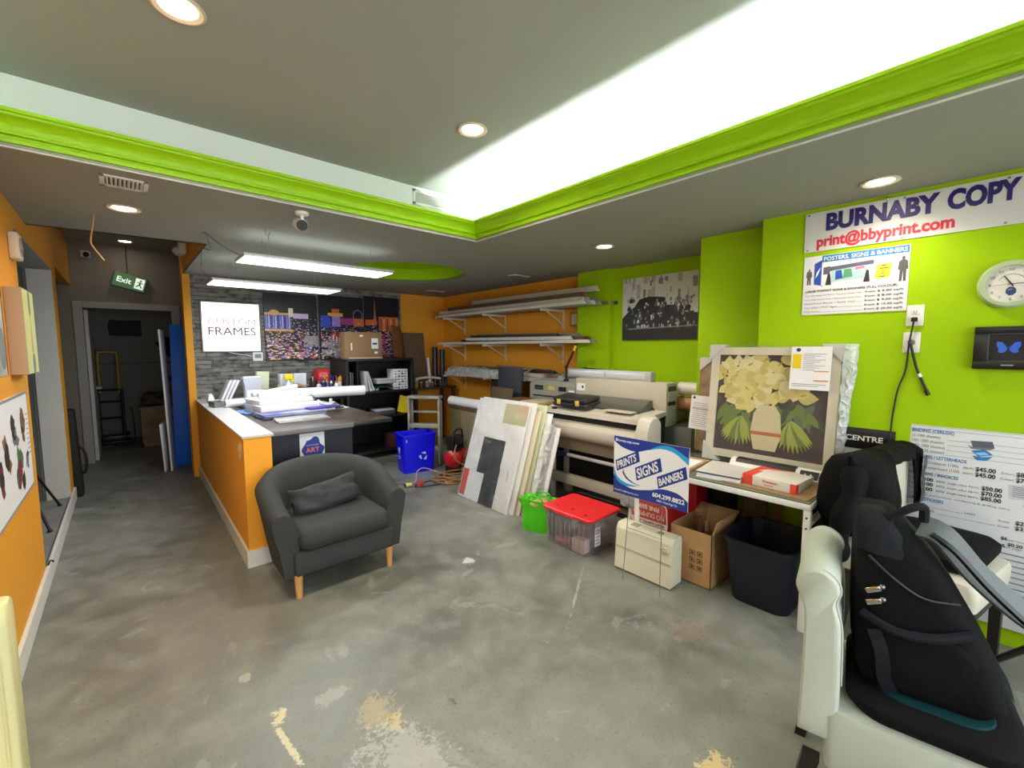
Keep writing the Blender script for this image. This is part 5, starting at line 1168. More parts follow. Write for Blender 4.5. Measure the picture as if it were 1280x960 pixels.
tag(B().box(-0.02, 0.02, -0.22, 0.22, 0, 0.016).build('dark_board', mat('dark_panel_brown', (52, 34, 30), 0.6), None, loc=(4.02, 2.98, 1.335), rot=(R(5), R(-58), 0)), 'dark board edge behind the silver channel on the tall printer', 'board')
B_ = tag(B().box(3.90, 4.16, 2.72, 3.24, 1.283, 1.334, 0, 0.002).build('flat_carton', CARD2), 'flat brown carton behind the silver channel on the tall printer', 'box')
t = thing('swing_arm', 'thin black arm with a yellow tip rising from the tall printer', 'arm', (3.79, 3.28, 1.215))
B().cyl((0, 0, 0), (0, 0, 0.02), 0.03, seg=14).build('base', BLACK, t)
B().tube([(0, 0, 0.015), (0.0, 0.0, 0.15)], 0.013, 8).build('lower_arm', BLACK, t)
B().cyl((0.0, 0.012, 0.16), (0.0, -0.012, 0.16), 0.018, seg=12).build('joint', BLACK, t)
B().cyl((0, 0, 0.16), (0.0, -0.11, 0.35), 0.014, seg=10).build('upper_arm', mat('dark_maroon_arm', (52, 16, 18), 0.4), t)
B().cyl((0, -0.11, 0.35), (0.0, -0.135, 0.40), 0.015, seg=10).build('tip', mat('tip_yellow', (230, 186, 30), 0.4), t)
roll('film_roll', 'white vinyl roll sticking out beyond the tall printer, upper of two', (4.02, 2.02, 1.20), (4.02, 1.72, 1.20), 0.065, mat('roll_pale', (214, 212, 206), 0.4), BLACK, 'vinyl roll')
roll('film_roll', 'brown roll sticking out beyond the tall printer, lower of two', (4.02, 2.02, 1.055), (4.02, 1.735, 1.055), 0.07, mat('roll_brown', (160, 116, 82), 0.5), BLACK, 'vinyl roll')
tag(B().box(3.80, 4.2, 1.70, 1.785, 0.0, 1.10, 0, 0.004).build('upright_carton', mat('dark_grey_board', (58, 56, 52), 0.7)), 'dark upright carton between the tall printer and the lime pillar', 'box')  # one even dark grey over the whole carton

# ---------------------------------------------------------------- picture in the recess
t = thing('group_picture', 'large black and white group photograph in the lime recess', 'picture', (4.269, 2.41, 2.025), -90)
B().box(-0.435, 0.435, -0.02, 0, -0.345, 0.335, 0, 0.002).build('panel', mat('photo_edge', (190, 190, 186), 0.5), t)
p = B(); y = -0.0206; r = random.Random(17)
p.rect(-0.435, 0.435, -0.345, 0.335, y, 0, 0.0003)
for k in range(60):   # soft wall tones
    x = r.uniform(-0.43, 0.40); z = r.uniform(0.0, 0.30); w_ = r.uniform(0.006, 0.05)
    p.rect(x, min(x + w_, 0.434), z, min(0.334, z + r.uniform(0.02, 0.16)), y - 0.0004 - 0.000004 * k, r.choice((0, 1, 1, 0, 2)), 0)
p.flat([(-0.435, -0.345), (0.435, -0.345), (0.435, -0.20), (0.25, -0.22), (-0.435, -0.24)], y - 0.0008, 5, 0)
p.flat([(-0.435, -0.24), (-0.435, -0.10), (-0.36, -0.03), (-0.28, 0.02), (-0.22, 0.10), (-0.1, 0.12), (0.08, 0.10), (0.1, 0.02), (0.26, 0.0), (0.28, -0.06), (0.435, -0.08), (0.435, -0.24)], y - 0.0009, 5, 0)
for k in range(64):
    x = r.uniform(-0.40, 0.40); z = r.uniform(-0.20, 0.12) if x < 0.1 else r.uniform(-0.20, 0.05); s_ = r.uniform(0.010, 0.020)
    p.flat([(x - s_ * 1.8, z - s_ * 3.6), (x + s_ * 1.8, z - s_ * 3.6), (x + s_ * 1.3, z - s_ * 0.6), (x - s_ * 1.3, z - s_ * 0.6)], y - 0.0011 - 0.000006 * k, r.choice((5, 4, 5, 5, 4, 3)), 0)
    p.flat(ellipse(x, z + s_ * 0.2, s_ * 0.75, s_, 10), y - 0.0012 - 0.000006 * k, r.choice((0, 1, 2, 2)), 0)
    if k % 4 == 0: p.flat([(x - s_ * 0.5, z - s_ * 0.9), (x + s_ * 0.5, z - s_ * 0.9), (x + s_ * 0.1, z - s_ * 3.0)], y - 0.0013 - 0.000006 * k, 0, 0)
for k in range(26):
    x = 0.14 + 0.28 * r.random(); z = 0.03 + 0.06 * r.random(); p.flat(ellipse(x, z, 0.011, 0.014, 8), y - 0.0018 - 0.000004 * k, r.choice((2, 1, 3)), 0)
p.flat([(-0.36, -0.215), (0.43, -0.20), (0.43, -0.212), (-0.36, -0.228)], y - 0.0022, 2, 0)
for k in range(22): 
    x = r.uniform(-0.3, 0.40); p.rect(x, x + 0.012, -0.21, -0.21 + r.uniform(0.01, 0.045), y - 0.0024, r.choice((1, 0, 2)), 0)
p.build('print', [mat('photo_tone_%d' % k, (v, v, v - 3), 0.4) for k, v in enumerate((206, 168, 122, 80, 48, 22))], t)
# ================================================================ right wall: banner, price posters, clock, frame, outlets
WX = 3.44
def wx(y): return -(y)            # along the wall, in a board's local x (board root at y=0): towards the camera side is +x
t = thing('wall_banner', 'wide white banner with large purple and red lettering near the ceiling', 'banner', (WX - 0.001, 0, 2.35), -90)
B().box(-0.89, 0.80, -0.006, 0, -0.125, 0.125, 0).build('sheet', mat('banner_white', (214, 214, 210), 0.35), t)
b = B()
b.text('BURNABY', -0.775, 0.005, 0.102, -0.0062, 0, width=0.525, bold=0.05).text('COPY', -0.220, 0.005, 0.102, -0.0062, 0, width=0.265, bold=0.05)
b.text('print@bbyprint.com', -0.82, -0.095, 0.067, -0.0062, 1, width=0.635, bold=0.04)
b.build('lettering', [mat('banner_purple', (34, 22, 104), 0.4), mat('banner_red', (206, 44, 66), 0.4)], t)
g = B()
for x in (-0.87, -0.40, 0.0, 0.78):
    for z in (-0.113, 0.113): g.cyl((x, -0.0075, z), (x, -0.005, z), 0.006, seg=12)
g.build('eyelet', STEEL, t)

BLU = mat('poster_heading_blue', (38, 122, 190), 0.45); PBLK = mat('poster_text_black', (46, 44, 50), 0.5); PGRY = mat('poster_text_grey', (120, 120, 126), 0.5); PYEL = mat('poster_yellow', (232, 222, 60), 0.5); PDB = mat('poster_banner_blue', (34, 76, 170), 0.5); PSIL = mat('poster_silhouette', (86, 84, 84), 0.5); PLIL = mat('poster_printer_grey', (92, 90, 112), 0.5)
t = thing('price_sign', 'white price poster for posters, signs and banners below the large banner', 'poster', (WX - 0.001, 0.62, 2.0), -90)
B().box(-0.265, 0.262, -0.005, 0, -0.187, 0.195, 0).build('sheet', mat('poster_white', (226, 228, 230), 0.4), t)
p = B(); y = -0.0053
p.rect(-0.165, 0.258, 0.150, 0.192, y, 0)
p.text('POSTERS, SIGNS & BANNERS', -0.155, 0.158, 0.025, y, 1, width=0.405, bold=0.012, lift=0.0014)
p.flat([(-0.205, 0.145), (-0.165, 0.165), (-0.165, 0.0), (-0.205, 0.012)], y, 4); p.flat([(-0.20, 0.05), (-0.19, 0.09), (-0.17, 0.12), (-0.185, 0.07)], y - 0.0006, 1)
p.flat([(-0.165, 0.0), (-0.16, -0.006), (-0.155, 0.0)], y, 2)
def man(cx, z0, h, arms):
    p.flat(ellipse(cx, z0 + h * 0.93, h * 0.055, h * 0.07, 12), y, 5)
    p.flat([(cx - h * 0.16, z0 + h * 0.48), (cx - h * 0.13, z0 + h * 0.80), (cx - h * 0.04, z0 + h * 0.87), (cx + h * 0.04, z0 + h * 0.87), (cx + h * 0.13, z0 + h * 0.80), (cx + h * 0.16, z0 + h * 0.48), (cx + h * 0.10, z0 + h * 0.46), (cx + h * 0.10, z0), (cx + h * 0.02, z0), (cx, z0 + h * 0.42), (cx - h * 0.03, z0), (cx - h * 0.11, z0), (cx - h * 0.10, z0 + h * 0.46)], y, 5)
man(-0.233, 0.01, 0.105, 0); man(0.235, -0.015, 0.145, 1)
p.flat([(-0.155, 0.085), (0.10, 0.105), (0.10, 0.13), (-0.155, 0.112)], y, 6); p.flat([(-0.155, 0.07), (-0.12, 0.07), (-0.12, 0.12), (-0.155, 0.115)], y - 0.0003, 6)
p.flat([(-0.11, 0.02), (0.06, 0.03), (0.06, 0.104), (-0.11, 0.09)], y - 0.0006, 8)
for k, (q, mi) in enumerate((([(-0.09, 0.03), (-0.05, 0.035), (-0.06, 0.09), (-0.09, 0.085)], 4), ([(-0.05, 0.035), (0.0, 0.04), (-0.01, 0.09), (-0.045, 0.09)], 7), ([(0.0, 0.035), (0.055, 0.035), (0.03, 0.075)], 8), ([(0.01, 0.08), (0.055, 0.085), (0.055, 0.1), (0.01, 0.096)], 9))): p.flat(q, y - 0.0009 - 0.0001 * k, mi)
for x in (-0.13, 0.065): p.flat([(x - 0.012, 0.0), (x + 0.02, 0.0), (x + 0.012, 0.07), (x, 0.075)], y - 0.0002, 2)
p.flat([(0.105, 0.012), (0.175, 0.016), (0.185, 0.098), (0.118, 0.098)], y, 3)
p.text('END', 0.150, 0.084, 0.007, y, 2, align='C').text('PRINTING', 0.150, 0.071, 0.006, y, 2, align='C').text('ALL', 0.146, 0.05, 0.006, y, 2, align='C').text('JOBS', 0.146, 0.038, 0.006, y, 2, align='C').text('WELCOME', 0.144, 0.024, 0.006, y, 2, align='C') if False else [p.rect(0.128 + a, 0.172 - a - 0.004 * k, 0.086 - 0.016 * k, 0.091 - 0.016 * k, y - 0.0006, 2) for k, a in enumerate((0.012, 0.0, 0.014, 0.012, 0.002))]
p.text('LARGE FORMAT SIGNS & BANNERS (FULL COLOUR)', -0.25, -0.040, 0.0145, y, 2, width=0.465, bold=0.02)
for k, (a, c) in enumerate((('Poster (Newspaper Art Poster / Newsprint Quality 20lb)', '$ 5.00 sq/ft'), ('Poster (High Quality Photo / Watercolour Quality 9mil)', '$ 8.00 sq/ft'), ('Matte Proof Banner / Sticky Vinyl', '$ 9.00 sq/ft'), ('Coroplast / PVC Signs', '$ 15.00 sq/ft'), ('Artist Canvas', '$ 20.00 sq/ft'))):
    z = -0.066 - k * 0.0265
    p.text(a, -0.252, z, 0.0095 if k < 2 else 0.012, y, 10, width=(0.30, 0.30, 0.27, 0.18, 0.09)[k])
    p.rect(-0.252 + (0.305, 0.305, 0.275, 0.185, 0.095)[k], 0.055, z, z + 0.0012, y, 10)
    p.text('from', 0.065, z, 0.012, y, 2, width=0.05, bold=0.01).text(c, 0.245, z, 0.012, y, 2, width=0.12, align='R', bold=0.015)
p.build('print', [BLU, WHITE, PBLK, PYEL, PDB, PSIL, PLIL, mat('poster_green', (84, 150, 110), 0.5), mat('poster_pale_blue', (168, 206, 206), 0.5), mat('poster_pink', (214, 120, 150), 0.5), PGRY], t)

t = thing('service_sign', 'tall white price board for binding and letterheads behind the jacketed chair', 'poster', (WX - 0.012, 0.30, 0.0), -90, rx=-1.2)
B().box(0.0, 0.92, -0.012, 0, 0.10, 1.19, 0, 0.001).build('board', mat('board_white', (220, 224, 228), 0.4), t)
p = B(); y = -0.0123
def head(s, x, z, w): p.text(s, x, z, 0.019, y, 0, width=w, bold=0.02)
def body(s, x, z, w, h=0.0165): p.text(s, x, z, h, y, 2, width=w)
def price(s, x, z, h=0.021, w=None): p.text(s, x, z, h, y, 1, width=w, bold=0.03)
def rule(x0, x1, z): p.rect(x0, x1, z - 0.004, z - 0.0025, y, 2)
head('BINDING (CERLOX)', 0.005, 1.105, 0.175)
for k, s in enumerate(('(1-100 sheets)', '(101-200 sheets)', '(201-300 sheets)', '(301-425 sheets)')):
    z = 1.076 - k * 0.0285; body(s, 0.007, z, (0.12, 0.135, 0.14, 0.14)[k]); rule(0.155, 0.47, z); price(('$4.00', '$6.00', '$9.00', '$12.0')[k], 0.475, z)
rule(0.005, 0.9, 1.145); rule(0.005, 0.9, 1.128)
head('ENVELOPES / LETTERHEADS', 0.005, 0.955, 0.232)
body('Custom Envelopes (100)', 0.007, 0.925, 0.20); body('(B&W)', 0.225, 0.925, 0.04, 0.012); price('$45.00', 0.272, 0.922, 0.023, 0.075); body('(Colour)', 0.365, 0.925, 0.045, 0.012); price('$85.00', 0.418, 0.922, 0.023, 0.075)
body('Custom Letterhead (100)', 0.007, 0.895, 0.205); body('(B&W)', 0.225, 0.895, 0.04, 0.012); price('$45.00', 0.272, 0.892, 0.023, 0.075); body('(Colour)', 0.365, 0.895, 0.045, 0.012); price('$70.00', 0.418, 0.892, 0.023, 0.075)
head('NCR FORMS / INVOICES', 0.005, 0.855, 0.205)
for k, (s, c) in enumerate((('2 parts', '$50.00'), ('3 parts', '$70.00'), ('4 parts', '$85.00'))):
    z = 0.825 - k * 0.028; body(s, 0.007, z, 0.06); p.text('100', 0.075, z - 0.002, 0.020, y, 1, bold=0.03); body('sets', 0.125, z, 0.035); body('(single sided, B&W)', 0.17, z, 0.12, 0.011); price(c, 0.30, z - 0.002, 0.022, 0.075)
body('Two sided, perforation, numbering & drilling extra', 0.007, 0.738, 0.40, 0.010)
head('LABELS / STICKERS', 0.005, 0.705, 0.155)
body('CD Labels', 0.007, 0.675, 0.085); rule(0.10, 0.24, 0.675); body('(qty)', 0.245, 0.675, 0.04, 0.012); body('from', 0.37, 0.668, 0.04, 0.012); price('$2.00', 0.43, 0.668); body('CD/DVD Labels', 0.007, 0.645, 0.12); rule(0.135, 0.36, 0.645); body('from', 0.37, 0.640, 0.04, 0.012); price('$3.00', 0.43, 0.640)
price('$6', 0.385, 0.575, 0.017); body('per hour', 0.412, 0.575, 0.06, 0.012); price('$0.20', 0.41, 0.548, 0.017); price('$0.15', 0.35, 0.535, 0.017); body('per page', 0.40, 0.535, 0.06, 0.012)
for k in range(8): p.rect(0.30 + 0.02 * (k % 2), 0.60, 0.50 - k * 0.03, 0.506 - k * 0.03, y, 2)
for k, (q, mi) in enumerate((([(0.245, 1.085), (0.325, 1.09), (0.335, 1.055), (0.255, 1.05)], 3), ([(0.235, 1.06), (0.255, 1.05), (0.335, 1.055), (0.315, 1.042), (0.25, 1.04)], 2), ([(0.25, 1.03), (0.30, 1.045), (0.33, 1.02), (0.28, 1.0)], 0), ([(0.262, 1.02), (0.30, 1.03), (0.318, 1.018), (0.285, 1.008)], 4), ([(0.255, 1.005), (0.29, 1.0), (0.33, 1.01), (0.31, 0.985), (0.275, 0.982)], 0))): p.flat(q, y - 0.0003 * k, mi)
p.flat([(0.40, 0.80), (0.48, 0.805), (0.475, 0.885), (0.395, 0.875)], y, 5); p.flat([(0.45, 0.77), (0.53, 0.78), (0.53, 0.86), (0.47, 0.86)], y + 0.0002, 6); p.flat([(0.46, 0.75), (0.55, 0.755), (0.55, 0.77), (0.46, 0.77)], y, 7)
for k in range(6): p.rect(0.41, 0.465, 0.815 + 0.01 * k, 0.818 + 0.01 * k, y - 0.0006, 2)
r = random.Random(2)
for k in range(5): p.flat([(0.02 + 0.05 * k, 0.20), (0.05 + 0.05 * k, 0.21), (0.045 + 0.05 * k, 0.24), (0.015 + 0.05 * k, 0.235)], y, 8 + k % 2)
p.build('print', [BLU, PBLK, PGRY, mat('poster_machine_grey', (86, 92, 110), 0.5), mat('poster_light_blue', (150, 190, 236), 0.5), mat('poster_sheet_grey', (196, 200, 206), 0.5), mat('poster_sheet_pink', (216, 170, 170), 0.5), mat('poster_sheet_yellow', (220, 206, 130), 0.5), mat('poster_green_mark', (110, 160, 60), 0.5), mat('poster_red_mark', (196, 60, 60), 0.5)], t)

t = thing('wall_clock', 'round white wall clock with a pale translucent rim', 'clock', (WX - 0.001, -0.04, 1.92), -90)
Mx = Matrix.Rotation(R(90), 4, 'X')
B().lathe([(0.118, 0.0), (0.122, 0.02), (0.112, 0.035), (0.096, 0.036), (0.092, 0.024)], seg=48, M=Mx, caps=False).build('rim', mat('clock_rim', (178, 196, 156), 0.3), t)
B().lathe([(0.001, 0.0), (0.112, 0.0), (0.112, 0.02), (0.094, 0.0225), (0.001, 0.0225)], seg=48, M=Mx, caps=False).build('face', mat('clock_face', (226, 224, 214), 0.4), t)
b = B()
for k in range(1, 13):
    a = R(90 - 30 * k); b.text(str(k), 0.076 * math.cos(a), 0.076 * math.sin(a) - 0.007, 0.014, -0.0228, 0, align='C')
for k in range(14):
    a = R(30 + 120 * k / 13); b.obox((0.05 * math.cos(a), -0.0232, 0.05 * math.sin(a)), (0.006, 0.0006, 0.003), (0, -a + PI / 2, 0), 1)
b.build('numerals', [mat('clock_ink', (96, 86, 80), 0.5), PGRY], t)
lg = B(); lg.flat([(0.019 * math.cos(2 * PI * i / 8 + 0.39), -0.036 + 0.023 * math.sin(2 * PI * i / 8 + 0.39)) for i in range(8)], -0.0228, 0); lg.flat([(-0.012, -0.034), (0.008, -0.028), (0.0, -0.022), (-0.01, -0.024)], -0.0236, 1)
lg.build('emblem', [mat('emblem_blue', (28, 66, 112), 0.4), mat('emblem_grey', (120, 130, 150), 0.4)], t)
def hand(ang, L_, w_, m, yy, tail=0.012):
    a = R(90 - ang); u = (math.cos(a), math.sin(a)); v = (-u[1], u[0])
    q = [(-u[0] * tail + v[0] * w_, -u[1] * tail + v[1] * w_), (u[0] * L_ + v[0] * w_ * .6, u[1] * L_ + v[1] * w_ * .6), (u[0] * L_ - v[0] * w_ * .6, u[1] * L_ - v[1] * w_ * .6), (-u[0] * tail - v[0] * w_, -u[1] * tail - v[1] * w_)]
    return B().flat(q, yy, 0, 0.001)
hand(328, 0.052, 0.003, None, -0.026).build('hour_hand', BLACK, t)
hand(88, 0.078, 0.0022, None, -0.0275).build('minute_hand', BLACK, t)
hand(266, 0.078, 0.001, None, -0.029, 0.02).build('second_hand', mat('second_hand_red', (130, 50, 46), 0.4), t)

t = thing('butterfly_frame', 'black shadow-box frame of blue butterflies below the clock', 'frame', (WX - 0.001, -0.165, 1.592), -90)
f = B()
for (x0, x1, z0, z1) in ((-0.24, 0.24, 0.075, 0.112), (-0.24, 0.24, -0.112, -0.068), (-0.24, -0.185, -0.068, 0.075), (0.185, 0.24, -0.068, 0.075)): f.box(x0, x1, -0.035, 0, z0, z1, 0, 0.004)
f.build('frame', mat('frame_black', (20, 20, 22), 0.35), t)
B().box(-0.19, 0.19, -0.012, 0, -0.075, 0.08).build('backing', mat('frame_backing_black', (16, 15, 18), 0.5), t)
for (x0, x1, z0, z1) in ((-0.188, 0.188, 0.075, 0.079), (-0.188, 0.188, -0.073, -0.069), (-0.188, -0.184, -0.07, 0.077), (0.184, 0.188, -0.07, 0.077)): pass
B().box(-0.186, 0.186, -0.030, -0.027, 0.072, 0.076).box(-0.186, 0.186, -0.030, -0.027, -0.070, -0.066).box(-0.187, -0.183, -0.030, -0.027, -0.07, 0.076).box(0.183, 0.187, -0.030, -0.027, -0.07, 0.076).build('inner_slip', mat('slip_grey', (92, 90, 94), 0.4), t)
for cx in (-0.115, 0.0, 0.115):
    w_ = B()
    for s in (-1, 1):
        w_.prism([(cx + s * 0.003, 0.0), (cx + s * 0.022, 0.030), (cx + s * 0.046, 0.034), (cx + s * 0.040, 0.008), (cx + s * 0.034, -0.004), (cx + s * 0.036, -0.022), (cx + s * 0.020, -0.026), (cx + s * 0.006, -0.014)], (0, -0.0145, 0.0), (1, 0, 0), (0, 0, 1), (-0.25 * s, -1, 0), 0.001, 0)
        w_.prism([(cx + s * 0.040, 0.034), (cx + s * 0.047, 0.036), (cx + s * 0.043, 0.016)], (0, -0.0160, 0.0), (1, 0, 0), (0, 0, 1), (0, -1, 0), 0.0006, 1)
    w_.tube([(cx, -0.015, -0.018), (cx, -0.016, 0.012)], 0.003, 6, 1)
    w_.build('butterfly', [mat('butterfly_blue', (24, 96, 214), 0.3, spec=0.8), mat('butterfly_dark', (30, 36, 60), 0.6)], t)
    B().box(cx - 0.022, cx + 0.022, -0.0365, -0.0345, -0.092, -0.086).build('name_plate', mat('plate_grey', (150, 150, 152), 0.4), t)

OW = mat('outlet_white', (228, 228, 220), 0.35)
def outlet(lab, y, z, kind):
    t = thing('wall_outlet', lab, 'outlet', (WX - 0.0005, y, z), -90)
    B().box(-0.038, 0.038, -0.007, 0, -0.06, 0.06, 0, 0.003).build('plate', OW, t)
    if kind == 0:
        B().box(-0.018, 0.018, -0.009, -0.006, 0.006, 0.036, 0, 0.003).box(-0.018, 0.018, -0.009, -0.006, -0.038, -0.008, 0, 0.003).build('socket', OW, t)
        B().box(-0.007, -0.0045, -0.0095, -0.0085, 0.016, 0.028).box(0.0045, 0.007, -0.0095, -0.0085, 0.016, 0.028).cyl((0, -0.0095, 0.011), (0, -0.0085, 0.011), 0.0025, seg=8).build('slot', BLACK, t)
        B().box(-0.014, 0.014, -0.035, -0.009, -0.036, -0.010, 0, 0.005).build('plug', BLACK, t)
    else:
        B().cyl((0, -0.006, 0.0), (0, -0.012, 0.0), 0.017, seg=16).build('port', GREYP, t)
        B().cyl((0, -0.03, -0.004), (0, -0.010, 0.0), 0.008, seg=10).build('plug', STEEL, t)
    return t
outlet('upper white wall outlet with a black plug, under the price poster', 0.318, 1.78, 0)
outlet('lower white wall plate with a short black cable', 0.325, 1.625, 1)
tag(B().tube([(3.405, 0.318, 1.755), (3.415, 0.325, 1.70), (3.425, 0.335, 1.60), (3.43, 0.342, 1.46), (3.43, 0.37, 1.34), (3.43, 0.385, 1.18), (3.425, 0.39, 1.06), (3.418, 0.41, 0.95), (3.40, 0.42, 0.80)], 0.0045, 8, smooth=6).build('hanging_cord', BLACK), 'long thin black cord hanging from the upper wall outlet', 'cord')
t = thing('hanging_cord', 'short thick black cable end hanging from the lower wall plate', 'cable', (0, 0, 0))
B().tube([(3.408, 0.325, 1.618), (3.41, 0.318, 1.58), (3.42, 0.295, 1.48), (3.428, 0.27, 1.41), (3.43, 0.24, 1.335)], 0.0065, 8, smooth=5).build('cable', BLACK, t)
B().cyl((3.4225, 0.283, 1.445), (3.4255, 0.275, 1.425), 0.0085, seg=10).build('tie', WHITE, t)
B().cyl((3.429, 0.248, 1.352), (3.431, 0.236, 1.322), 0.010, seg=10).build('end_plug', BLACK, t)
t = thing('centre_sign', 'small black sign board lettered CENTRE low on the lime wall', 'sign', (WX - 0.004, 0.55, 1.028), -90, rx=-2)
B().box(-0.30, 0.185, -0.008, 0, -0.068, 0.062, 0, 0.001).build('board', mat('sign_black', (12, 12, 14), 0.35), t)
B().text('CENTRE', -0.055, -0.018, 0.034, -0.0082, 0, width=0.185, bold=0.02).build('lettering', WHITE, t)
tag(B().box(-0.10, 0.12, -0.004, 0, -0.20, 0.0).build('white_sheet', PAPER, None, loc=(WX - 0.005, 0.55, 0.957), rot=(0, 0, R(-90))), 'white paper on the wall right under the black lettered sign', 'paper')
t = thing('sign_hook', 'small steel hook fixed over the large banner', 'hook', (WX - 0.008, 0.475, 2.482))
B().tube([(0.008, 0, 0.0), (-0.01, 0, 0.004), (-0.014, 0, -0.012), (-0.004, 0, -0.02)], 0.003, 6, smooth=4).build('hook', CHROME, t)

# ================================================================ white table, what stands on and under it
t = thing('white_table', 'white steel-framed table with a grey glass top along the lime wall', 'table', (0, 0, 0))
WM = mat('white_powder_coat', (226, 226, 220), 0.4)
TT = 0.745
B().box(2.755, 3.41, 0.625, 1.70, TT - 0.010, TT, 0, 0.003).build('glass_top', mat('grey_green_glass', (112, 116, 100), 0.12, spec=0.6), t)
fr = B()
fr.box(2.745, 2.78, 0.615, 1.71, TT - 0.045, TT - 0.0105, 0, 0.008).box(3.385, 3.42, 0.615, 1.71, TT - 0.045, TT - 0.0105, 0, 0.008).box(2.78, 3.385, 0.615, 0.65, TT - 0.045, TT - 0.0105, 0, 0.008).box(2.78, 3.385, 1.675, 1.71, TT - 0.045, TT - 0.0105, 0, 0.008)
fr.box(2.765, 3.40, 0.62, 0.645, 0.60, 0.63, 0, 0.004)
fr.build('frame', WM, t)
for x, y in ((2.763, 0.633), (3.402, 0.633), (2.763, 1.69), (3.402, 1.69)):
    lg = B().box(x - 0.018, x + 0.018, y - 0.018, y + 0.018, 0, TT - 0.045, 0, 0.004).build('leg', WM, t)
    if y < 1: 
        for z in (0.60, 0.66): B().cyl((x - 0.019, y, z), (x - 0.0175, y, z), 0.006, seg=10).build('bolt_hole', mat('hole_dark', (40, 40, 40), 0.6), lg)

# framed still life in plastic: plain blooms and leaves
t = thing('framed_painting', 'large framed flower painting in plastic wrap on the white table', 'painting', (3.335, 1.045, TT), -90, rx=-6.0)
Wd, Ht, Zb = 0.81, 0.82, 0.035
FW = mat('cream_frame', (226, 218, 200), 0.5, var=0.3, vscale=9)
f = B()
for q in ([(-Wd / 2, Zb), (Wd / 2, Zb), (Wd / 2 - 0.055, Zb + 0.055), (-Wd / 2 + 0.055, Zb + 0.055)], [(-Wd / 2, Zb + Ht), (Wd / 2, Zb + Ht), (Wd / 2 - 0.055, Zb + Ht - 0.055), (-Wd / 2 + 0.055, Zb + Ht - 0.055)],
          [(-Wd / 2, Zb), (-Wd / 2 + 0.055, Zb + 0.055), (-Wd / 2 + 0.055, Zb + Ht - 0.055), (-Wd / 2, Zb + Ht)], [(Wd / 2, Zb), (Wd / 2 - 0.055, Zb + 0.055), (Wd / 2 - 0.055, Zb + Ht - 0.055), (Wd / 2, Zb + Ht)]):
    f.flat(q, 0.0, 0, 0.032)
f.build('frame', FW, t, smooth=False)
B().box(-Wd / 2 + 0.05, Wd / 2 - 0.05, -0.014, -0.004, Zb + 0.05, Zb + Ht - 0.05).build('canvas', mat('canvas_plum', (74, 58, 60), 0.6, var=0.5, vscale=7, rgb2=(48, 36, 44)), t)
p = B(); r = random.Random(31); y = -0.0145
zc = Zb + Ht / 2
def petal(cx, cz, L_, w_, a, mi, k):
    pts = []
    for i in range(14):
        q = i / 13
        pts.append((q * L_, w_ * math.sin(PI * q ** 0.8)))
    pts = pts + [(x, -zz) for x, zz in reversed(pts[1:-1])]
    p.flat([(cx + x * math.cos(a) - zz * math.sin(a), cz + x * math.sin(a) + zz * math.cos(a)) for x, zz in pts], y - 0.00002 * k, mi, 0)
k = 0
for j in range(50):     # leaves below the blooms
    k += 1; petal(r.uniform(-0.29, 0.29), zc + r.uniform(-0.09, 0.03), r.uniform(0.10, 0.17), r.uniform(0.018, 0.032), R(r.uniform(225, 315)), r.choice((3, 4, 5)), k)
for cx, n_, sp in ((-0.22, 11, 0.13), (0.20, 11, 0.13)):
    for j in range(n_):
        k += 1; xx = cx - sp + 2 * sp * j / (n_ - 1); petal(cx * 0.75, zc - 0.09, 0.20 + 0.03 * math.sin(PI * j / (n_ - 1)), 0.017, math.atan2(-0.19, xx - cx * 0.75), r.choice((4, 6, 6)), k)
for j in range(70):     # pale blooms crowding the upper half
    k += 1
    a = r.uniform(0, 2 * PI); q = math.sqrt(r.random()); cx = 0.30 * q * math.cos(a) - 0.02; cz = zc + 0.17 + 0.16 * q * math.sin(a)
    s_ = r.uniform(0.05, 0.085); b0 = r.uniform(0, 6.28)
    petal(cx, cz, s_ * 1.5, s_ * 0.55, b0, r.choice((0, 1, 1, 2)), k); k += 1
    petal(cx, cz, s_ * 1.2, s_ * 0.45, b0 + 0.8, r.choice((0, 1, 2, 2)), k)
    if j % 3 == 0:
        k += 1; petal(cx + 0.01, cz + 0.01, s_ * 0.6, s_ * 0.10, b0 + 0.3, 7, k)
# plain vase below the blooms
k += 1; p.flat([(-0.07, zc - 0.32), (0.07, zc - 0.32), (0.10, zc - 0.20), (0.085, zc - 0.06), (0.05, zc - 0.0), (-0.05, zc - 0.0), (-0.085, zc - 0.06), (-0.10, zc - 0.20)], y - 0.00002 * k, 8, 0)
k += 1; p.flat([(-0.098, zc - 0.19), (0.098, zc - 0.19), (0.10, zc - 0.215), (-0.10, zc - 0.215)], y - 0.00002 * k, 9, 0)
p.build('brushwork', [mat('bloom_cream', (228, 220, 168), 0.6), mat('bloom_butter', (220, 208, 132), 0.6), mat('bloom_straw', (206, 190, 116), 0.6), mat('leaf_dark', (62, 80, 52), 0.6), mat('leaf_mid', (110, 128, 62), 0.6), mat('leaf_grey', (96, 108, 86), 0.6), mat('leaf_bright', (160, 170, 70), 0.6), mat('bloom_heart', (198, 160, 60), 0.6), mat('vase_cream', (212, 200, 164), 0.6), mat('vase_band', (190, 110, 70), 0.6)], t)
PC = mat('corner_foam_grey', (206, 206, 204), 0.6)
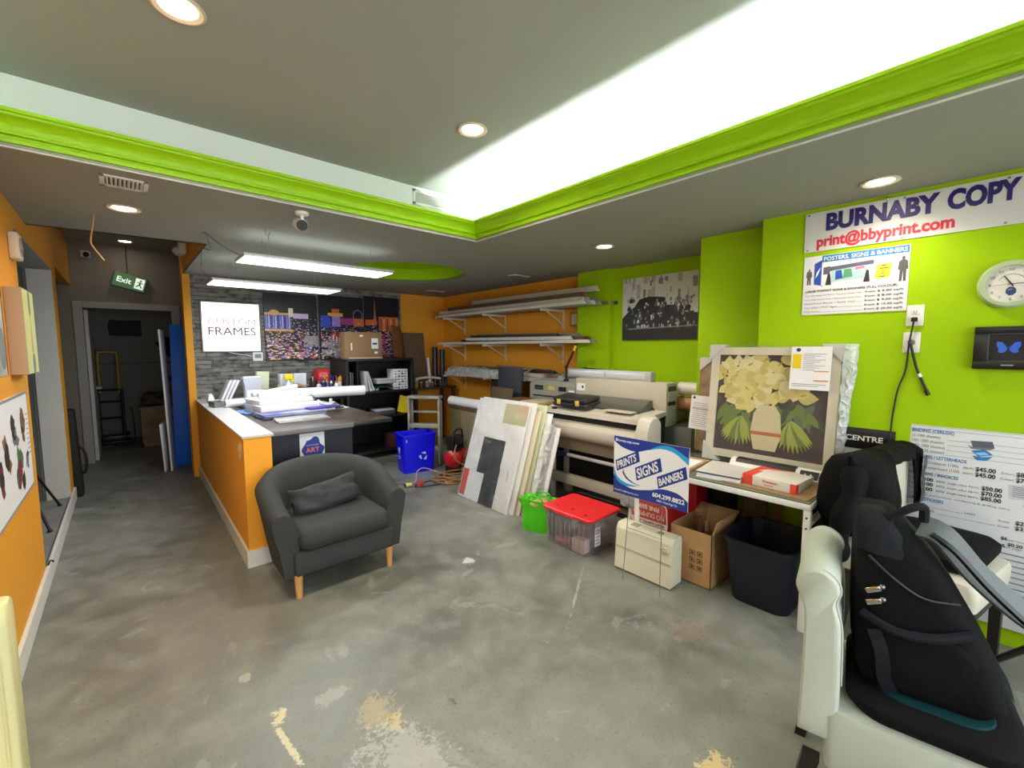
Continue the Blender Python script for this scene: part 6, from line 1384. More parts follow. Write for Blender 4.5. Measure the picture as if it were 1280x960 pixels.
for sx, z0, z1, s in ((-1, Zb - 0.035, Zb + 0.10, 0), (1, Zb - 0.035, Zb + 0.10, 0), (-1, Zb + Ht - 0.10, Zb + Ht + 0.02, 1), (1, Zb + Ht - 0.10, Zb + Ht + 0.02, 1)):
    x0 = sx * (Wd / 2 + 0.015); x1 = sx * (Wd / 2 - 0.11)
    tri = [(x0, z0), (x1, z0), (x0, z1)] if s == 0 else [(x0, z1), (x1, z1), (x0, z0)]
    B().flat(tri, 0.006, 0, 0.048).build('corner_guard', PC, t, smooth=False)
wr = B()
wr.grid(80, 50, lambda u, v: Vector(((u - 0.5) * (Wd + 0.07) + 0.02 * (u > 0.9), -0.046 - 0.020 * abs(NZ.noise(Vector((u * 16 + v * 3, v * 3, 3)))) - 0.012 * NZ.noise(Vector((u * 4, v * 3, 8))), 0.004 + v * (Ht + 0.05))))
wr.build('clear_wrap', film('painting_wrap', (254, 254, 253), 0.978, 0.08, 1.0, 10.0, gloss=0.32), t, ang=80)
ww = B()
ww.grid(10, 40, lambda u, v: Vector((Wd / 2 + 0.01 + 0.07 * math.sin(PI * u) * (0.35 + 0.65 * v) + 0.012 * NZ.noise(Vector((u * 5, v * 14, 1))), -0.046 + u * 0.09, 0.0 + v * (Ht + 0.055))))
ww.build('wrap_bulge', film('bulge_film', (236, 242, 236), 0.5, 0.10, 1.0, 12.0), t, ang=80)
sh = B().box(0.135, 0.36, -0.0665, -0.0655, Zb + Ht - 0.285, Zb + Ht - 0.0).build('order_sheet', PAPER, t)
q = B(); yy = -0.067
q.flat(ellipse(0.175, Zb + Ht - 0.022, 0.013, 0.012, 16), yy, 0); q.rect(0.145, 0.195, Zb + Ht - 0.145, Zb + Ht - 0.05, yy, 1)
for k in range(9): q.rect(0.205, 0.33 - 0.03 * (k % 3), Zb + Ht - 0.05 - 0.013 * k, Zb + Ht - 0.0475 - 0.013 * k, yy, 2)
q.rect(0.27, 0.35, Zb + Ht - 0.165, Zb + Ht - 0.158, yy, 3); q.rect(0.27, 0.35, Zb + Ht - 0.228, Zb + Ht - 0.218, yy, 3); q.rect(0.15, 0.34, Zb + Ht - 0.25, Zb + Ht - 0.247, yy, 2); q.rect(0.15, 0.30, Zb + Ht - 0.262, Zb + Ht - 0.259, yy, 2)
q.build('sheet_print', [mat('sheet_navy', (36, 44, 84), 0.5), mat('sheet_yellow', (232, 200, 30), 0.5), PGRY, mat('sheet_orange', (220, 160, 90), 0.5)], sh)

t = thing('framed_picture', 'smaller framed picture standing behind the flower painting with a paper sheet on it', 'picture', (3.53, 1.50, TT + 0.001), -90, rx=-5)
B().box(-0.12, 0.14, -0.03, 0, 0.0, 0.76, 0, 0.003).build('frame', mat('rustic_frame', (150, 122, 88), 0.6, var=0.7, vscale=14, rgb2=(86, 66, 44)), t)
B().flat([(-0.125, 0.77), (0.0, 0.77), (-0.125, 0.66)], 0.002, 0, 0.036).build('corner_guard', PC, t, smooth=False)
sh = B().box(-0.19, -0.015, -0.0335, -0.0325, 0.17, 0.45).xf(Matrix.Rotation(R(2), 4, 'Y')).build('order_sheet', PAPER, t)
q = B(); q.flat(ellipse(-0.165, 0.43, 0.010, 0.010, 14), -0.034, 0)
for k in range(12): q.rect(-0.17, -0.05 + 0.02 * (k % 2), 0.385 - 0.017 * k, 0.388 - 0.017 * k, -0.034, 1)
q.rect(-0.175, -0.03, 0.34, 0.344, -0.034, 1)
q.xf(Matrix.Rotation(R(2), 4, 'Y')).build('sheet_print', [mat('sheet_navy', (36, 44, 84), 0.5), PGRY], sh)
tag(B().box(3.412, 3.60, 1.30, 1.66, 0.0, TT, 0, 0.003).build('side_stand', BLACK), 'dark low stand between the white table and the lime pillar', 'stand')

t = thing('laminator', 'white and black desktop laminator in front of the flower painting', 'laminator', (3.17, 0.92, TT), -90)
LMW = mat('laminator_white', (226, 226, 222), 0.35)
B().prism([(-0.07, 0), (0.06, 0), (0.06, 0.05), (0.02, 0.085), (-0.03, 0.078), (-0.07, 0.035)], (-0.27, 0, 0), (0, 1, 0), (0, 0, 1), (1, 0, 0), 0.54).build('body', LMW, t)
B().prism([(-0.064, 0.036), (-0.028, 0.081), (0.016, 0.088), (0.0, 0.05)], (-0.235, 0, 0.002), (0, 1, 0), (0, 0, 1), (1, 0, 0), 0.36).build('black_cover', mat('laminator_black', (22, 22, 24), 0.3), t)
B().prism([(-0.066, 0.037), (-0.03, 0.080), (-0.02, 0.05)], (0.15, 0, 0.003), (0, 1, 0), (0, 0, 1), (1, 0, 0), 0.10).build('button_panel', mat('laminator_black', (22, 22, 24), 0.3), t)
nl = Vector((0, -0.78, 0.63)); up = Vector((0, 0.63, 0.78))
B().text('TRUPER', -0.085, 0.0, 0.011, 0, 0, align='C', O=(0.0, -0.047, 0.062), U=(1, 0, 0), V=up, N=nl, lift=0.003).build('lettering', WHITE, t) if False else B().prism([(-0.105, -0.004), (-0.06, -0.004), (-0.06, 0.004), (-0.105, 0.004)], (0.02, -0.047, 0.0615), (1, 0, 0), up, nl, 0.002).build('logo_bar', LGREY, t)
for x in (0.18, 0.21): B().cyl((x, -0.050, 0.062), (x, -0.053, 0.0645), 0.006, seg=10).build('button', LGREY, t)
tag(B().tube([(3.18, 0.648, 0.775), (3.20, 0.61, 0.80), (3.26, 0.56, 0.815), (3.34, 0.52, 0.80), (3.41, 0.50, 0.76)], 0.005, 8, smooth=5).build('supply_cable', BLACK), 'black cord leaving the laminator toward the wall', 'cord')
tag(B().box(-0.24, 0.24, -0.16, 0.20, 0, 0.006).build('cardboard_sheet', CARD, None, loc=(2.94, 0.87, TT + 0.0005), rot=(0, 0, R(-92))), 'flat brown cardboard sheet under the red and white box on the table', 'board')
t = thing('book', 'thick white book with a dark blue spine edge on the white table', 'book', (2.97, 1.16, TT + 0.0005), -84)
B().box(-0.13, 0.13, -0.165, 0.165, 0.003, 0.037, 0, 0.001).build('pages', PAPER, t)
B().box(-0.135, 0.135, -0.170, 0.170, 0.037, 0.041).box(-0.135, 0.135, -0.17, 0.17, 0, 0.003).build('cover', mat('book_cover_pale', (214, 212, 206), 0.3, var=0.3, vscale=4), t)
B().box(-0.134, 0.134, -0.1702, -0.150, 0.0295, 0.0372).build('blue_edge', NAVY, t)
t = thing('paper_box', 'red and white paper box on the table by the laminator', 'box', (2.97, 0.85, TT + 0.007), -95)
RBX = mat('box_orange_red', (222, 70, 52), 0.45)
B().box(-0.15, 0.15, -0.125, 0.14, 0, 0.058, 0, 0.002).build('carton', mat('box_white2', (226, 222, 214), 0.4), t)
q = B(); q.box(-0.1504, -0.09, -0.1254, 0.02, 0.0002, 0.0584, 0); q.prism([(-0.1504, -0.05), (-0.1504, 0.1404), (0.06, 0.1404), (-0.09, 0.09)], (0, 0, 0.058), (1, 0, 0), (0, 1, 0), (0, 0, 1), 0.0006, 0)
q.box(0.118, 0.1504, -0.1254, -0.09, 0.0002, 0.056, 0)
q.text('Premium', -0.03, 0.030, 0.016, -0.1254, 1, width=0.08, bold=0.02); q.box(-0.02, 0.03, -0.1258, -0.1254, 0.014, 0.018, 1)
q.build('print', [RBX, mat('box_print_red', (200, 70, 60), 0.5)], t)
t = thing('paper_ream', 'loose white sheets on a wooden board at the far end of the table', 'paper', (2.99, 1.50, TT + 0.0005), -88)
B().box(-0.15, 0.15, -0.2, 0.2, 0, 0.02, 0, 0.002).build('board', mat('pale_wood_board', (176, 146, 106), 0.6), t)
B().box(-0.12, 0.13, -0.18, 0.12, 0.02, 0.026).build('sheets', PAPER, t)

# under and in front of the table
t = thing('storage_tote', 'large navy plastic tote without lid under the white table', 'tote', (3.01, 0.885, 0), -90)
shell(B(), 0.33, 0.40, 0.40, 0.50, 0.41, 0.006, 0.08, 0.012, n=6).build('body', mat('tote_navy', (11, 17, 34), 0.4), t)
t = thing('open_carton', 'open brown cardboard box between the white heater and the navy tote', 'box', (2.97, 1.30, 0), -90)
bx = B(); w_, d_, h_ = 0.29, 0.36, 0.37
bx.box(-w_ / 2, w_ / 2, -d_ / 2, d_ / 2, 0, 0.005).box(-w_ / 2, w_ / 2, -d_ / 2, -d_ / 2 + 0.005, 0, h_).box(-w_ / 2, w_ / 2, d_ / 2 - 0.005, d_ / 2, 0, h_).box(-w_ / 2, -w_ / 2 + 0.005, -d_ / 2, d_ / 2, 0, h_).box(w_ / 2 - 0.005, w_ / 2, -d_ / 2, d_ / 2, 0, h_)
bx.build('carton', mat('kraft_cardboard', (184, 144, 98), 0.8, var=0.15, vscale=4), t)
B().obox((w_ / 2 + 0.012, 0, h_ + 0.045), (0.006, d_ - 0.01, 0.09), (0, R(14), 0)).build('flap', mat('kraft_cardboard', (184, 144, 98), 0.8), t)
B().obox((0, d_ / 2 + 0.05, h_ + 0.02), (w_ - 0.01, 0.006, 0.12), (R(-66), 0, 0)).build('flap', mat('kraft_cardboard', (184, 144, 98), 0.8), t)
q = B(); yy = -d_ / 2 - 0.0003
for j in range(3):
    for i in range(2):
        x0, z0 = 0.0 + i * 0.05, 0.20 - j * 0.05
        for (a0, a1, c0, c1) in ((0, 0.036, 0, 0.004), (0, 0.036, 0.032, 0.036), (0, 0.004, 0, 0.036), (0.032, 0.036, 0, 0.036)): q.rect(x0 + a0, x0 + a1, z0 + c0, z0 + c1, yy)
        q.flat(ellipse(x0 + 0.018, z0 + 0.018, 0.009, 0.010, 10), yy)
q.build('handling_marks', mat('carton_ink', (88, 62, 38), 0.7), t)
r = random.Random(6)
for k in range(4):
    tag(B().box(-0.013, 0.013, -0.012, 0.012, 0, 0.30 + 0.05 * k, 0, 0.002).build('wood_offcut', WOODS[1 + k % 3], None, loc=(2.96 + 0.07 * (k % 2), 1.25 + 0.035 * k, 0.006), rot=(R(-6 + 4 * k), R(8 - 3 * k), R(20 * k))), 'short wooden stick standing inside the open brown cardboard box', 'offcut', 'sticks in the open cardboard box')
t = thing('red_carton', 'big dark red carton under the white table behind the lawn sign', 'box', (3.27, 1.64, 0), -90)
B().box(-0.31, 0.20, -0.10, 0.10, 0, 0.58, 0, 0.003).build('carton', mat('carton_red', (170, 12, 28), 0.4), t)
B().box(-0.31, 0.20, -0.10, 0.10, 0.582, 0.592, 0, 0.002).build('lid', mat('carton_red', (170, 12, 28), 0.4), t)
for k, (lab, y, w_, c, h) in enumerate((('brown board leaning on the wall under the white table, beside the red carton', 1.10, 0.16, (92, 74, 54), 0.60), ('narrow tan board leaning on the wall under the white table', 0.96, 0.07, (120, 96, 66), 0.62), ('black board leaning on the wall under the white table', 0.72, 0.14, (14, 14, 15), 0.58))):
    tag(B().box(-w_ / 2, w_ / 2, -0.012, 0, 0, h, 0, 0.002).build('storage_board', mat('under_%d' % k, c, 0.7), None, loc=(3.33, y, 0), rot=(R(-8), 0, R(-90))), lab, 'board')

# clear tub with red lid
t = thing('storage_box', 'clear storage box with a red lid on the floor before the plotter', 'storage box', (2.72, 2.185, 0), -90)
cl = film('tub_clear', (252, 249, 253), 0.86, 0.1, 0.15, 4.0, haze=(224, 216, 224))
f_ = lambda w, d, z, rr=0.03: [Vector((a, b_, z)) for a, b_ in rrect(w, d, rr, 5)]
bb = B(); bb.loft([f_(0.43, 0.35, 0.0), f_(0.47, 0.385, 0.27), f_(0.49, 0.40, 0.275), f_(0.49, 0.40, 0.285)], 0, True)
for k in range(9):
    x = -0.19 + 0.047 * k; bb.box(x - 0.002, x + 0.002, -0.196, -0.19, 0.02, 0.26)
bb.build('body', cl, t)
ld = B(); ld.loft([f_(0.50, 0.41, 0.285), f_(0.505, 0.415, 0.300), f_(0.49, 0.40, 0.308), f_(0.44, 0.35, 0.304)], 0, True)
ld.box(-0.10, 0.10, -0.222, -0.20, 0.282, 0.302, 0, 0.006).box(-0.10, 0.10, 0.20, 0.222, 0.282, 0.302, 0, 0.006)
ld.build('lid', mat('lid_red', (222, 40, 44), 0.35), t)
q = B()
for x, yv in ((-0.15, -0.12), (0.0, -0.1), (0.15, -0.13)): q.cyl((x, yv, 0.304), (x, yv, 0.309), 0.012, seg=12)
q.build('lid_dimple', mat('lid_dark_red', (150, 20, 26), 0.4), t)
B().box(0.2262, 0.2275, -0.11, -0.04, 0.07, 0.22).build('paper_label', PAPER, t)
q = B()
for k in range(5): q.box(0.2275, 0.2282, -0.10, -0.055 - 0.01 * (k % 2), 0.09 + k * 0.026, 0.096 + k * 0.026)
q.build('label_print', PGRY, t)
for k, (x, y, z, w_, h_, c, lab) in enumerate(((2.56, 2.08, 0.006, 0.12, 0.10, (206, 190, 178), 'pale small carton inside the clear storage box'), (2.60, 2.28, 0.006, 0.14, 0.03, (200, 120, 100), 'pinkish flat packet lying inside the clear storage box'), (2.76, 2.18, 0.006, 0.12, 0.14, (150, 130, 140), 'mauve packet standing inside the clear storage box'))):
    tag(B().box(-0.04, 0.04, -w_ / 2, w_ / 2, 0, h_, 0, 0.004).build('small_packet', mat('packet_%d' % k, c, 0.6), None, loc=(x + 0.03, y, z), rot=(0, 0, R(8 * k))), lab, 'packet')

# green shopping bag
t = thing('shopping_bag', 'bright green shopping bag slumped beside the red-lidded box', 'bag', (2.66, 2.60, 0), -72)
GB = mat('bag_green', (72, 186, 20), 0.35, var=0.4, vscale=9, rgb2=(40, 130, 8), bump=0.4, bscale=14)
gr = lambda w, d, z, sd, amp: [Vector((a + amp * NZ.noise(Vector((a * 9, z * 9, sd))), b_ + amp * NZ.noise(Vector((b_ * 9, z * 9, sd + 4))), z + 0.02 * NZ.noise(Vector((a * 8, b_ * 8, sd))) * (z > 0.2))) for a, b_ in rrect(w, d, 0.03, 6)]
B().loft([gr(0.26, 0.17, 0, 1, 0.0), gr(0.27, 0.18, 0.06, 2, 0.03), gr(0.26, 0.17, 0.12, 3, 0.04), gr(0.29, 0.18, 0.20, 4, 0.04), gr(0.30, 0.19, 0.27, 5, 0.05), gr(0.27, 0.165, 0.262, 5, 0.05), gr(0.25, 0.15, 0.19, 6, 0.02)], 0, True).build('sack', GB, t, ang=70)
for s in (-1, 1): B().tube([(-0.07, s * 0.085, 0.26), (-0.05, s * 0.075, 0.31), (0.05, s * 0.075, 0.30), (0.07, s * 0.085, 0.26)], 0.008, 6, smooth=5).build('handle', GB, t)
lump('bag_contents', 'tan crumpled paper filling the green shopping bag', 'paper', (2.66, 2.60, 0.195), (0.10, 0.065, 0.04), mat('tan_paper', (190, 168, 112), 0.7, var=0.6, vscale=14, rgb2=(140, 110, 60)), 8)

# white heater, upside-down red sign, plastic bag, lawn sign
HW = mat('heater_cream', (222, 220, 198), 0.4, var=0.25, vscale=6, rgb2=(196, 190, 160))
t = thing('portable_heater', 'old cream box heater on the floor under the lawn sign', 'heater', (2.66, 1.545, 0), -90)
B().loft([[Vector((x, a, b_)) for a, b_ in ((-0.075, 0.012), (-0.075, 0.03), (-0.055, 0.30), (-0.035, 0.335), (0.06, 0.335), (0.075, 0.31), (0.075, 0.012))] for x in (-0.215, 0.215)]).build('case', HW, t, ang=20)
B().box(-0.20, 0.20, -0.06, 0.06, 0, 0.012).build('base', BLACK, t)
g = B().obox((0.0, -0.0690, 0.17), (0.42, 0.004, 0.006), (R(-4), 0, 0)).build('seam', mat('heater_seam', (176, 172, 150), 0.5), t)
B().cyl((0.165, -0.062, 0.255), (0.165, -0.072, 0.254), 0.024, seg=20).cyl((0.165, -0.07, 0.254), (0.165, -0.078, 0.253), 0.012, seg=14).build('dial', mat('heater_dial', (196, 192, 168), 0.4), t)
B().box(0.08, 0.12, -0.02, 0.02, 0.3352, 0.338).box(-0.12, -0.06, -0.03, 0.03, 0.3352, 0.338).build('top_scuff', mat('heater_scuff', (150, 140, 116), 0.6), t)
t = thing('warning_sign', 'red no dumping sign standing upside down behind the cream heater', 'sign', (2.765, 1.60, 0.40), -90, rx=-6, ry=180)
B().prism(rrect(0.29, 0.20, 0.035, 6), (0, 0, 0), (1, 0, 0), (0, 0, 1), (0, -1, 0), 0.004).build('plate', mat('sign_border_white', (224, 214, 204), 0.45), t)
q = B(); q.prism(rrect(0.278, 0.188, 0.030, 6), (0, -0.0042, 0), (1, 0, 0), (0, 0, 1), (0, -1, 0), 0.0004, 0)
q.rect(-0.137, 0.137, 0.045, 0.082, -0.0048, 1)
q.text('VIDEO SURVEILLANCE', 0, 0.053, 0.020, -0.0056, 2, width=0.25, align='C', bold=0.02).text('NO DUMPING', 0, -0.012, 0.038, -0.0048, 1, width=0.245, align='C', bold=0.02).text('FINE $500', 0, -0.066, 0.034, -0.0048, 1, width=0.17, align='C', bold=0.02)
q.build('lettering', [mat('sign_brick_red', (176, 62, 54), 0.45), mat('sign_cream', (232, 216, 206), 0.45), BLACK], t)
t = thing('wrapped_pole', 'white pole with a grey plastic bag tied round its top, behind the heater', 'pole', (2.78, 1.765, 0))
B().cyl((0, 0, 0), (0, 0, 0.56), 0.012, seg=10).build('pole', WHITE, t)
o = lump('plastic_bag', 'x', 'bag', (0, 0, 0), (0.06, 0.07, 0.085), mat('grey_plastic_bag', (128, 130, 130), 0.25, var=0.6, vscale=10, rgb2=(190, 192, 192), bump=0.6, bscale=18), 4)
for kk in ('label', 'category'): del o[kk]
o.parent = t; o.location = (0, 0, 0.40)
t = thing('lawn_sign', 'white and blue prints, signs, banners lawn sign on a wire stake', 'sign', (2.48, 1.44, 0), -90)
B().box(-0.265, 0.265, -0.004, 0.0, 0.605, 1.0, 0).build('board', mat('coroplast_white', (232, 234, 238), 0.35), t)
p = B(); y = -0.0043
def band(top, bot, mi, dy=0.0): p.flat(list(top) + list(reversed(bot)), y - dy, mi)
def cv(pts, n=10): return [(v.x, v.y) for v in spline([Vector((a, b_, 0)) for a, b_ in pts], n)]
band([(-0.265, 1.0), (0.265, 1.0)], cv([(-0.265, 0.965), (-0.20, 0.93), (-0.10, 0.915), (0.0, 0.945), (0.10, 0.975), (0.20, 0.965), (0.265, 0.93)]), 0)
band(cv([(0.0, 0.945), (0.08, 0.985), (0.16, 0.985), (0.265, 0.935)]), cv([(0.0, 0.943), (0.08, 0.965), (0.17, 0.955), (0.265, 0.895)]), 1, 0.0005)
band(cv([(-0.265, 0.735), (-0.22, 0.69), (-0.12, 0.66), (0.0, 0.68), (0.10, 0.71), (0.20, 0.705), (0.265, 0.668)]), [(-0.265, 0.605), (0.265, 0.605)], 0)
band(cv([(-0.262, 0.78), (-0.235, 0.72), (-0.17, 0.69), (-0.08, 0.685)]), cv([(-0.262, 0.745), (-0.235, 0.69), (-0.17, 0.67), (-0.08, 0.683)]), 1, 0.0004)
band(cv([(-0.19, 0.775), (-0.165, 0.735), (-0.11, 0.705), (-0.06, 0.695)]), cv([(-0.195, 0.755), (-0.165, 0.72), (-0.11, 0.698), (-0.06, 0.693)]), 0, 0.0006)
p.flat([(-0.195, 0.78), (-0.182, 0.77), (-0.19, 0.76)], y - 0.001, 3)
an = R(29)
for s, cx, cz, w_, h_, th in (('PRINTS', -0.158, 0.842, 0.200, 0.072, 0.048), ('SIGNS', -0.003, 0.815, 0.205, 0.084, 0.06), ('BANNERS', 0.158, 0.795, 0.215, 0.074, 0.044)):
    c_, s_ = math.cos(an), math.sin(an)
    p.flat([(cx + a * c_ - b_ * s_ * 0.35, cz + a * s_ + b_) for a, b_ in ((-w_ / 2, -h_ / 2), (w_ / 2, -h_ / 2), (w_ / 2, h_ / 2), (-w_ / 2, h_ / 2))], y, 0)
    p.text(s, cx - (w_ / 2 - 0.012) * c_ + th / 2 * s_ * 0.35, cz - (w_ / 2 - 0.012) * s_ - th / 2, th, y, 2, width=w_ - 0.036, bold=0.025, rot=an, shear=0.30, lift=0.0016)
p.text('Burnaby copy center', -0.235, 0.966, 0.016, y, 2, width=0.165, bold=0.02, lift=0.0016)
p.text('Email:Print@bbyprint.com', -0.255, 0.624, 0.011, y, 2, width=0.185, bold=0.01, lift=0.0016)
p.text('604.299.8822', 0.245, 0.648, 0.029, y, 2, width=0.215, bold=0.03, align='R', lift=0.0016)
p.text('3901 Hastings St.', 0.20, 0.622, 0.014, y, 2, width=0.14, bold=0.01, align='R', lift=0.0016)
p.flat([(-0.252, 0.966), (-0.238, 0.966), (-0.242, 0.986), (-0.250, 0.986)], y - 0.001, 2)
p.build('print', [mat('sign_blue', (32, 54, 142), 0.4), mat('sign_cyan', (36, 152, 214), 0.4), WHITE, mat('sign_magenta', (170, 40, 90), 0.4)], t)
wy = mat('galvanised_wire', (150, 150, 146), 0.35, 0.8)
st = B()
for x in (-0.145, 0.095): st.tube([(x, 0.004, 0.72), (x - 0.0, 0.0045, 0.55), (x - (0.035 if x < 0 else 0.0) + 0.0, 0.0, 0.0)], 0.0028, 6)
st.tube([(-0.156, 0.004, 0.38), (0.095, 0.004, 0.38)], 0.0028, 6)
st.build('wire_stake', wy, t)
# ================================================================ armchair
FAB = mat('charcoal_chair_cover', (43, 46, 46), 0.85, var=0.25, vscale=3, rgb2=(58, 58, 55), bump=0.12, bscale=220, sheen=0.0)
t = thing('armchair', 'charcoal tub armchair with wooden legs before the orange half wall', 'armchair', (1.065, 3.16, 0), 0)
# horseshoe shell: path from left arm front round the back to the right arm front
path = []
N_ = 40
for i in range(N_ + 1):
    q = i / N_
    L1, L2 = 0.30, 0.36 * PI
    s = q * (2 * L1 + L2)
    if s < L1: path.append((-0.345, -0.28 + s, -1.0, 0.0, s / L1 * 0.35))
    elif s < L1 + L2:
        a = PI - (s - L1) / L2 * PI; path.append((0.345 * math.cos(a), 0.02 + 0.32 * math.sin(a), math.cos(a), math.sin(a), None))
    else:
        d = s - L1 - L2; path.append((0.345, 0.02 - d, 1.0, 0.0, None))
sec = []
for i, (x, y, nx, ny, _) in enumerate(path):
    q = i / N_; back = math.sin(PI * q)                     # 0 at arm fronts, 1 mid-back
    H = 0.565 + 0.195 * (max(0, back - 0.15) / 0.85) ** 0.9
    fl_ = 0.05 + 0.03 * back                                # outward flare towards the top
    ti, to = 0.055, 0.055
    pr = []
    for off, z in ((-ti * 0.8, 0.15), (-ti * 0.8, 0.30), (-ti * 0.9, 0.42), (-ti + fl_ * 0.5, H - 0.07), (-ti * 0.75 + fl_ * 0.7, H - 0.02), (-0.01 + fl_ * 0.85, H), (0.03 + fl_ * 0.9, H - 0.008), (to + fl_, H - 0.05), (to + fl_ * 0.75, H - 0.14), (to + fl_ * 0.3, 0.34), (to * 0.8, 0.15)):
        pr.append(Vector((x + nx * off, y + ny * off, z)))
    sec.append(pr)
B().loft(sec, 0, True).build('shell', FAB, t, ang=60)
B().box(-0.335, 0.335, -0.315, 0.26, 0.155, 0.31, 0, 0.02, 3).build('seat_base', FAB, t)
cu = B()
prof_ = lambda z, g: [Vector((a, b_, z)) for a, b_ in rrect(0.60 + g, 0.56 + g, 0.06, 6, 0, -0.055)]
cu.loft([prof_(0.312, -0.05), prof_(0.325, -0.01), prof_(0.37, 0.012), prof_(0.415, 0.0), prof_(0.438, -0.03), prof_(0.445, -0.10)]).build('seat_cushion', FAB, t, ang=50)
for x in (-0.31, 0.31):
    for y in (-0.27, 0.24): B().lathe([(0.001, 0), (0.018, 0), (0.027, 0.16), (0.001, 0.16)], (x, y, 0), 18).build('leg', mat('beech_leg', (206, 152, 92), 0.45, var=0.3, vscale=8), t)
# lumbar pillow lying in the seat
pl = B()
def pil(u, v, s):
    x = (u - 0.5) * 0.50; z = (v - 0.5) * 0.205
    e = max(0.0, (1 - (2 * u - 1) ** 6) * (1 - (2 * v - 1) ** 4))
    f = 0.022 * NZ.noise(Vector((u * 5 + v * 3, v * 4 - u * 3, 3))) + 0.018 * math.sin((u * 2.2 + v * 1.6) * 7) * (abs(u - 0.5) * 1.6)
    return Vector((x * (1 - 0.05 * (1 - abs(2 * v - 1))), s * (0.006 + 0.055 * e ** 0.5) + (f if s < 0 else 0), z + 0.02 * (u - 0.5) + 0.012 * (abs(2 * u - 1)) ** 3))
pl.grid(26, 14, lambda u, v: pil(u, v, -1)).grid(26, 14, lambda u, v: pil(u, v, 1))
o = pl.build('throw_pillow', mat('slate_pillow', (40, 44, 47), 0.8, bump=0.1, bscale=200), None, ang=70, weld=True, loc=(1.055, 3.215, 0.528), rot=(R(-34), R(-4), R(4)))
tag(o, 'small wrinkled slate pillow resting in the charcoal armchair', 'pillow')

# ================================================================ upholstered dining chairs
COV = mat('pale_suede_cover', (180, 188, 174), 0.8, var=0.25, vscale=5, rgb2=(158, 166, 152), bump=0.1, bscale=90)
LEGM = mat('dark_espresso_wood', (34, 26, 22), 0.45)
def side_chair(lab, loc, rz, cover, w=0.45, hb=1.0, scroll=True, cat='chair', skirt=0.37, zs=1.0):
    t = thing('dining_chair', lab, cat, loc, rz)
    t.scale = (1, 1, zs)
    # back: side outline in (y,z), extruded over the width with softened edges
    if scroll:
        out = [(0.135, 0.36), (0.135, 0.60), (0.140, 0.80), (0.150, 0.86), (0.158, 0.90), (0.148, 0.945), (0.158, 0.985), (0.19, 1.012), (0.225, 1.012), (0.255, 0.985), (0.266, 0.94), (0.256, 0.90), (0.242, 0.86), (0.238, 0.80), (0.238, 0.60), (0.242, 0.36)]
    else:
        out = [(0.15, 0.36), (0.15, 0.94), (0.165, 0.985), (0.20, 1.0), (0.235, 0.985), (0.25, 0.94), (0.25, 0.36)]
    out = [(a, b_ * hb) if b_ > 0.4 else (a, b_) for a, b_ in out]
    if scroll: out = [(v_.x, v_.y) for v_ in spline([Vector((a, b_, 0)) for a, b_ in out], 4)]
    cy = sum(a for a, _ in out) / len(out); cz = sum(b_ for _, b_ in out) / len(out)
    ring = lambda x, k: [Vector((x, cy + (a - cy) * k, cz + (b_ - cz) * (1 - (1 - k) * 0.2))) for a, b_ in out]
    B().loft([ring(-w / 2, 0.80), ring(-w / 2 + 0.006, 0.93), ring(-w / 2 + 0.022, 1.0), ring(w / 2 - 0.022, 1.0), ring(w / 2 - 0.006, 0.93), ring(w / 2, 0.80)]).build('backrest', cover, t, ang=45)
    for x in (-w / 2 + 0.02, w / 2 - 0.02): B().tube([(x, a - 0.002, b_) for a, b_ in out[4:30]] if scroll else [(x, 0.148, 0.5), (x, 0.148, 0.93)], 0.003, 6).build('piping', cover, t)
    f = lambda ww, dd, z, rr=0.03: [Vector((a, b_, z)) for a, b_ in rrect(ww, dd, rr, 5, 0, -0.055)]
    B().loft([f(w, 0.44, skirt), f(w + 0.012, 0.452, skirt + 0.04), f(w + 0.012, 0.452, 0.46), f(w, 0.44, 0.483, 0.04), f(w - 0.06, 0.38, 0.492, 0.05)]).build('seat', cover, t, ang=40)
    B().box(-w / 2 + 0.01, w / 2 - 0.01, -0.265, 0.15, skirt - 0.05, skirt + 0.01).build('apron', LEGM, t)
    for sx in (-1, 1):
        for yy, dy in ((-0.245, 0), (0.20, 0.05)):
            B().loft([[Vector((sx * (w / 2 - 0.032) + a, yy + dy + b_, 0)) for a, b_ in ((-0.018, -0.018), (0.018, -0.018), (0.018, 0.018), (-0.018, 0.018))], [Vector((sx * (w / 2 - 0.032) + a, yy + b_, skirt)) for a, b_ in ((-0.024, -0.024), (0.024, -0.024), (0.024, 0.024), (-0.024, 0.024))]]).build('leg', LEGM, t)
    return t
side_chair('pale upholstered chair carrying the black backpack, nearest the camera', (1.86, 0.165, 0), 10, COV, hb=0.955, skirt=0.265, zs=0.92)
side_chair('pale upholstered chair with a black jacket over its back, by the price board', (3.08, 0.20, 0), -12, mat('cream_vinyl_cover', (206, 202, 186), 0.45, var=0.2, vscale=5, rgb2=(176, 170, 154)), w=0.53, scroll=False, zs=1.077, hb=0.93)
side_chair('yellow-cream upholstered chair cut by the left edge of the photo', (-0.52, 1.50, 0), 0, mat('butter_vinyl_cover', (206, 198, 146), 0.5), w=0.52, scroll=False, hb=0.955)

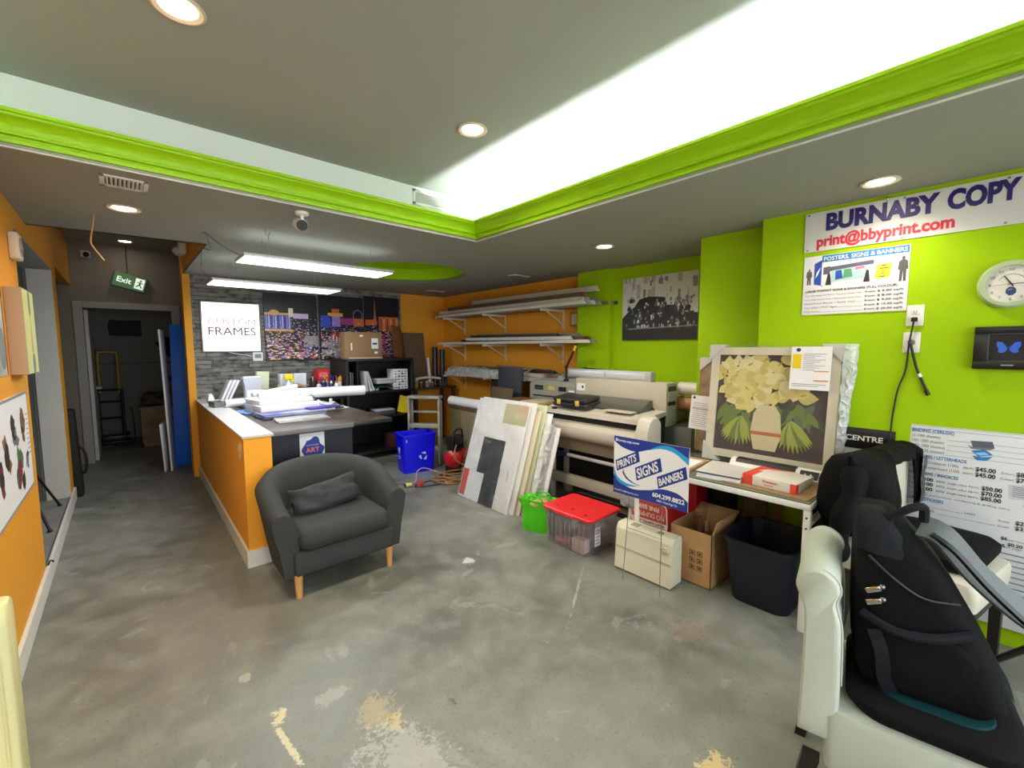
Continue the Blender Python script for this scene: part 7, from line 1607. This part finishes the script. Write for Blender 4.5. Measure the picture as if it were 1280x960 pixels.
# seat cushion with teal inlay, under the backpack
BK = mat('black_mesh_fabric', (13, 14, 15), 0.85, spec=0.15, bump=0.25, bscale=260)
t = thing('seat_cushion', 'black seat pad with a teal centre under the backpack', 'cushion', (1.86, 0.165, 0.4535), 10)
f = lambda ww, dd, z, rr: [Vector((a, b_, z)) for a, b_ in rrect(ww, dd, rr, 7, 0.01, -0.085)]
B().loft([f(0.43, 0.38, 0.0, 0.09), f(0.46, 0.41, 0.02, 0.10), f(0.46, 0.41, 0.045, 0.10), f(0.42, 0.37, 0.062, 0.09), f(0.30, 0.25, 0.060, 0.07)]).build('pad', BK, t, ang=50)
B().loft([f(0.33, 0.28, 0.0605, 0.08), f(0.325, 0.275, 0.066, 0.08), f(0.27, 0.22, 0.066, 0.07)]).build('inlay', mat('teal_fabric', (6, 52, 55), 0.8, spec=0.15), t, ang=50)

# backpack leaning on the chair back
t = thing('backpack', 'black backpack leaning on the pale chair nearest the camera', 'backpack', (1.935, 0.175, 0.5205), 14)
NY = mat('black_pack_nylon', (9, 10, 11), 0.85, spec=0.15, var=0.3, vscale=8, rgb2=(19, 20, 23), bump=0.3, bscale=40)
NY2 = mat('slate_pack_nylon', (26, 28, 33), 0.85, spec=0.15, bump=0.25, bscale=60)
GS = mat('grey_strap', (84, 92, 92), 0.6, bump=0.2, bscale=200)
def sect(z, y0, y1, x0, x1, rr):
    return [Vector((a, b_, z + 0.012 * NZ.noise(Vector((a * 8, b_ * 8, z * 7))))) for a, b_ in rrect(x1 - x0, y1 - y0, rr, 5, (x0 + x1) / 2, (y0 + y1) / 2)]
B().loft([sect(0.0, -0.20, 0.095, -0.20, 0.12, 0.05), sect(0.03, -0.235, 0.11, -0.215, 0.135, 0.07), sect(0.14, -0.22, 0.118, -0.215, 0.14, 0.08), sect(0.26, -0.165, 0.122, -0.205, 0.135, 0.08),
          sect(0.38, -0.10, 0.124, -0.19, 0.12, 0.07), sect(0.46, -0.045, 0.126, -0.165, 0.10, 0.06), sect(0.515, 0.0, 0.126, -0.13, 0.07, 0.05), sect(0.54, 0.03, 0.115, -0.09, 0.03, 0.03)]).build('body', NY, t, ang=70)
B().loft([[Vector((-0.222 + 0.018 * k, a, b_)) for a, b_ in [( -0.05 + 0.115 * s_ * math.cos(2 * PI * i / 20), 0.125 + 0.10 * s_ * math.sin(2 * PI * i / 20)) for i in range(20)]] for k, s_ in ((0.25, 0.55), (0.35, 0.8), (0.7, 1.0), (1.4, 1.1))]).build('side_pocket', NY, t, ang=60)
B().tube([(-0.20, 0.11, 0.235), (-0.232, 0.03, 0.215), (-0.225, -0.06, 0.222), (-0.20, -0.14, 0.25)], 0.014, 8, smooth=5).build('pocket_hem', NY2, t)
B().grid(18, 10, lambda u, v: Vector((-0.16 + 0.26 * u, -0.245 + 0.17 * v - 0.012 * math.sin(PI * u), 0.06 + 0.30 * v + 0.015 * math.sin(PI * u)))).build('back_panel', mat('dark_teal_mesh', (12, 20, 24), 0.85, spec=0.15, bump=0.3, bscale=120), t, ang=60)
B().loft([sect(0.42, -0.03, 0.129, -0.178, -0.02, 0.05), sect(0.49, 0.01, 0.130, -0.165, -0.02, 0.05), sect(0.535, 0.045, 0.127, -0.13, -0.03, 0.03), sect(0.548, 0.06, 0.115, -0.10, -0.04, 0.02)]).build('top_flap', NY2, t, ang=60)
B().tube([(-0.12, 0.05, 0.53), (-0.13, 0.0, 0.575), (-0.12, -0.03, 0.58), (-0.11, -0.035, 0.535)], 0.013, 8, smooth=5).build('grab_loop', NY2, t)
def strap(pts, w_, th, nrm):
    P = spline([Vector(p) for p in pts], 6); n = len(P); bb = B(); rings = []
    for i, p in enumerate(P):
        tg = (P[min(i + 1, n - 1)] - P[max(i - 1, 0)]).normalized(); sd = tg.cross(Vector(nrm)).normalized(); up_ = sd.cross(tg)
        rings.append([p + sd * w_ / 2 + up_ * th / 2, p - sd * w_ / 2 + up_ * th / 2, p - sd * w_ / 2 - up_ * th / 2, p + sd * w_ / 2 - up_ * th / 2])
    return bb.loft(rings)
strap([(-0.10, -0.03, 0.515), (-0.12, -0.08, 0.50), (-0.12, -0.16, 0.40), (-0.10, -0.27, 0.30), (-0.04, -0.36, 0.245), (0.03, -0.40, 0.22)], 0.075, 0.012, (-0.75, -0.25, 0.6)).build('shoulder_strap', GS, t, ang=50)
strap([(-0.135, -0.05, 0.505), (-0.155, -0.10, 0.47), (-0.155, -0.18, 0.375), (-0.14, -0.28, 0.275), (-0.10, -0.35, 0.22)], 0.012, 0.014, (-0.75, -0.25, 0.6)).build('strap_edge', BLACK, t, ang=50)
B().tube([(0.03, -0.39, 0.22), (0.05, -0.33, 0.14), (0.06, -0.26, 0.06)], 0.010, 8, smooth=5).build('strap_tail', BLACK, t)
for k, (y_, z_) in enumerate(((0.088, 0.325), (0.084, 0.285))):
    pu = B().obox((-0.222 + 0.004 * k, y_, z_), (0.007, 0.040, 0.017), (R(-28 + 4 * k), 0, 0), 0, 0.004).build('zip_pull', CHROME, t)
    B().sphere((-0.215, y_ - 0.022, z_ + 0.012), 0.008, seg=10).build('zip_slider', STEEL, pu)
B().tube([(-0.19, 0.10, 0.42), (-0.212, 0.04, 0.37), (-0.214, -0.03, 0.33), (-0.20, -0.11, 0.33)], 0.004, 6, smooth=5).build('zip', BLACK, t)
B().obox((-0.10, -0.345, 0.235), (0.012, 0.03, 0.045), (R(20), 0, R(10)), 0, 0.004).build('buckle', CHROME, t)
strap([(-0.225, 0.08, 0.20), (-0.245, 0.06, 0.14), (-0.235, 0.05, 0.06), (-0.215, 0.03, 0.01)], 0.035, 0.006, (-1, 0, 0)).build('compression_strap', NY2, t, ang=50)

# black cushion on the far chair
t = thing('seat_cushion', 'black wedge cushion on the far pale chair under the jacket', 'cushion', (3.10, 0.20, 0.531), -12); t.scale = (1.12, 1.05, 1.1)
f = lambda ww, dd, z, rr, cx=0.0: [Vector((a, b_, z + 0.012 * math.sin(a * 14))) for a, b_ in rrect(ww, dd, rr, 6, cx + 0.0, -0.05)]
B().loft([f(0.40, 0.36, 0.012, 0.07), f(0.44, 0.39, 0.03, 0.08), f(0.44, 0.39, 0.06, 0.08), f(0.38, 0.34, 0.082, 0.07), f(0.24, 0.22, 0.085, 0.06)]).build('pad', mat('black_green_foam', (11, 14, 14), 0.85, spec=0.15, bump=0.2, bscale=200), t, ang=50)

# jacket thrown over the back of the far chair
t = thing('jacket', 'black padded jacket thrown over the back of the far pale chair', 'jacket', (3.08, 0.185, -0.008), -12); t.scale = (1.06, 1, 1)
JM = mat('black_quilted_cloth', (8, 8, 9), 0.75, var=0.3, vscale=10, rgb2=(14, 15, 17), spec=0.15, bump=0.5, bscale=24)
def jk(u, v):
    x = -0.315 + 0.60 * u
    near = max(0.0, min(1.0, (0.40 - u) / 0.14)); far = max(0.0, min(1.0, (u - 0.86) / 0.08))
    fl = 0.035 + 0.36 * near + 0.30 * far             # how far it hangs at the front
    bl = 0.46 + 0.05 * math.sin(u * 9)
    tot = fl + 0.14 + bl; s = v * tot
    bulge = 0.05 * near + 0.012
    nz = 0.018 * NZ.noise(Vector((u * 5, v * 6, 4))) + 0.010 * NZ.noise(Vector((u * 13, v * 15, 9)))
    if s < fl: y = 0.135 - bulge * (0.4 + 0.8 * math.sin(PI * min(1, (fl - s) / 0.42))) + nz; z = 1.012 - (fl - s)
    elif s < fl + 0.14:
        a = (s - fl) / 0.14; y = 0.135 + 0.135 * a; z = 1.012 + 0.028 * math.sin(PI * a) + abs(nz) * 0.8
    else:
        d = s - fl - 0.14; y = 0.27 + 0.06 * math.sin(PI * min(1, d / bl)) + 0.04 * near + nz; z = 1.012 - d * (0.98 if u < 0.8 else 0.9)
    cl_ = max(0.0, 1 - u / 0.16) ** 2
    y = y * (1 - cl_) + 0.20 * cl_
    x -= 0.05 * near * math.sin(PI * v)
    return Vector((x, y, z))
jb = B(); jb.grid(44, 60, jk)
o = jb.build('body', JM, t, ang=80)
md = o.modifiers.new('Thickness', 'SOLIDIFY'); md.thickness = 0.012; md.offset = 1
B().tube([(-0.33, 0.19, 0.98), (-0.38, 0.17, 0.86), (-0.40, 0.20, 0.72), (-0.385, 0.22, 0.58), (-0.36, 0.22, 0.50)], lambda q: 0.055 + 0.018 * math.sin(q * 17) * 0.4 - 0.01 * q, 12, smooth=5).build('sleeve', JM, t, ang=70)
pt = B(); pt.grid(6, 16, lambda u, v: Vector((0.235 + 0.05 * u, 0.100 - 0.004 * math.sin(9 * v), 0.72 + 0.27 * v)))
o2 = pt.build('lining', mat('plaid_lining', (44, 40, 44), 0.7, var=0.7, vscale=30, rgb2=(110, 108, 106)), t, ang=60)
